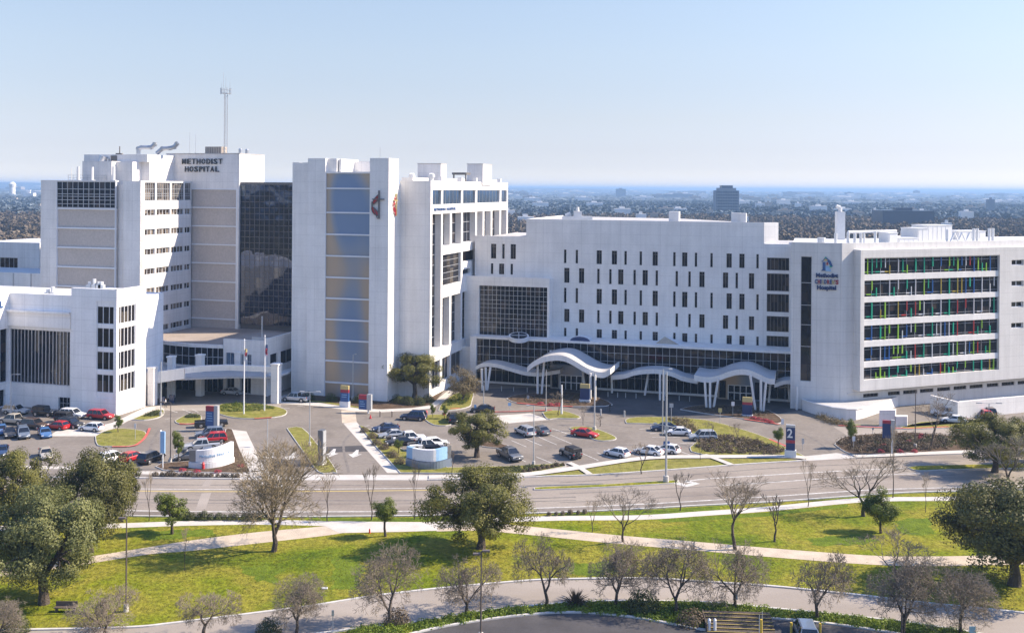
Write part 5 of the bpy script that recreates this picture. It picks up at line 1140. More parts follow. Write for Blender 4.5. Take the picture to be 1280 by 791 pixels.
for i, (x, y, t, wd, s) in enumerate([(186, 651, 588, 16, 'by the left lamp and road hedge'), (409, 651, 590, 26, 'right of the tall yellowish tree'), (464, 650, 578, 22, 'left of the slim leafy tree'), (518, 649, 574, 20, 'right of the slim leafy tree'), (850, 638, 588, 24, 'on the road edge under the white signal pole'), (1010, 633, 574, 20, 'on the road edge opposite the number 2 sign'),
      (1116, 622, 528, 18, 'on the right road edge before the dark sign'), (231, 713, 658, 14, 'alone in the tree shade on the left lawn'), (968, 677, 618, 40, 'on the lawn left of the crooked tree'), (1119, 708, 660, 20, 'on the gravel path at the right'), (698, 520, 489, 16, 'beside the white banner pole'), (729, 531, 507, 12, 'in the shade line of the forecourt'), (750, 533, 519, 15, 'leaning over the island of the red car'), (606, 657, 612, 20, 'just behind the big oak'),
      (887, 556, 526, 14, 'on the planted bank by the silver car'), (920, 562, 528, 16, 'in the middle of the planted bank'), (802, 592, 552, 22, 'on the verge in front of the white cars'), (875, 575, 548, 12, 'on the verge right of the signal pole'), (779, 660, 628, 12, 'short one on the park verge'), (1157, 640, 590, 14, 'on the verge left of the right oak'),
      (565, 592, 562, 10, 'behind the blue curved sign'), (740, 665, 624, 20, 'low one over the mulch ring')]): tree(sap[i % 2], x, y, t, wd, 'slender leafless sapling ' + s, sp)

# shrubs
ORD = ['leftmost'] + [a + ' from left' for a in 'second third fourth fifth sixth seventh eighth ninth tenth eleventh twelfth thirteenth fourteenth fifteenth sixteenth seventeenth'.split()]
def shrub(seed, R0, H, leaf, n=420, lsz=.14, name='shrub'):
    rg = np.random.default_rng(seed); r = empty(name, (0, 0, 0)); d = rg.normal(size=(n, 3)); d /= np.linalg.norm(d, axis=1)[:, None]; d[:, 2] = np.abs(d[:, 2]) * 1.0
    sub = rg.normal(size=(6, 3)); sub /= np.linalg.norm(sub, axis=1)[:, None]; b = .72 + .4 * np.max(d @ sub.T, axis=1)
    p = d * (rg.uniform(.35, 1, n) ** .5 * b)[:, None] * np.array([R0, R0, H]); p[:, 2] += .05
    v, f = leafquads(p, lsz, rg, d); npobj('foliage', v, f, M[leaf], r); mb = MB()
    for k in range(5): a = k * 1.25; mb.tube((0, 0, 0), (math.cos(a) * R0 * .5, math.sin(a) * R0 * .5, H * .7), .03, .012, 3, cap=False)
    mb.build('stems', M['bark'], r); return r
sh_g = shrub(1, .65, .9, 'shrub'); sh_b = shrub(2, .6, .75, 'brownleaf'); sh_f = shrub(3, .6, .6, 'fresh', 380); sh_p = shrub(4, .55, .5, 'pinkleaf', 200, .12); sh_big = shrub(5, 1.9, 2.6, 'shrub', 1800, .2); sh_br = shrub(6, 1.2, 1.5, 'brownleaf', 900, .16)
def srow(o, a, b, n, sc, label, group, jit=.15):
    A_, B_ = G(*a), G(*b)
    for k in range(n):
        p = A_.lerp(B_, (k + .5) / n) + Vector((rt.uniform(-jit, jit), rt.uniform(-jit, jit), .1)); s = sc * rt.uniform(.75, 1.2); place(o, p, rt.uniform(0, 6), (s, s, s * rt.uniform(.8, 1.15)), ORD[k] + ' ' + label, 'shrub', group)
srow(sh_b, (192, 594.5), (300, 597), 17, .8, 'small tan shrub in the row along the left road kerb', 'road kerb shrubs')
srow(sh_b, (652, 591.5), (706, 582.5), 9, .75, 'small brown shrub in the row by the walk below the black jeep', 'walk shrubs')
srow(sh_g, (212, 648.5), (332, 650.5), 15, .95, 'low shrub in the row between the road and the park walk', 'park walk shrubs')
srow(sh_b, (682, 645), (735, 642), 6, .6, 'tiny tan shrub on the verge right of the big oak', 'verge tufts')
for wi, (x, y, s) in enumerate(((455, 540, .8), (466, 548, .9), (470, 556, .9), (480, 562, .9), (488, 552, .8), (490, 572, 1.0), (500, 580, .9))): place(sh_br, G(x, y), rt.uniform(0, 6), (s, s, s * .8), ORD[wi].replace('left', 'back').replace('backmost', 'farthest') + ' brownish shrub on the grass strip beside the long walk', 'shrub', 'walk strip shrubs')
for x, y, l in ((803, 758, 'round dark green bush on the front verge right of the spiky shrub'), ):
    place(sh_big, G(x + 0, y + 7), 0, (1.0, .8, .9), l, 'bush')
place(sh_big, G(19, 792), 1, (.8, .8, .7), 'dark bush at the lower left corner', 'bush', None)
place(sh_big, G(336, 792), 2, (.75, .7, .6), 'green bush at the lower edge left of the small roadside sign', 'bush'); place(sh_br, G(865, 781), 0, (1.4, 1.1, 1.0), 'olive brown bush beside the striped steps', 'bush')
place(sh_br, G(497, 781), 0, (1.3, .9, 1.1), 'twiggy brown bush at the foot of a front verge tree', 'bush')
for x, y, w_, l in ((497, 503, 1.0, 'left'), (510, 505, 1.05, 'second'), (524, 505, 1.0, 'third'), (535, 502, .8, 'right')): place(sh_big, G(x, y), w_ * 5, (w_, .7 * w_, .62), 'dark hedge bush, %s of the four under the oak at the tower wall' % l, 'bush', 'tower wall bushes')
for x, l in ((386, 'left'), (414, 'middle'), (449, 'right')): place(sh_big, G(x, 499.5 + (x - 386) * .06), x, (.8, .6, .62), 'near-black bush in the shade of the bronze panels, %s one' % l, 'bush', 'bronze wall bushes')
for x, y, s in ((272, 590, 0), (246, 589.5, 0), (301, 583, 0), (228, 588, 0)): place(sh_p, G(x, y, .16), x, (1.1, 1.1, .8), 'pink flowering clump in the bed before the white curved sign', 'flowers', 'pink flowers by the white sign')
for x, y in ((942, 523), (949, 524.5), (957, 526), (963, 528), (697, 506), (676, 505), (688, 506.5)): place(sh_p, G(x, y, .16), x, (1.5, 1.2, .9), 'red flowers on the edge of a drop-off island', 'flowers', 'red island flowers')
for x, y in ((1136, 553), (1150, 548), (1152, 545), (1104, 558), (1125, 565), (1143, 565), (1101, 565)): place(sh_p, G(x, y, .16), x, (1.1, 1.1, 1), 'pink flowers among the dark mulch bed shrubs', 'flowers', 'mulch bed flowers')
# spiky shrub on the verge
mb = MB(); rg = random.Random(4)
for k in range(170):
    a = rg.uniform(0, 6.28); e = rg.uniform(.25, 1.4); L_ = rg.uniform(1.2, 2.1); d = Vector((math.cos(a) * math.cos(e), math.sin(a) * math.cos(e), math.sin(e)))
    mb.tube((0, 0, .1), d * L_ * .6 + Vector((0, 0, .1)), .045, .03, 3, cap=False); mb.tube(d * L_ * .6 + Vector((0, 0, .1)), d * L_ - Vector((0, 0, .15)), .03, .004, 3, cap=False)
o = mb.build('spiky_shrub', M['brownleaf']); o.location = G(719, 757); tag(o, 'spiky grey-brown grass-like shrub on the front verge', 'shrub')
def cover(name, pts, n, per, R0, H, leaf, lsz, label, seed, z=.1):
    """dense low planting nobody could count"""
    rg = np.random.default_rng(seed); q = [G(*p) for p in pts]; xs = [p.x for p in q]; ys = [p.y for p in q]; c = []
    def ins(x, y):
        s = False
        for i in range(len(q)):
            a, b = q[i], q[i - 1]
            if (a.y > y) != (b.y > y) and x < (b.x - a.x) * (y - a.y) / (b.y - a.y) + a.x: s = not s
        return s
    while len(c) < n:
        x, y = rg.uniform(min(xs), max(xs)), rg.uniform(min(ys), max(ys))
        if ins(x, y): c.append((x, y, z))
    c = np.repeat(np.array(c), per, 0); m = len(c); d = rg.normal(size=(m, 3)); d /= np.linalg.norm(d, axis=1)[:, None]; d[:, 2] = np.abs(d[:, 2])
    sc = np.repeat(rg.uniform(.55, 1.3, n), per)[:, None]
    v, f = leafquads(c + d * rg.uniform(.3, 1, m)[:, None] * sc * np.array([R0, R0, H]), lsz, rg, d); o = npobj(name, v, f, M[leaf]); stuff(o); return tag(o, label, 'planting')
cover('ground_cover', [(440, 786), (518, 779.5), (574, 770), (640, 761.5), (742, 753.5), (869, 754.5), (884, 756), (884, 784), (869, 784), (792, 770.5), (716, 764.5), (640, 769), (561, 781), (500, 794), (430, 797)], 750, 46, .55, .42, 'lime', .17, 'bright green ground cover along the front verge', 1)
cover('ground_cover', [(884, 754.5), (960, 761.5), (1112, 777), (1199, 790), (1240, 800), (1150, 796), (1110, 788.5), (1040, 779), (960, 771.5), (884, 767)], 430, 46, .55, .42, 'lime', .17, 'bright green ground cover behind the striped steps', 2)
cover('ground_cover', [(1048, 555), (1056, 548), (1130, 543), (1185, 547), (1185, 563), (1100, 567), (1062, 565)], 520, 36, .7, .75, 'brownleaf', .2, 'dark brown shrubs massed in the right mulch bed', 3)
cover('ground_cover', [(868, 551), (905, 545), (945, 552), (980, 563), (975, 569), (890, 568), (872, 560)], 420, 34, .7, .8, 'brownleaf', .2, 'brown and olive shrubs on the bank by the silver car', 4)
cover('ground_cover', [(835, 524), (862, 526), (872, 540), (862, 541), (846, 532)], 110, 34, .7, .8, 'tanleaf', .2, 'yellowish shrubs on the island behind the white sedan', 5)
cover('ground_cover', [(272, 508), (294, 504.5), (330, 507), (345, 511.5), (320, 514), (285, 516), (274, 514)], 170, 34, .55, .5, 'fresh', .18, 'green flower bed round the two flagpoles', 6)
cover('ground_cover', [(176, 521.5), (192, 515.5), (203, 515), (202, 518), (190, 521.5)], 60, 30, .6, .7, 'shrub', .18, 'green shrubs on the island by the clinic corner', 7)
cover('ground_cover', [(229, 523), (237, 519.8), (248, 519.5), (249, 523)], 40, 30, .6, .6, 'shrub', .18, 'green shrubs on the little island left of the flagpoles', 8)
cover('ground_cover', [(640, 499), (660, 495), (722, 494), (755, 504), (722, 506.5), (660, 504)], 170, 30, .5, .4, 'brownleaf', .18, 'reddish brown planting on the shaded drop-off island', 9)
cover('ground_cover', [(858, 511), (900, 508), (948, 511), (966, 520), (930, 521), (885, 515)], 170, 30, .5, .4, 'brownleaf', .18, 'reddish brown planting on the right drop-off island', 10)
cover('ground_cover', [(595, 588), (640, 585), (706, 580.5), (700, 583), (655, 591), (600, 591.5)], 200, 30, .5, .45, 'shrub', .17, 'low hedge between the car park and the road walk', 11)
cover('ground_cover', [(560, 508), (566, 497), (584, 490), (588, 498), (582, 506)], 80, 34, .7, .8, 'fresh', .2, 'leafy green plants under the tan ornamental tree', 12)
cover('ground_cover', [(1022, 520), (1046, 528), (1060, 531), (1058, 533), (1040, 530), (1020, 523)], 40, 60, .9, 1.2, 'tanleaf', .18, 'tan wispy plants against the curved plinth wall', 13)
cover('ground_cover', [(1090, 556), (1170, 545), (1200, 548), (1190, 560)], 60, 40, .8, .8, 'shrub', .2, 'olive shrubs round the foot of the bare tree by the ramp', 14)
# short tufts give the lawn a nap
cover('lawn_tufts', [(-60, 666), (330, 690), (640, 690), (960, 700), (1330, 706), (1330, 762), (1056, 741), (805, 722), (561, 733), (320, 765), (33, 786), (-60, 788)], 4500, 8, .32, .035, 'tuft', .10, 'short yellowish grass tufts on the park lawn', 20, .0)
# ============================================================ VEHICLES
def car(kind):
    D_ = dict(sedan=(4.75, 1.84, 1.45, .62, .95), hatch=(4.2, 1.78, 1.5, .62, .96), suv=(4.85, 1.94, 1.78, .70, 1.08), pickup=(5.75, 2.0, 1.88, .78, 1.15), jeep=(4.4, 1.9, 1.85, .78, 1.15))[kind]
    L, W, H, rw_, belt = D_; r = empty('parked_car' if kind not in ('pickup',) else 'pickup_truck', (0, 0, 0)); h = W / 2; x0, x1 = -L / 2, L / 2
    gb = .26 if kind in ('sedan', 'hatch') else .40
    hood = {'sedan': .86, 'hatch': .92, 'suv': 1.04, 'pickup': 1.12, 'jeep': 1.12}[kind]
    # body sections along x: (x, top z, half width)
    S_ = {'sedan': [(x0, .62, .80), (x0 + .06, .88, .92), (x0 + .8, .97, 1), (x0 + 1.4, belt, 1), (x1 - 1.7, belt, 1), (x1 - 1.25, hood + .04, .99), (x1 - .25, hood - .16, .93), (x1, .58, .78)],
          'hatch': [(x0, .65, .85), (x0 + .05, .95, .94), (x0 + .8, belt, 1), (x1 - 1.5, belt, 1), (x1 - 1.1, hood, .98), (x1 - .2, hood - .2, .92), (x1, .6, .78)],
          'suv': [(x0, .75, .88), (x0 + .05, 1.06, .95), (x0 + .9, belt, 1), (x1 - 1.6, belt, 1), (x1 - 1.2, hood, .99), (x1 - .15, hood - .14, .94), (x1, .7, .84)],
          'pickup': [(x0, 1.1, .94), (x0 + .03, 1.18, .97), (x0 + 1.7, 1.18, 1), (x0 + 1.75, belt, 1), (x1 - 1.75, belt, 1), (x1 - 1.35, hood, 1), (x1 - .12, hood - .1, .97), (x1, .85, .92)],
          'jeep': [(x0, 1.1, .86), (x0 + .03, 1.15, .88), (x1 - 1.6, belt, .88), (x1 - 1.5, hood, .84), (x1 - .05, hood - .04, .74), (x1, .9, .72)]}[kind]
    def ring(x, z, k): k *= h; return [(x, -k * .90, gb), (x, -k, gb + .18), (x, -k, z - .16), (x, -k * .93, z - .03), (x, -k * .6, z), (x, k * .6, z), (x, k * .93, z - .03), (x, k, z - .16), (x, k, gb + .18), (x, k * .90, gb)]
    mb = MB(); rings = [ring(*s) for s in S_]
    bed = kind == 'pickup'
    for a, b in zip(rings, rings[1:]):
        for k in range(9):
            if bed and k in (4,) and b[0][0] <= x0 + 1.76 and a[0][0] >= x0 + .02: continue
            mb.face([a[k], a[k + 1], b[k + 1], b[k]], 0)
        mb.face([a[0], b[0], b[9], a[9]], 1)
    mb.face(rings[0][::-1], 0); mb.face(rings[-1], 0)
    if bed:
        q = h * .6; a, b = x0 + .05, x0 + 1.72; mb.face([(a, -q, .75), (b, -q, .75), (b, q, .75), (a, q, .75)], 1)
        for (p, s) in (((a, -q), (b, -q)), ((a, q), (b, q)), ((a, -q), (a, q)), ((b, -q), (b, q))): mb.face([(p[0], p[1], .75), (s[0], s[1], .75), (s[0], s[1], 1.18), (p[0], p[1], 1.18)], 1)
    for sx in (x0 - .03, x1 - .12): mb.box((sx, -h * .86, gb + .06), (sx + .15, h * .86, gb + .30), 0 if kind != 'jeep' else 1)
    if kind == 'jeep':
        mb.tube((x0 - .18, 0, 1.0), (x0 - .02, 0, 1.0), .36, .36, 14, 1)
        for sx, sy in ((x0 + .75, 1), (x0 + .75, -1), (x1 - .85, 1), (x1 - .85, -1)): mb.box((sx - .55, sy * h * .86 - .12, .86), (sx + .55, sy * h * .86 + .14, .94), 1)
    # wheel arches
    wx = (x0 + L * .19, x1 - L * .19); R_ = rw_ / 2 + (.02 if kind != 'pickup' else .04)
    for a in wx:
        for s in (-1, 1): mb.tube((a, s * (h - .02), R_), (a, s * (h + .004), R_), R_ * 1.17, R_ * 1.17, 18, 1)
    body = mb.build('body', [M['car_white'], M['blacktrim']], r, smooth=False)
    for p in body.data.polygons: p.use_smooth = len(p.vertices) == 4 and p.material_index == 0 and p.area > .01
    # cabin
    C_ = {'sedan': (x0 + .55, x1 - 1.45, x0 + 1.35, x1 - 2.15), 'hatch': (x0 + .1, x1 - 1.2, x0 + .6, x1 - 1.95), 'suv': (x0 + .08, x1 - 1.35, x0 + .45, x1 - 2.05), 'pickup': (x0 + 1.85, x1 - 1.45, x0 + 2.1, x1 - 2.2), 'jeep': (x0 + .05, x1 - 1.65, x0 + .12, x1 - 1.85)}[kind]
    a, b, c, d = C_; zb = belt - .05; zt = H - .07; wb, wt = h * .93, h * (.72 if kind != 'jeep' else .82)
    if kind == 'jeep': wb = h * .86
    g = MB(); g.hexa([(a, -wb, zb), (b, -wb, zb), (b, wb, zb), (a, wb, zb), (c, -wt, zt), (d, -wt, zt), (d, wt, zt), (c, wt, zt)], 0); g.build('windows', M['cglass'], r)
    rf = MB(); lp = lambda p, q, t: tuple(p[i] + (q[i] - p[i]) * t for i in range(3))
    rf.hexa([(c - .04, -wt - .02, zt - .02), (d + .05, -wt - .02, zt - .02), (d + .05, wt + .02, zt - .02), (c - .04, wt + .02, zt - .02), (c + .08, -wt * .85, H), (d - .1, -wt * .85, H), (d - .1, wt * .85, H), (c + .08, wt * .85, H)], 0)
    for s in (-1, 1):
        for p, q in (((a, s * wb, zb), (c, s * wt, zt)), ((b, s * wb, zb), (d, s * wt, zt))): rf.tube(p, q, .055, .05, 5, 0)
        for t in ((.42,) if kind in ('sedan', 'hatch', 'pickup', 'jeep') else (.36, .68)):
            rf.tube((a + (b - a) * t, s * (wb + .0), zb), (c + (d - c) * t, s * wt, zt), .05, .045, 4, 0)
    if kind == 'jeep': pass
    rf.build('roof', M['car_white'], r)
    for a in wx:
        for s in (-1, 1):
            m_ = MB(); y0_, y1_ = s * (h - .22), s * (h + .015); m_.tube((a, y0_, R_), (a, y1_, R_), R_, R_, 16, 0); m_.tube((a, y1_, R_), (a, y1_ + s * .012, R_), R_ * .62, R_ * .58, 12, 1); m_.build('wheel', [M['tyre'], M['rim']], r)
    hz = hood - .30 if kind != 'jeep' else .92; fw = S_[-2][2] * h
    for s in (-1, 1):
        m_ = MB(); m_.box((x1 - .20, s * fw * .78 - .17, hz - .06), (x1 - .02, s * fw * .78 + .17, hz + .10)); m_.build('headlight', M['head'], r)
        m_ = MB(); m_.box((x0 - .01, s * h * .80 - .12, .78 if kind != 'pickup' else .85), (x0 + .12, s * h * .80 + .12, .98 if kind != 'pickup' else 1.12)); m_.build('tail_light', M['tail'], r)
    m_ = MB(); m_.box((x1 - .02, -.42, gb + .22), (x1 + .02, .42, hz + .06)); m_.build('grille', M['blacktrim'], r)
    for s in (-1, 1): m_ = MB(); m_.box((b - .38, s * (h * .95) - .1, belt), (b - .22, s * (h * .95) + .1, belt + .14)); m_.build('mirror', M['blacktrim'], r)
    return r
CARS = {k: car(k) for k in ('sedan', 'hatch', 'suv', 'pickup', 'jeep')}
def park(kind, col, px, py, hd, label, group=None, z=.0, cat=None):
    m = M['car_' + col]; place(CARS[kind], G(px, py, 0.012 + z), R(hd), (1, 1, 1), label, cat or {'pickup': 'pickup truck', 'suv': 'SUV', 'jeep': 'jeep'}.get(kind, 'car'), group, {'body': {0: m}, 'roof': {0: m if not (kind == 'jeep') else M['blacktrim']}})
gl_ = 'cars parked left of the clinic'
park('suv', 'silver', 20, 517, -14, 'silver SUV parked first against the clinic wall at the left edge', gl_)
park('jeep', 'black', 56, 519.5, -14, 'black boxy jeep parked against the clinic wall', gl_)
park('suv', 'white', 91, 522, -14, 'white SUV against the clinic wall between jeep and red SUV', gl_)
park('suv', 'red', 126, 523.5, -14, 'red SUV with dark windows at the clinic corner', gl_)
park('pickup', 'tan', 17, 529.5, 165, 'tan pickup with loaded bed behind the front row at the left edge', gl_)
park('sedan', 'blue', 1, 541, -62, 'blue car cut by the left edge of the second row', gl_); park('sedan', 'black', 12, 545, -60, 'black car second from the left in the second row', gl_)
park('suv', 'slate', 29, 546, -60, 'grey-blue SUV facing the camera in the second row', gl_); park('suv', 'brown', 43, 535, -20, 'dark brown car behind the blue one in the left car park', gl_)
park('sedan', 'blue', 56, 545, -58, 'blue sedan nearest the tree crown in the second row', gl_); park('hatch', 'red', 72, 536, 160, 'small bright red car in the middle of the left car park', gl_)
park('suv', 'black', 88, 534, -20, 'dark SUV next to the small bright red car', gl_); park('hatch', 'white', 114, 538, 165, 'white hatchback at the end of the row by the pale walk', gl_)
park('sedan', 'darkblue', 2, 568, -70, 'dark car at the left edge below the grass island row', gl_); park('sedan', 'tan', 57, 571, -60, 'pale car half hidden by the evergreen crown', gl_)
park('suv', 'white', 141, 577, 58, 'white van-like car at the kerb left of the red one', gl_, cat='SUV'); park('hatch', 'red', 166, 575, 62, 'red car between white and black ones near the left road kerb', gl_)
park('suv', 'black', 189, 577, 70, 'black SUV with a dark open cargo area near the left road kerb', gl_)
park('jeep', 'black', 84, 527.5, -14, 'black car partly hidden between the two rows', gl_)
gm_ = 'cars stacked beside the entry signs'
park('pickup', 'black', 264, 533, 18, 'black pickup under the red and blue sign', gm_); park('suv', 'slate', 262, 546, 196, 'long grey-blue SUV behind the black pickup', gm_)
park('suv', 'red', 265, 553, 198, 'red and white vehicle between the grey SUV and blue truck', gm_); park('pickup', 'silver', 252, 562, 198, 'silver-blue pickup left of the white curved sign', gm_)
park('sedan', 'slate', 256, 570, 198, 'blue-grey sedan just behind the white curved sign', gm_); park('hatch', 'grey', 235, 574, 198, 'dark car end-on left of the white curved sign', gm_)
park('sedan', 'silver', 291, 493, -14, 'silver sedan standing at the shaded main entrance'); park('pickup', 'silver', 369, 501.5, 165, 'white pickup parked in the shade at the bronze tower')
gn_ = 'cars in the row by the long front walk'
park('sedan', 'darkblue', 482, 538.5, 198, 'dark blue sedan at the head of the row by the long walk', gn_); park('sedan', 'silver', 490, 547, 198, 'silver sedan second in the row by the long walk', gn_)
park('pickup', 'white', 511, 552.5, 18, 'white pickup third in the row by the long walk', gn_); park('sedan', 'black', 500, 556, 198, 'black sedan between two white pickups', gn_)
park('pickup', 'white', 532, 562, 18, 'large white pickup behind the blue curved sign', gn_); park('hatch', 'white', 545, 557, 18, 'white hatchback at the right end of that row', gn_); park('jeep', 'black', 546, 570, 18, 'dark jeep just behind the blue curved sign', gn_)
park('suv', 'darkblue', 517, 524.5, 170, 'dark blue car alone on the lane near the red hydrant')
gc_ = 'cars in the centre car park'
park('suv', 'silver', 656, 543.5, 119, 'silver SUV at the left of the centre rows', gc_); park('sedan', 'grey', 675, 541.5, 119, 'dark grey sedan right behind the silver SUV', gc_)
park('pickup', 'grey', 637, 573, -61, 'grey pickup half under the live oak in the centre car park', gc_); park('jeep', 'grey', 713, 571, 119, 'dark grey jeep with a black soft top in the lower centre row', gc_)
park('sedan', 'red', 731, 545.5, -28, 'shiny red sedan on the centre island kerb', gc_); park('hatch', 'white', 771, 570, 140, 'white hatchback alone in the lower centre row', gc_)
park('sedan', 'white', 811, 567.5, 150, 'white sedan left of the tall white signal pole', gc_); park('hatch', 'white', 834, 565.5, 145, 'white car directly behind the tall white signal pole', gc_)
park('sedan', 'darkblue', 830, 538, 176, 'dark blue sedan behind the white sedan in the right row', gc_); park('sedan', 'white', 847, 543.5, 176, 'white sedan with bright roof in the right row', gc_); park('suv', 'silver', 878, 550, 184, 'silver SUV at the planted bank', gc_)
park('sedan', 'black', 603, 515, 178, 'black sedan on the upper lane above the live oak'); park('suv', 'black', 566, 527, 100, 'dark SUV half hidden left of the live oak')
park('suv', 'white', 1180, 519.5, 160, 'white SUV at the foot of the ramp wall behind the bare tree'); park('sedan', 'white', 1192, 528, 160, 'white car below the ramp behind the bare tree'); park('hatch', 'red', 1232, 521, 80, 'dark red car at the ramp end above the right oak')
park('suv', 'brown', 1236, 519, 80, 'grey-brown SUV at the top of the ramp beside the red car')
park('suv', 'slate', 1007, 797, 84, 'blue-grey vehicle seen end-on at the lower edge')

# ============================================================ SIGNS, POLES, SMALL THINGS
def pole(px, py, top, rad=.11, mat='pole', arm=None, base=True, label='', name='lamp_post', heads=((1, 0),), hl=.8, grp=None, cat='lamp post'):
    g = G(px, py); h = (py - top) * g.y / F; r = empty(name, g, label, cat, grp); mb = MB(); mb.tube(g, g + Vector((0, 0, h)), rad, rad * .65, 8); mb.build('pole', M[mat], r)
    if base: mb = MB(); mb.tube(g, g + Vector((0, 0, .75)), rad * 2.6, rad * 2.4, 12); mb.build('footing', M['concrete'], r)
    for dx, dz in heads:
        mb = MB(); p = g + Vector((0, 0, h + dz)); q = p + Vector((dx * hl, 0, .05)); mb.tube(p, q, .05, .05, 6); mb.box((min(q.x, q.x + dx * .7), q.y - .2, q.z - .06), (max(q.x, q.x + dx * .7), q.y + .2, q.z + .09)); mb.build('lamp_head', M[mat], r)
    return r
gp = 'lamp posts of the hospital grounds'
for a in ((13.5, 519, 468, .11, 'pole', 'pale lamp post before the clinic ribbon windows', ((1, 0),)), (201, 520, 452, .12, 'pole', 'pale lamp post with no arm at the entry court', ()), (213, 578, 503, .09, 'pole_dark', 'dark lamp post beside the narrow blue post sign', ((-1, 0),)), (387, 558, 490, .10, 'pole', 'twin-arm lamp post on the long entry island', ((-1, 0), (1, 0))),
          (334, 596, 523, .10, 'pole', 'single pole with a small square head between the entry lanes', ()), (441, 500, 443, .12, 'pole', 'pale lamp post against the bronze panels', ((.4, 0),)), (604.5, 513, 482, .10, 'pole', 'short pale lamp post left of the lobby', ()), (667, 582, 507, .10, 'pole', 'lamp post with concrete footing in the centre car park', ((-.7, 0),)),
          (743, 538, 465, .14, 'pole', 'tall white lamp post on the red car island', ((-.5, 0),)), (682.5, 514, 462, .08, 'pole', 'thin pole with concrete footing beside the banner pole', ()), (1144, 560, 487, .10, 'pole_dark', 'thin dark lamp post beside the bare tree at the ramp', ()), (1236, 545, 504, .10, 'pole', 'twin-arm street lamp rising behind the right oak', ((-1.3, 0), (1.3, 0)))):
    pole(*a[:3], a[3], a[4], label=a[5], heads=a[6], grp=gp, hl=1.0)
pole(157.5, 764, 648, .10, 'pole_dark', label='brown lamp post on the left lawn', heads=((-1, 0), ), grp=gp, hl=.1); pole(601, 800, 689, .10, 'pole_dark', label='brown lamp post with two floodlights before the centre of the park', heads=((-1, -.3), (1, 0)), grp=gp, hl=.1)
# globe lamp lower right
g = G(1127, 798); h = 52 * g.y / F; o = empty('garden_lamp', g, 'short garden lamp with stacked louvre head at the lower right', 'lamp post'); mb = MB(); mb.tube(g, g + Vector((0, 0, h - .7)), .09, .09, 8); mb.build('pole', M['pole_dark'], o); mb = MB()
for k in range(4): z = h - .7 + k * .18; mb.tube(g + Vector((0, 0, z)), g + Vector((0, 0, z + .1)), .30 if k < 3 else .33, .22 if k < 3 else .05, 12)
mb.tube(g + Vector((0, 0, h - .7)), g + Vector((0, 0, h)), .13, .13, 8); mb.build('lamp_head', M['pole'], o)
# tall traffic signal / light pole at the road
g = G(832.5, 603); g2 = G(826.5, 602.5); o = empty('signal_pole', g, 'tall white double pole with camera arm at the road median', 'pole'); hh = 142 * g.y / F; mb = MB(); mb.tube(g, g + Vector((0, 0, hh * .97)), .17, .11, 8); mb.tube(g + Vector((-.55, .2, 7)), g + Vector((-.5, .2, hh)), .09, .07, 8); mb.build('pole', M['pole'], o)
mb = MB(); mb.tube(g + Vector((-1.6, 0, 8.6)), g + Vector((1.3, 0, 8.1)), .06, .06, 6); mb.box((g.x - 1.9, g.y - .2, 8.5), (g.x - 1.4, g.y + .2, 8.75)); mb.box((g.x - .3, g.y - .3, 7.7), (g.x + .3, g.y - .1, 8.4)); mb.build('arm', M['pole'], o)
mb = MB(); mb.tube(g, g + Vector((0, 0, 1)), .45, .42, 10); mb.build('footing', M['concrete'], o)
mb = MB(); mb.tube(g + Vector((-.5, .2, hh)), g + Vector((.4, -.4, hh + .1)), .05, .05, 6); mb.box((g.x + .2, g.y - .8, hh), (g.x + .75, g.y - .3, hh + .15)); mb.build('lamp_head', M['pole'], o)
pole(702, 518, 481, .22, 'signwhite', label='thick white banner pole with small sign on the forecourt island', name='banner_pole', heads=((-.1, -.8),), base=False, cat='pole', hl=.3)
# flag poles
for x, y, t, nm, cols in ((304.8, 518, 425, 'left flagpole with a limp yellow, red and white flag', ('signyellow', 'signred', 'signwhite')), (330.5, 514, 420, 'right flagpole with a limp red and blue flag', ('navy', 'signred', 'signred'))):
    g = G(x, y); h = (y - t) * g.y / F; o = empty('flagpole', g, nm, 'flagpole', 'flagpoles on the flower island'); mb = MB(); mb.tube(g, g + Vector((0, 0, h)), .15, .10, 8); mb.tube(g + Vector((0, 0, h)), g + Vector((0, 0, h + .25)), .16, .03, 8); mb.build('pole', M['signwhite'], o)
    mb = MB()
    for k in range(14):
        for j in range(3):
            z0_ = h - 1.6 - k * .14; xx = .12 + j * .14; w0 = math.sin(j * 2.1 + k * .5) * .12; w1 = math.sin((j + 1) * 2.1 + k * .5) * .12; mb.face([(g.x + xx, g.y + w0, z0_), (g.x + xx + .14, g.y + w1, z0_ - .05), (g.x + xx + .14, g.y + w1, z0_ - .19), (g.x + xx, g.y + w0, z0_ - .14)], min(2, k // 5))
    mb.build('flag', [M[c] for c in cols], o)
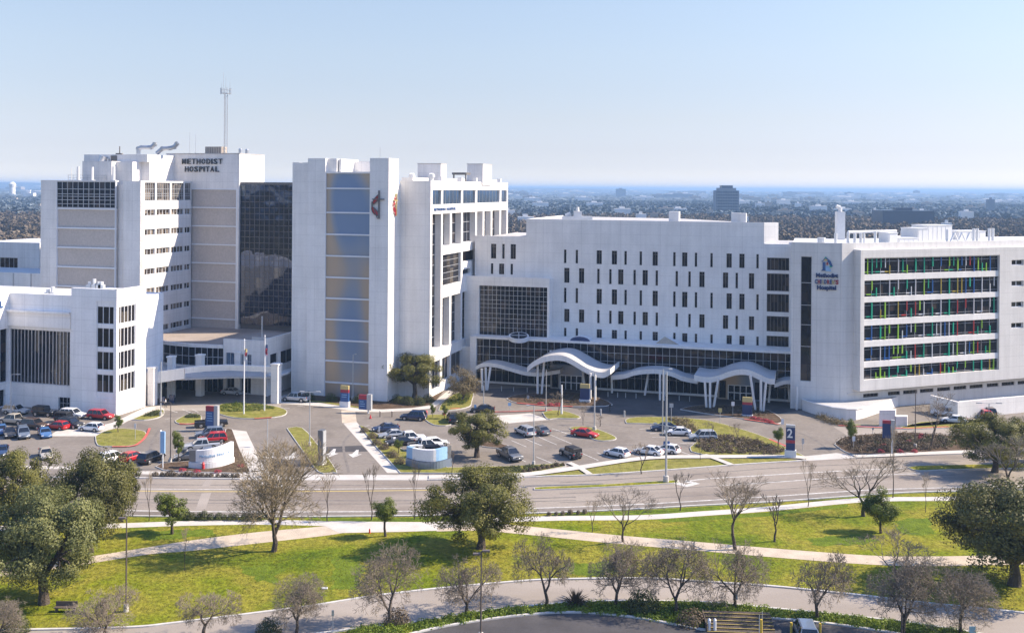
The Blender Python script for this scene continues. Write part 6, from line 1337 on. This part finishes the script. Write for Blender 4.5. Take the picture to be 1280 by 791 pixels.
# pylon signs
def pylon(px, py, wpx, y0, y1, bands, label, side=None, basew=None, d=None, lines=True, dep=.45, legy=None):
    g = G(px, py); D0 = g.y; pl = Plane(g, d or U); wd = wpx * D0 / F; Z_ = lambda y: (py - y) * D0 / F; o = empty('pylon_sign', g, label, 'sign'); mb = MB(); mats = []; zt = Z_(y0); zb = Z_(y1)
    names = [b[0] for b in bands]; mats = [M[n] for n in names] + [M['signwhite'], M['skyblue']]
    for i, (n, a, b) in enumerate(bands): mb.pbox(pl, -wd / 2, wd / 2, Z_(b), Z_(a) - .01, dep / 2, -dep / 2, i)
    mb.pbox(pl, -wd / 2 + .04, wd / 2 - .04, zb, zt - .03, dep / 2 - .03, -dep / 2 + .03, 0)
    mb.build('sign_panel', mats, o)
    if lines:
        mb = MB(); rg = random.Random(int(px)); z = zt - .5
        a = [b for b in bands if b[0].startswith('navy')][0]; z = Z_(a[1]) - .45
        while z > Z_(a[2]) + .5: mb.pbox(pl, -wd * .36, -wd * .36 + wd * rg.uniform(.35, .7), z, z + .12, dep / 2 + .02, dep / 2 + .001); z -= .42
        if mb.v: mb.build('listing', M['skyblue'], o)
    if side: mb = MB(); mb.pbox(pl, wd / 2 + .01, wd / 2 + side, max(0, zb), zt + .12, dep / 2 + .1, -dep / 2 - .1); mb.build('side_post', M['pole'], o)
    if legy is None: mb = MB(); bw = (basew or wpx * 1.15) * D0 / F; mb.pbox(pl, -bw / 2, bw / 2, 0, zb, dep / 2 + .12, -dep / 2 - .12); mb.build('base', M['signwhite'], o)
    else: mb = MB(); mb.pbox(pl, wd / 2 + .1, wd / 2 + .35, 0, zb + .5, .12, -.12); mb.build('post', M['signwhite'], o)
    return o, pl, Z_, wd
o, pl, Z_, wd = pylon(263, 538, 12, 507, 532, [('signred', 507.5, 513.5), ('navy2', 513.5, 532)], 'red-topped blue direction sign over the black pickup', side=.75, legy=1)
o, pl, Z_, wd = pylon(431, 508.5, 11, 481.5, 501.5, [('signyellow', 482, 486.5), ('signred', 486.5, 490.5), ('navy2', 490.5, 501.5)], 'sign with yellow top, red band and white base against the bronze panels')
o, pl, Z_, wd = pylon(454, 516, 11, 493, 511.5, [('signred', 493.5, 499), ('navy2', 499, 511.5)], 'red-topped blue sign on a white post by the crosswalk', side=.9, legy=1)
o, pl, Z_, wd = pylon(731, 503, 12, 479.5, 499, [('signyellow', 480.5, 485), ('navy', 485, 499)], 'navy sign with a tan top on the shaded drop-off island', lines=False)
o, pl, Z_, wd = pylon(934, 520.5, 12, 496, 518, [('signyellow', 497, 502.2), ('signred', 502.2, 505.5), ('navy', 505.5, 518)], 'navy sign with yellow top and red band at the right drop-off', lines=False)
o, pl, Z_, wd = pylon(988, 571.5, 11, 530.5, 562, [('pole', 530.5, 533.5), ('navy', 533.5, 549.2), ('signred', 549.2, 553), ('navy', 553, 562)], 'big navy sign with a white number 2 at the right driveway', lines=False, dep=.7, basew=14)
text('2', 2.0, pl, -.1, Z_(546), .37, M['signwhite'], o, 'numeral', .06, .03, width=.85)
o, pl, Z_, wd = pylon(1108, 567, 10, 525, 547, [('signred', 525.5, 529), ('navy', 529, 547)], 'navy sign with a red top in the right mulch bed', side=.6, legy=1, lines=False)
# tall narrow post sign, dark kiosk sign
g = G(203.5, 586); pl = Plane(g, U); k = g.y / F; o = empty('post_sign', g, 'tall narrow blue and white sign on a thin post, left of the parked trucks', 'sign'); mb = MB(); mb.pbox(pl, -.35, .35, 20 * k, 47 * k, .12, -.12); mb.build('sign_panel', M['skyblue'], o)
mb = MB(); mb.pbox(pl, -.44, -.351, 18 * k, 48.5 * k, .16, -.16); mb.tube(g, g + Vector((0, 0, 20 * k)), .09, .09, 8); mb.build('post', M['signwhite'], o)
g = G(402, 581); pl = Plane(g, U); k = g.y / F; o = empty('kiosk_sign', g, 'narrow dark grey kiosk sign with white base on the long entry island', 'sign'); mb = MB(); mb.pbox(pl, -.38, .38, .75, 44 * k, .6, -.6); mb.build('sign_panel', M['car_grey'], o)
mb = MB(); mb.pbox(pl, .381, .5, .75, 43 * k, .5, -.5); mb.build('trim', M['pole'], o); mb = MB(); mb.pbox(pl, -.5, .5, 0, .75, .7, -.7); mb.build('base', M['signwhite'], o)
# curved monument signs
def monument(ps, h0, h1, h2, label, txt, blue, flip):
    g = [G(*p) for p in ps]; o = empty('monument_sign', g[1], label, 'sign'); cv = catmull([tuple(p)[:2] for p in g], 6); n = len(cv); mb = MB()
    for i in range(n - 1):
        a, b = Vector((*cv[i], 0)), Vector((*cv[i + 1], 0)); pl = Plane(a, b - a); L = (b - a).length; t0 = i / (n - 1); t1 = (i + 1) / (n - 1); e0 = h1 + (h2 - h1) * t0; e1 = h1 + (h2 - h1) * t1
        m = 1 if ((not blue and t0 < .13) or (blue and t0 > .86)) else 0
        if blue and (t0 < .16 or .62 < t0 <= .86): m = 2
        q = lambda s, z, of: pl.pt(s, z, of)
        mb.hexa([q(0, h0, .0), q(L, h0, 0), q(L, h0, -.6), q(0, h0, -.6), q(0, e0, 0), q(L, e1, 0), q(L, e1, -.6), q(0, e0, -.6)], m)
        mb.hexa([q(0, 0, .18), q(L, 0, .18), q(L, 0, -.8), q(0, 0, -.8), q(0, h0 - .06, .18), q(L, h0 - .06, .18), q(L, h0 - .06, -.8), q(0, h0 - .06, -.8)], 3 if blue else 0)
    mb.build('sign_wall', [M['signwhite'], M['car_grey'], M['skyblue'], M['car_slate']], o)
    A_, B_ = g[0], g[-1]; pl = Plane(A_.lerp(B_, .5) , B_ - A_); mid = Vector((*cv[n // 2], 0)); off = (mid - pl.O).dot(pl.n) + .0
    if txt:
        cur = txt; N_ = len(cur); a0_ = .25 if not blue else .18; L_ = (B_ - A_).length
        for i, ch in enumerate(cur):
            if ch == ' ': continue
            t = a0_ + (.9 - a0_) * (i + .5) / N_; kk = t * (n - 1); j = min(n - 2, int(kk)); f_ = kk - j; a, b = Vector((*cv[j], 0)), Vector((*cv[j + 1], 0)); p2 = Plane(a, b - a)
            text(ch, .62, p2, (b - a).length * f_, h0 + (h1 + (h2 - h1) * t - h0) * .38, .02, M['skyblue'] if not blue else M['navy2'], o, 'letter', .04, .0)
    return o
monument([(236.5, 585), (255, 586.5), (275, 584), (292, 578.5)], 1.05, 2.7, 3.35, 'white curved entry sign with pale blue Methodist Hospital letters', 'Methodist Hospital', False, 0)
monument([(508, 582), (525, 586.5), (545, 587), (564, 582)], 1.3, 3.0, 3.1, 'curved entry sign in shade with blue ends and a pale middle', '', True, 0)
# traffic cones, bollards, hydrants, posts, bins
def simple(name, px, py, parts, label, cat, grp=None, z=0):
    g = G(px, py, z); o = empty(name, g, label, cat, grp)
    for nm, mat, r0, r1, z0_, z1_ in parts: mb = MB(); mb.tube(g + Vector((0, 0, z0_)), g + Vector((0, 0, z1_)), r0, r1, 10); mb.build(nm, M[mat], o)
    return o
def hyd(px, py, label): o = simple('fire_hydrant', px, py, [('barrel', 'red', .17, .15, 0, .7), ('cap', 'red', .19, .06, .7, .95), ('flange', 'red', .24, .24, 0, .08)], label, 'hydrant'); o.scale = (1.25, 1.25, 1.25); return o
hyd(533, 520.5, 'red fire hydrant on the small island near the dark blue car'); hyd(254, 587, 'red fire hydrant in front of the white curved sign'); hyd(462, 666, 'small red hydrant at the edge of the park walk').scale = (.6, .6, .6)
for x, y, s in ((475, 521, 'left'), (490, 521, 'right')): simple('bollard', x, y, [('post', 'pole_dark', .10, .10, 0, 1.1), ('cap', 'signwhite', .11, .05, 1.1, 1.2)], '%s of the two dark posts beside the front lane' % s, 'bollard', 'lane posts')
for x, y, s in ((505, 523, 'left of the dark blue car'), (463, 523, 'near the crosswalk'), (555, 519.5, 'near the tiny tree')): simple('traffic_cone', x, y, [('cone', 'red', .22, .04, .05, .75), ('foot', 'blacktrim', .3, .3, 0, .05)], 'red traffic cone ' + s, 'cone')
for x in (627, 642, 659, 760, 772, 782, 795, 849, 862, 893): simple('bollard', x, 487 + (x - 627) * .055 + 1.5, [('post', 'pole', .09, .09, 0, 1.0)], 'pale bollard standing before the dark lobby glass', 'bollard', 'lobby bollards')
for x, y, s in ((751, 519, 'left'), (780.5, 521, 'right')): simple('bollard', x, y, [('post', 'pole', .16, .16, 0, 1.2)], '%s pale bollard in the open shaded forecourt' % s, 'bollard', 'forecourt bollards')
for x, y, s in ((886.5, 788.5, 'left'), (893.5, 788.5, 'right')): simple('bollard', x, y, [('post', 'signwhite', .15, .15, 0, 1.1), ('cap', 'signwhite', .17, .05, 1.1, 1.25)], '%s white bollard before the striped steps' % s, 'bollard', 'steps bollards')
for x, y, s in ((951.5, 793, 'beside the right end of the striped steps'), (989, 797, 'left of the blue-grey vehicle'), (1025, 798, 'right of the blue-grey vehicle')): simple('bollard', x, y, [('post', 'ylw', .12, .12, 0, 1.5)], 'yellow post ' + s, 'bollard', 'yellow posts')
pole(949, 794, 768, .05, 'pole', label='thin white post beside the yellow one at the steps', name='sign_post', heads=(), base=False, cat='post'); pole(952.6, 791, 764, .05, 'pole', label='taller thin white post right of the steps', name='sign_post', heads=(), base=False, cat='post')
# striped wooden steps
g = G(884, 789); pl = Plane(G(884, 790), (1, -.07, 0)); mb = MB()
for k in range(6): mb.pbox(pl, 0, 6.6, 0, .12 + .11 * k, -.62 * k, -.62 * (k + 1), 0); mb.pbox(pl, 0, 6.6, .12 + .11 * k, .135 + .11 * k, -.62 * k + .01, -.62 * k - .05, 1)
mb.pbox(pl, -.12, 0, 0, .8, 0, -3.7, 0); tag(mb.build('steps', [M['bark'], M['ypaint']], None, org=g), 'brown steps with yellow nosings at the lower edge', 'steps')
# small road signs
def rsign(px, py, top, w_, hpx, mat, label, lean=0):
    g = G(px, py); k = g.y / F; o = empty('road_sign', g, label, 'sign'); h = (py - top) * k; mb = MB(); mb.tube(g, g + Vector((0, 0, h)), .045, .045, 6); mb.build('post', M['pole'], o); mb = MB(); wd = w_ * k; mb.box((g.x - wd / 2, g.y - .09, h - hpx * k), (g.x + wd / 2, g.y - .05, h)); mb.build('panel', M[mat], o)
rsign(416, 788, 762, 3, 7, 'pole', 'small grey roadside sign on the front drive'); rsign(919, 758, 741.5, 5.5, 7, 'skyblue', 'small pale blue sign hung at a bare tree trunk'); rsign(1215, 800, 782, 8, 9, 'skyblue', 'blue sign at the lower right corner')
rsign(169, 550, 529, 2.4, 6, 'signwhite', 'small white sign on the grass island by the clinic'); rsign(839, 531, 504, 5, 5, 'pole', 'square grey sign near the planted island'); rsign(900, 530, 510, 4.5, 5, 'tan' if 'tan' in M else 'signyellow', 'square tan sign at the red kerb before the drop-off'); rsign(916, 520, 502, 4, 5, 'signwhite', 'white square sign left of the right drop-off sign')
rsign(594, 515, 505.5, 3, 4, 'skyblue', 'pale blue sign on the upper lane, left of a twin'); rsign(606.5, 515, 505, 2.5, 4, 'skyblue', 'pale blue sign on the upper lane, right of its twin'); rsign(637, 515, 503, 4, 4, 'skyblue', 'pale blue sign at the white forecourt slab'); rsign(660, 500, 494, 3, 4, 'pole', 'tiny grey sign on the shaded drop-off island')
rsign(1003.5, 562, 547.5, 3, 7, 'pole', 'grey panel sign right of the number 2 sign'); rsign(1067, 562, 545, 3.5, 6, 'signwhite', 'white sign on the left tip of the mulch bed'); rsign(978, 531, 523, 3.5, 7, 'signwhite', 'white box sign at the right drop-off kerb'); rsign(833, 566, 551, 8, 11, 'navy2', 'blue banner panel behind the signal pole')
rsign(1091, 543, 534, 2, 3, 'pole', 'little grey sign on the service road'); rsign(474, 541, 533, 2, 6, 'signwhite', 'white post sign at the head of the front walk row')
# bench on the left lawn, stone, boxes
g = G(82, 764); mb = MB(); mb.box((g.x - 1.1, g.y - .3, .42), (g.x + 1.1, g.y + .3, .5)); mb.box((g.x - 1.1, g.y + .25, .5), (g.x + 1.1, g.y + .33, .95)); o = empty('park_bench', g, 'dark bench on the left lawn beside the big evergreen', 'bench'); mb.build('seat', M['pole_dark'], o)
for s in (-.9, .9): mb = MB(); mb.box((g.x + s - .05, g.y - .28, 0), (g.x + s + .05, g.y + .28, .42)); mb.build('leg', M['pole_dark'], o)
g = G(405.5, 735.5); mb = MB(); mb.box((g.x - .33, g.y - .2, 0), (g.x + .33, g.y + .2, .12)); tag(mb.build('ground_box', M['signwhite'], None, org=g), 'small white utility lid lying on the lawn', 'utility box')
for x, y, s in ((203, 505, 'near the clinic corner'), (215, 503, 'by the portico')):
    g = G(x, y); mb = MB(); mb.box((g.x - .5, g.y - .3, 0), (g.x + .5, g.y + .3, 1.5)); mb.box((g.x - .35, g.y - .34, 1.0), (g.x + .35, g.y - .3, 1.35)); o = tag(mb.build('valet_stand', M['car_darkblue'], None, org=g), 'dark valet stand ' + s, 'stand')
g = G(938, 507); mb = MB()
# person walking over the forecourt
def person(px, py, hd, label, top, legs):
    g = G(px, py); vs = [(0, 0, .95), (0, 0, 1.2), (0, 0, 1.45), (0, 0, 1.56), (0, 0, 1.68), (.10, .09, .9), (.13, .14, .5), (.13, .06, .06), (.13, .20, .03), (-.10, -.04, .9), (-.13, -.02, .5), (-.13, -.22, .08), (-.13, -.08, .03), (.2, 0, 1.42), (.25, -.08, 1.14), (.24, .04, .88), (.24, .07, .80), (-.2, 0, 1.42), (-.25, .08, 1.14), (-.24, .22, .93), (-.24, .27, .88)]
    ed = [(0, 1), (1, 2), (2, 3), (3, 4), (0, 5), (5, 6), (6, 7), (7, 8), (0, 9), (9, 10), (10, 11), (11, 12), (2, 13), (13, 14), (14, 15), (15, 16), (2, 17), (17, 18), (18, 19), (19, 20)]
    rad = [.14, .13, .15, .055, .10, .09, .06, .045, .04, .09, .06, .045, .04, .06, .042, .032, .035, .06, .042, .032, .035]
    me = bpy.data.meshes.new('person'); me.from_pydata(vs, ed, []); t = bpy.data.objects.new('t', me); COL.objects.link(t); t.modifiers.new('s', 'SKIN')
    for i, q in enumerate(rad): me.skin_vertices[0].data[i].radius = (q, q)
    me.skin_vertices[0].data[0].use_root = True; t.modifiers.new('u', 'SUBSURF').levels = 1; bpy.context.view_layer.update(); m2 = bpy.data.meshes.new_from_object(t.evaluated_get(bpy.context.evaluated_depsgraph_get())); bpy.data.objects.remove(t)
    m2.materials.clear()
    for m_ in (top, legs, 'skin', 'blacktrim'): m2.materials.append(M[m_])
    for p in m2.polygons:
        c = p.center; p.material_index = 2 if c.z > 1.5 or (abs(c.x) > .2 and c.z < .95) else (0 if c.z > .95 else (3 if c.z < .09 else 1)); p.use_smooth = True
        if c.z > 1.66 or (c.z > 1.58 and c.y < -.03): p.material_index = 3
    m2.name = 'person'; o = bpy.data.objects.new('person', m2); COL.objects.link(o); o.location = g; o.rotation_euler = (0, 0, hd); tag(o, label, 'person')
person(762.5, 514.5, 1.0, 'person in dark clothes walking across the shaded forecourt', 'cloth', 'cloth')
person(207, 509, 2.0, 'person in a pale top standing by the portico', 'signwhite', 'cloth')

# ============================================================ ROOFTOP EQUIPMENT
def onroof(name, pl, px, py, D_off, label, cat): pass
ra = zA - .9
def item(name, mb, mat, org, label, cat, grp=None): return tag(mb.build(name, mat, None, org=org), label, cat, grp)
# antenna mast on the penthouse
c = Ab.pt(Ab.S(267.5, 180), zM, -5); top = 43 + (232.9 - 97) * c.y / F; plat = 43 + (232.9 - 117) * c.y / F
o = empty('antenna_mast', c, 'slender lattice antenna mast with a crown of whips on the lettered penthouse', 'antenna'); mb = MB()
leg = [Vector((c.x + .45 * math.cos(a), c.y + .45 * math.sin(a), 0)) for a in (0, 2.09, 4.19)]
for q in leg: mb.tube((q.x, q.y, zM), (q.x, q.y, plat), .07, .07, 5)
z = zM
while z < plat - .5:
    for i in range(3): a, b = leg[i], leg[(i + 1) % 3]; mb.tube((a.x, a.y, z), (b.x, b.y, z + .8), .04, .04, 4, cap=False)
    z += .8
mb.build('lattice', M['pole'], o); mb = MB()
for k in range(6):
    a = k * 1.047; e = Vector((c.x + 1.25 * math.cos(a), c.y + 1.25 * math.sin(a), plat)); mb.tube((c.x, c.y, plat), e, .05, .05, 4); mb.tube(e - Vector((0, 0, .2)), e + Vector((0, 0, 1.3)), .09, .09, 5)
for zz_ in (plat, plat + .9): 
    for k in range(12): a, b = k * .5236, (k + 1) * .5236; mb.tube((c.x + 1.25 * math.cos(a), c.y + 1.25 * math.sin(a), zz_), (c.x + 1.25 * math.cos(b), c.y + 1.25 * math.sin(b), zz_), .04, .04, 4)
mb.build('platform', M['pole'], o); mb = MB()
for dx, t in ((0, top), (-.6, top + 1.2), (1.0, top - 1), (-1.1, top - 1.5)): mb.tube((c.x + dx, c.y, plat), (c.x + dx, c.y, t), .045, .03, 5)
mb.build('whip', M['pole'], o)
pl = Ab.shift(-4); a, b = pl.S(256.5, 190), pl.S(277, 190); mb = MB(); mb.pbox(pl, a, b, zM + .2, zM + 1.9, 0, -2.5, 0)
for k in range(7): mb.pbox(pl, a + (b - a) * k / 7 + .1, a + (b - a) * k / 7 + .2, zM + .3, zM + 1.8, .06, .001, 1)
item('louvred_unit', mb, [M['bldg_t'], M['unit_dark']], pl.pt(a, zM), 'tan louvred cooling unit at the foot of the mast', 'roof unit')
for px, t, s in ((228, 166, 'left'), (235.5, 168, 'right')):
    q = Ab.pt(Ab.S(px, 190), zM, -3); mb = MB(); mb.tube(q, (q.x, q.y, 43 + (232.6 - t) * q.y / F), .05, .035, 5); mb.tube(q, q + Vector((0, 0, .4)), .15, .15, 8); item('whip_antenna', mb, M['pole'], q, 'thin whip antenna above the lettering, %s one' % s, 'antenna')
for px, s in ((304, 'left'), (310, 'right')): q = Ab.pt(b1 - 1.5, zM, -3 - (px - 304) * .5); mb = MB(); mb.tube(q, q + Vector((0, 0, 1.1)), .45, .45, 10); mb.tube(q + Vector((0, 0, 1.1)), q + Vector((0, 0, 1.35)), .5, .3, 10); item('roof_vent', mb, M['duct'], q, 'dark drum vent on the right end of the lettered penthouse, %s one' % s, 'vent')
# big bent ducts
for (pts, s) in ((((173, 193), (173, 186), (177, 184.5), (189, 184.5), (193, 181), (193.5, 178)), 'left'), (((196, 192), (203, 186), (212, 185.5), (218, 184), (221, 180), (221, 178.5)), 'right')):
    q = [P(x, y, 246) for x, y in pts]; mb = MB(); mb.path(q, .50, 12)
    for p in q[1:-1]: mb.tube(p - Vector((0, .3, 0)), p + Vector((0, .3, 0)), .55, .55, 10)
    item('exhaust_duct', mb, M['duct'], q[0], 'big bent silver exhaust duct on the old tower roof, %s one' % s, 'duct')
q = P(131, 198, 243); mb = MB(); mb.tube((q.x - .9, q.y, q.z - 1.4), (q.x - .2, q.y, q.z + .5), .9, .9, 12); mb.tube((q.x + .7, q.y, q.z - 2), (q.x + .7, q.y, q.z + 0), .35, .35, 8); item('roof_hood', mb, M['duct'], q, 'bluish rounded intake hood on the white plant rooms', 'vent')
q = P(148, 197, 243); mb = MB(); mb.box((q.x - 1.6, q.y - .5, q.z - 1.8), (q.x + 1.2, q.y + .8, q.z + .4)); mb.tube((q.x + .3, q.y, q.z), (q.x + .3, q.y, q.z + 2.6), .14, .14, 6); mb.box((q.x - .5, q.y - .4, q.z + .4), (q.x + .9, q.y + .6, q.z + 1)); item('roof_machine', mb, M['unit_dark'], q, 'dark clutter of pipes and a short flue between the plant rooms', 'roof unit')
rq = random.Random(2)
for i, (px, y0_) in enumerate(((80, 208), (88.5, 207), (106, 207), (133, 206))):
    p = Af.pt(Af.S(px, 215), zA - .2, -2.5); hh = (225 - y0_) * p.y / F; mb = MB(); mb.tube(p, p + Vector((0, 0, hh)), .38 if i else .1, .34 if i else .08, 8); mb.box((p.x - .6, p.y - .5, p.z - .8), (p.x + .6, p.y + .5, p.z + .3)); item('roof_flue', mb, M['unit'], p, ['thin pole with rungs', 'first thick pale flue', 'second thick pale flue', 'third thick pale flue'][i] + ' on the front edge of the old tower roof', 'flue')
p = Af.pt(Af.S(85, 215), zA, -3); mb = MB()
for k in range(9): mb.tube(p + Vector((k * 1.1 - 2, 0, 0)), p + Vector((k * 1.1 - 2, 0, 1.3)), .05, .05, 4)
for zz_ in (.6, 1.2): mb.tube(p + Vector((-2, 0, zz_)), p + Vector((6.8, 0, zz_)), .05, .05, 4)
item('roof_railing', mb, M['pole'], p, 'pale pipe railing on the left end of the old tower roof', 'railing')
# emblem tower penthouses
for (x0_, x1_, y, t, s) in ((522, 551, 205, 13, 'left'), (584, 603.5, 205, 34, 'right')):
    q = Br.pt(t, 0, 0); D0 = q.y; pl = Plane((0, D0), U); pl = Plane((P((x0_ + x1_) / 2, 230, D0).x, D0), U); a, b = pl.S(x0_, 220), pl.S(x1_, 220); zt = 43 + (234.7 - y) * D0 / F; mb = MB(); mb.pbox(pl, a, b, zR - .7, zt, 0, -(3.5 if s == 'left' else 7)); mb.pbox(pl, a - .1, b + .1, zt, zt + .15, .1, -(3.6 if s == 'left' else 7.1), 1)
    item('roof_room', mb, [M['white_old'], M['roof']], pl.pt(a), 'boxy plant room on the emblem tower roof, %s one' % s, 'roof room')
pl = Plane(Br.pt(26), U); mb = MB(); a, b = pl.S(565, 220), pl.S(583, 220); mb.pbox(pl, a, b, zR + 1.6, zR + 2.1, 0, -3); 
for s in (a + .2, b - .4): mb.pbox(pl, s, s + .25, zR - .7, zR + 1.6, -.2, -.5)
item('roof_frame', mb, M['unit_dark'], pl.pt(a), 'dark flat frame between the two plant rooms', 'roof frame')
for px, s in ((508, 'left drum'), (533, 'right dish')): q = Bw.pt(Bw.S(min(px, 534), 225), zR - .7, -3); mb = MB(); mb.tube(q, q + Vector((0, 0, 1.5)), .4, .4, 10); mb.tube(q + Vector((0, 0, 1.5)), q + Vector((0, -.2, 2.2)), .7, .5, 10); item('roof_vent', mb, M['unit'], q, 'pale roof vent on the emblem tower, %s' % s, 'vent')
q = Bp.pt(Bp.S(449), zl2, -10); mb = MB(); mb.tube(q, q + Vector((0, 0, 5.5)), .06, .04, 5); item('whip_antenna', mb, M['pole'], q, 'thin antenna between the bronze panels and the emblem pier', 'antenna')
# ward block roof
for x0_, x1_, y0_, s, off, mt in ((836, 848.5, 264.5, 'small white louvred box on the long ward roof', -8, 'unit'), (914, 925, 266.5, 'shaded half of the pale box pair on the ward roof', -6, 'unit')):
    pl = Cf.shift(off); a, b = pl.S(x0_, 270), pl.S(x1_, 270); zt = pl.Z((x0_ + x1_) / 2, y0_); mb = MB(); mb.pbox(pl, a, b, zC - .3, zt, 0, -2.5)
    if x0_ > 900: mb.pbox(pl, b, b + 1.3, zC - .3, zt - .02, .2, -2.3)
    item('roof_box', mb, M[mt], pl.pt(a), s, 'roof unit')
q = Cf.pt(Cf.S(713, 270), zC - .3, -6); mb = MB(); mb.box((q.x - 3.2, q.y - 1, q.z), (q.x + 3.6, q.y + 1, q.z + .9)); mb.box((q.x - .6, q.y - .8, q.z + .9), (q.x + 1.2, q.y + .8, q.z + 2.0)); mb.tube((q.x - 2.4, q.y, q.z + .9), (q.x - 1.3, q.y, q.z + 1.5), .5, .4, 8); mb.tube((q.x + .3, q.y, q.z + 2), (q.x + .3, q.y, q.z + 3.0), .4, .3, 8); item('roof_machine', mb, M['unit'], q, 'white fan machinery on the left end of the long ward roof', 'roof unit')
q = Cf.pt(Cf.S(965, 270), zC3, -2); mb = MB(); 
# stack with curved cap
pl = Fw.shift(-30); c = P(1050, 290, 232); mb = MB(); mb.box((c.x - .9, c.y - .8, 30), (c.x + .9, c.y + .8, 38.3)); mb.tube((c.x, c.y, 38.3), (c.x, c.y, 39.2), .45, .45, 8); mb.tube((c.x, c.y, 39.2), (c.x - .9, c.y, 39.6), .4, .35, 8); mb.tube((c.x - .9, c.y, 32.3), (c.x + 1.6, c.y, 31.4), .35, .35, 6)
item('roof_stack', mb, M['unit'], Vector((c.x, c.y, 30)), 'tall pale stack with a hooked cap behind the house logo', 'stack')
rz = zE1 - .7
def FW(px, off, py=300): q = Fw.shift(off); return q.pt(q.S(px, py), rz)
for px, h_, o_, s in ((1027, 2.2, -3, 'stubby box vent above the logo'), (1045, 3.4, -4, 'first white pipe from the left'), (1060, 3.4, -5, 'second white pipe'), (1068.5, 3.3, -4, 'third white pipe'), (1076, 3.3, -4, 'fourth white pipe'), (1094, 3.8, -4, 'fifth white pipe'), (1184, 4.0, -6, 'paired pipe, left'), (1217, 4.2, -6, 'paired pipe, middle'), (1221.5, 4.2, -6, 'paired pipe, middle right'), (1236.5, 4.2, -6, 'paired pipe, right'), (1241, 4.2, -6, 'paired pipe, far right')):
    q = FW(px, o_) if px > 1054 else Ef.pt(Ef.S(px, 300), rz, o_); r_ = .8 if px == 1027 else .3; mb = MB(); mb.tube(q, q + Vector((0, 0, h_ * .72)), r_, r_, 10); mb.tube(q, q + Vector((0, 0, .3)), r_ * 1.5, r_ * 1.5, 10); item('roof_pipe', mb, M['unit'], q, 'white roof pipe on the fin-window wing, ' + s, 'pipe')
def rbox(x0_, x1_, h_, off, dep, label, extra=None, mat='unit'):
    pl = Fw.shift(off); a, b = pl.S(x0_, 300), pl.S(x1_, 300); mb = MB(); mb.pbox(pl, a, b, rz, rz + h_, 0, -dep)
    for k in range(int((b - a) / 1.2)): mb.pbox(pl, a + k * 1.2 + .2, a + k * 1.2 + .3, rz + .3, rz + h_ - .2, .04, .001)
    mb.pbox(pl, a - .1, b + .1, rz + h_, rz + h_ + .12, .1, -dep - .1); item('roof_unit', mb, M[mat], pl.pt(a, rz), label, 'roof unit')
rbox(1111, 1122, 2.2, -6, 3, 'white cabinet with round fan housings on the fin-window wing'); rbox(1147, 1160, 2.9, -10, 5, 'tall shaded white cabinet in the middle of the wing roof'); rbox(1160, 1190, 3.4, -13, 5, 'long white air handler behind the tall cabinet'); rbox(1198, 1232, 1.9, -16, 5, 'low long white air handler at the right of the wing roof')
rbox(1124, 1147, 1.0, -8, 3, 'low white plinth of ducts between two cabinets')
mb = MB(); a = FW(1188, -5); b = FW(1212, -5)
for k in range(5): p, q = a.lerp(b, k / 5), a.lerp(b, (k + 1) / 5); zz_ = (.3, 2.2) if k % 2 == 0 else (2.2, .3); mb.tube(p + Vector((0, 0, zz_[0])), q + Vector((0, 0, zz_[1])), .18, .18, 6)
item('pipe_truss', mb, M['unit'], a, 'zigzag white pipe truss on the wing roof', 'pipe')
mb = MB(); a = FW(1060, -9); b = FW(1120, -9); mb.tube(a + Vector((0, 0, 2.4)), b + Vector((0, 0, 2.5)), .3, .3, 8)
for k in range(4): p = a.lerp(b, k / 3); mb.tube(p, p + Vector((0, 0, 2.4)), .2, .2, 6)
item('pipe_run', mb, M['unit'], a, 'horizontal white pipe run on short legs above the fin windows', 'pipe')
q = Fw.pt(15, rz, -5); 
# clinic roof things
for px, y, s in ((112, 352.5, 'cluster of white vents'), (126.5, 355, 'short white flue'), (63, 356, 'small white vents by the curved stair')): q = P(px, y, 203); q.z = zD - .7; mb = MB(); mb.tube(q, q + Vector((0, 0, 1.6)), .3, .3, 8); 
for px, s, k in ((112, 'white vent cluster', 3), (127, 'single short flue', 1), (60, 'white vent pair left of the curved stair', 2)):
    q = P(px, 360, 202 if px > 90 else 203); q.z = (zD if px > 90 else zr) - .75; mb = MB()
    for j in range(k): mb.tube(q + Vector((j * .9, 0, 0)), q + Vector((j * .9, 0, 1.5 + .5 * (j % 2))), .35, .35, 8); mb.box((q.x + j * .9 - .5, q.y - .5, q.z), (q.x + j * .9 + .5, q.y + .5, q.z + .9))
    item('roof_vent', mb, M['unit'], q, s + ' on the clinic roof', 'vent')
# tall thin pole on the entrance roof
q = P(327.5, 416, 216); q.z = 11.1; mb = MB(); mb.tube(q, q + Vector((0, 0, 5.0)), .14, .14, 8); mb.pbox(Plane(q, U), -2.2, 2.2, 11.1, 11.7, .3, -.3); item('roof_pole', mb, M['pole'], q, 'short thick pale pole on the tan entrance roof', 'pole')
# prototypes never used would stand at the origin: none are left
for nm in list(bpy.data.objects.keys()):
    o = bpy.data.objects.get(nm)
    if o and o.parent is None and o.type == 'EMPTY' and 'label' not in o: 
        for c in kids(o): bpy.data.objects.remove(c)
        bpy.data.objects.remove(o)
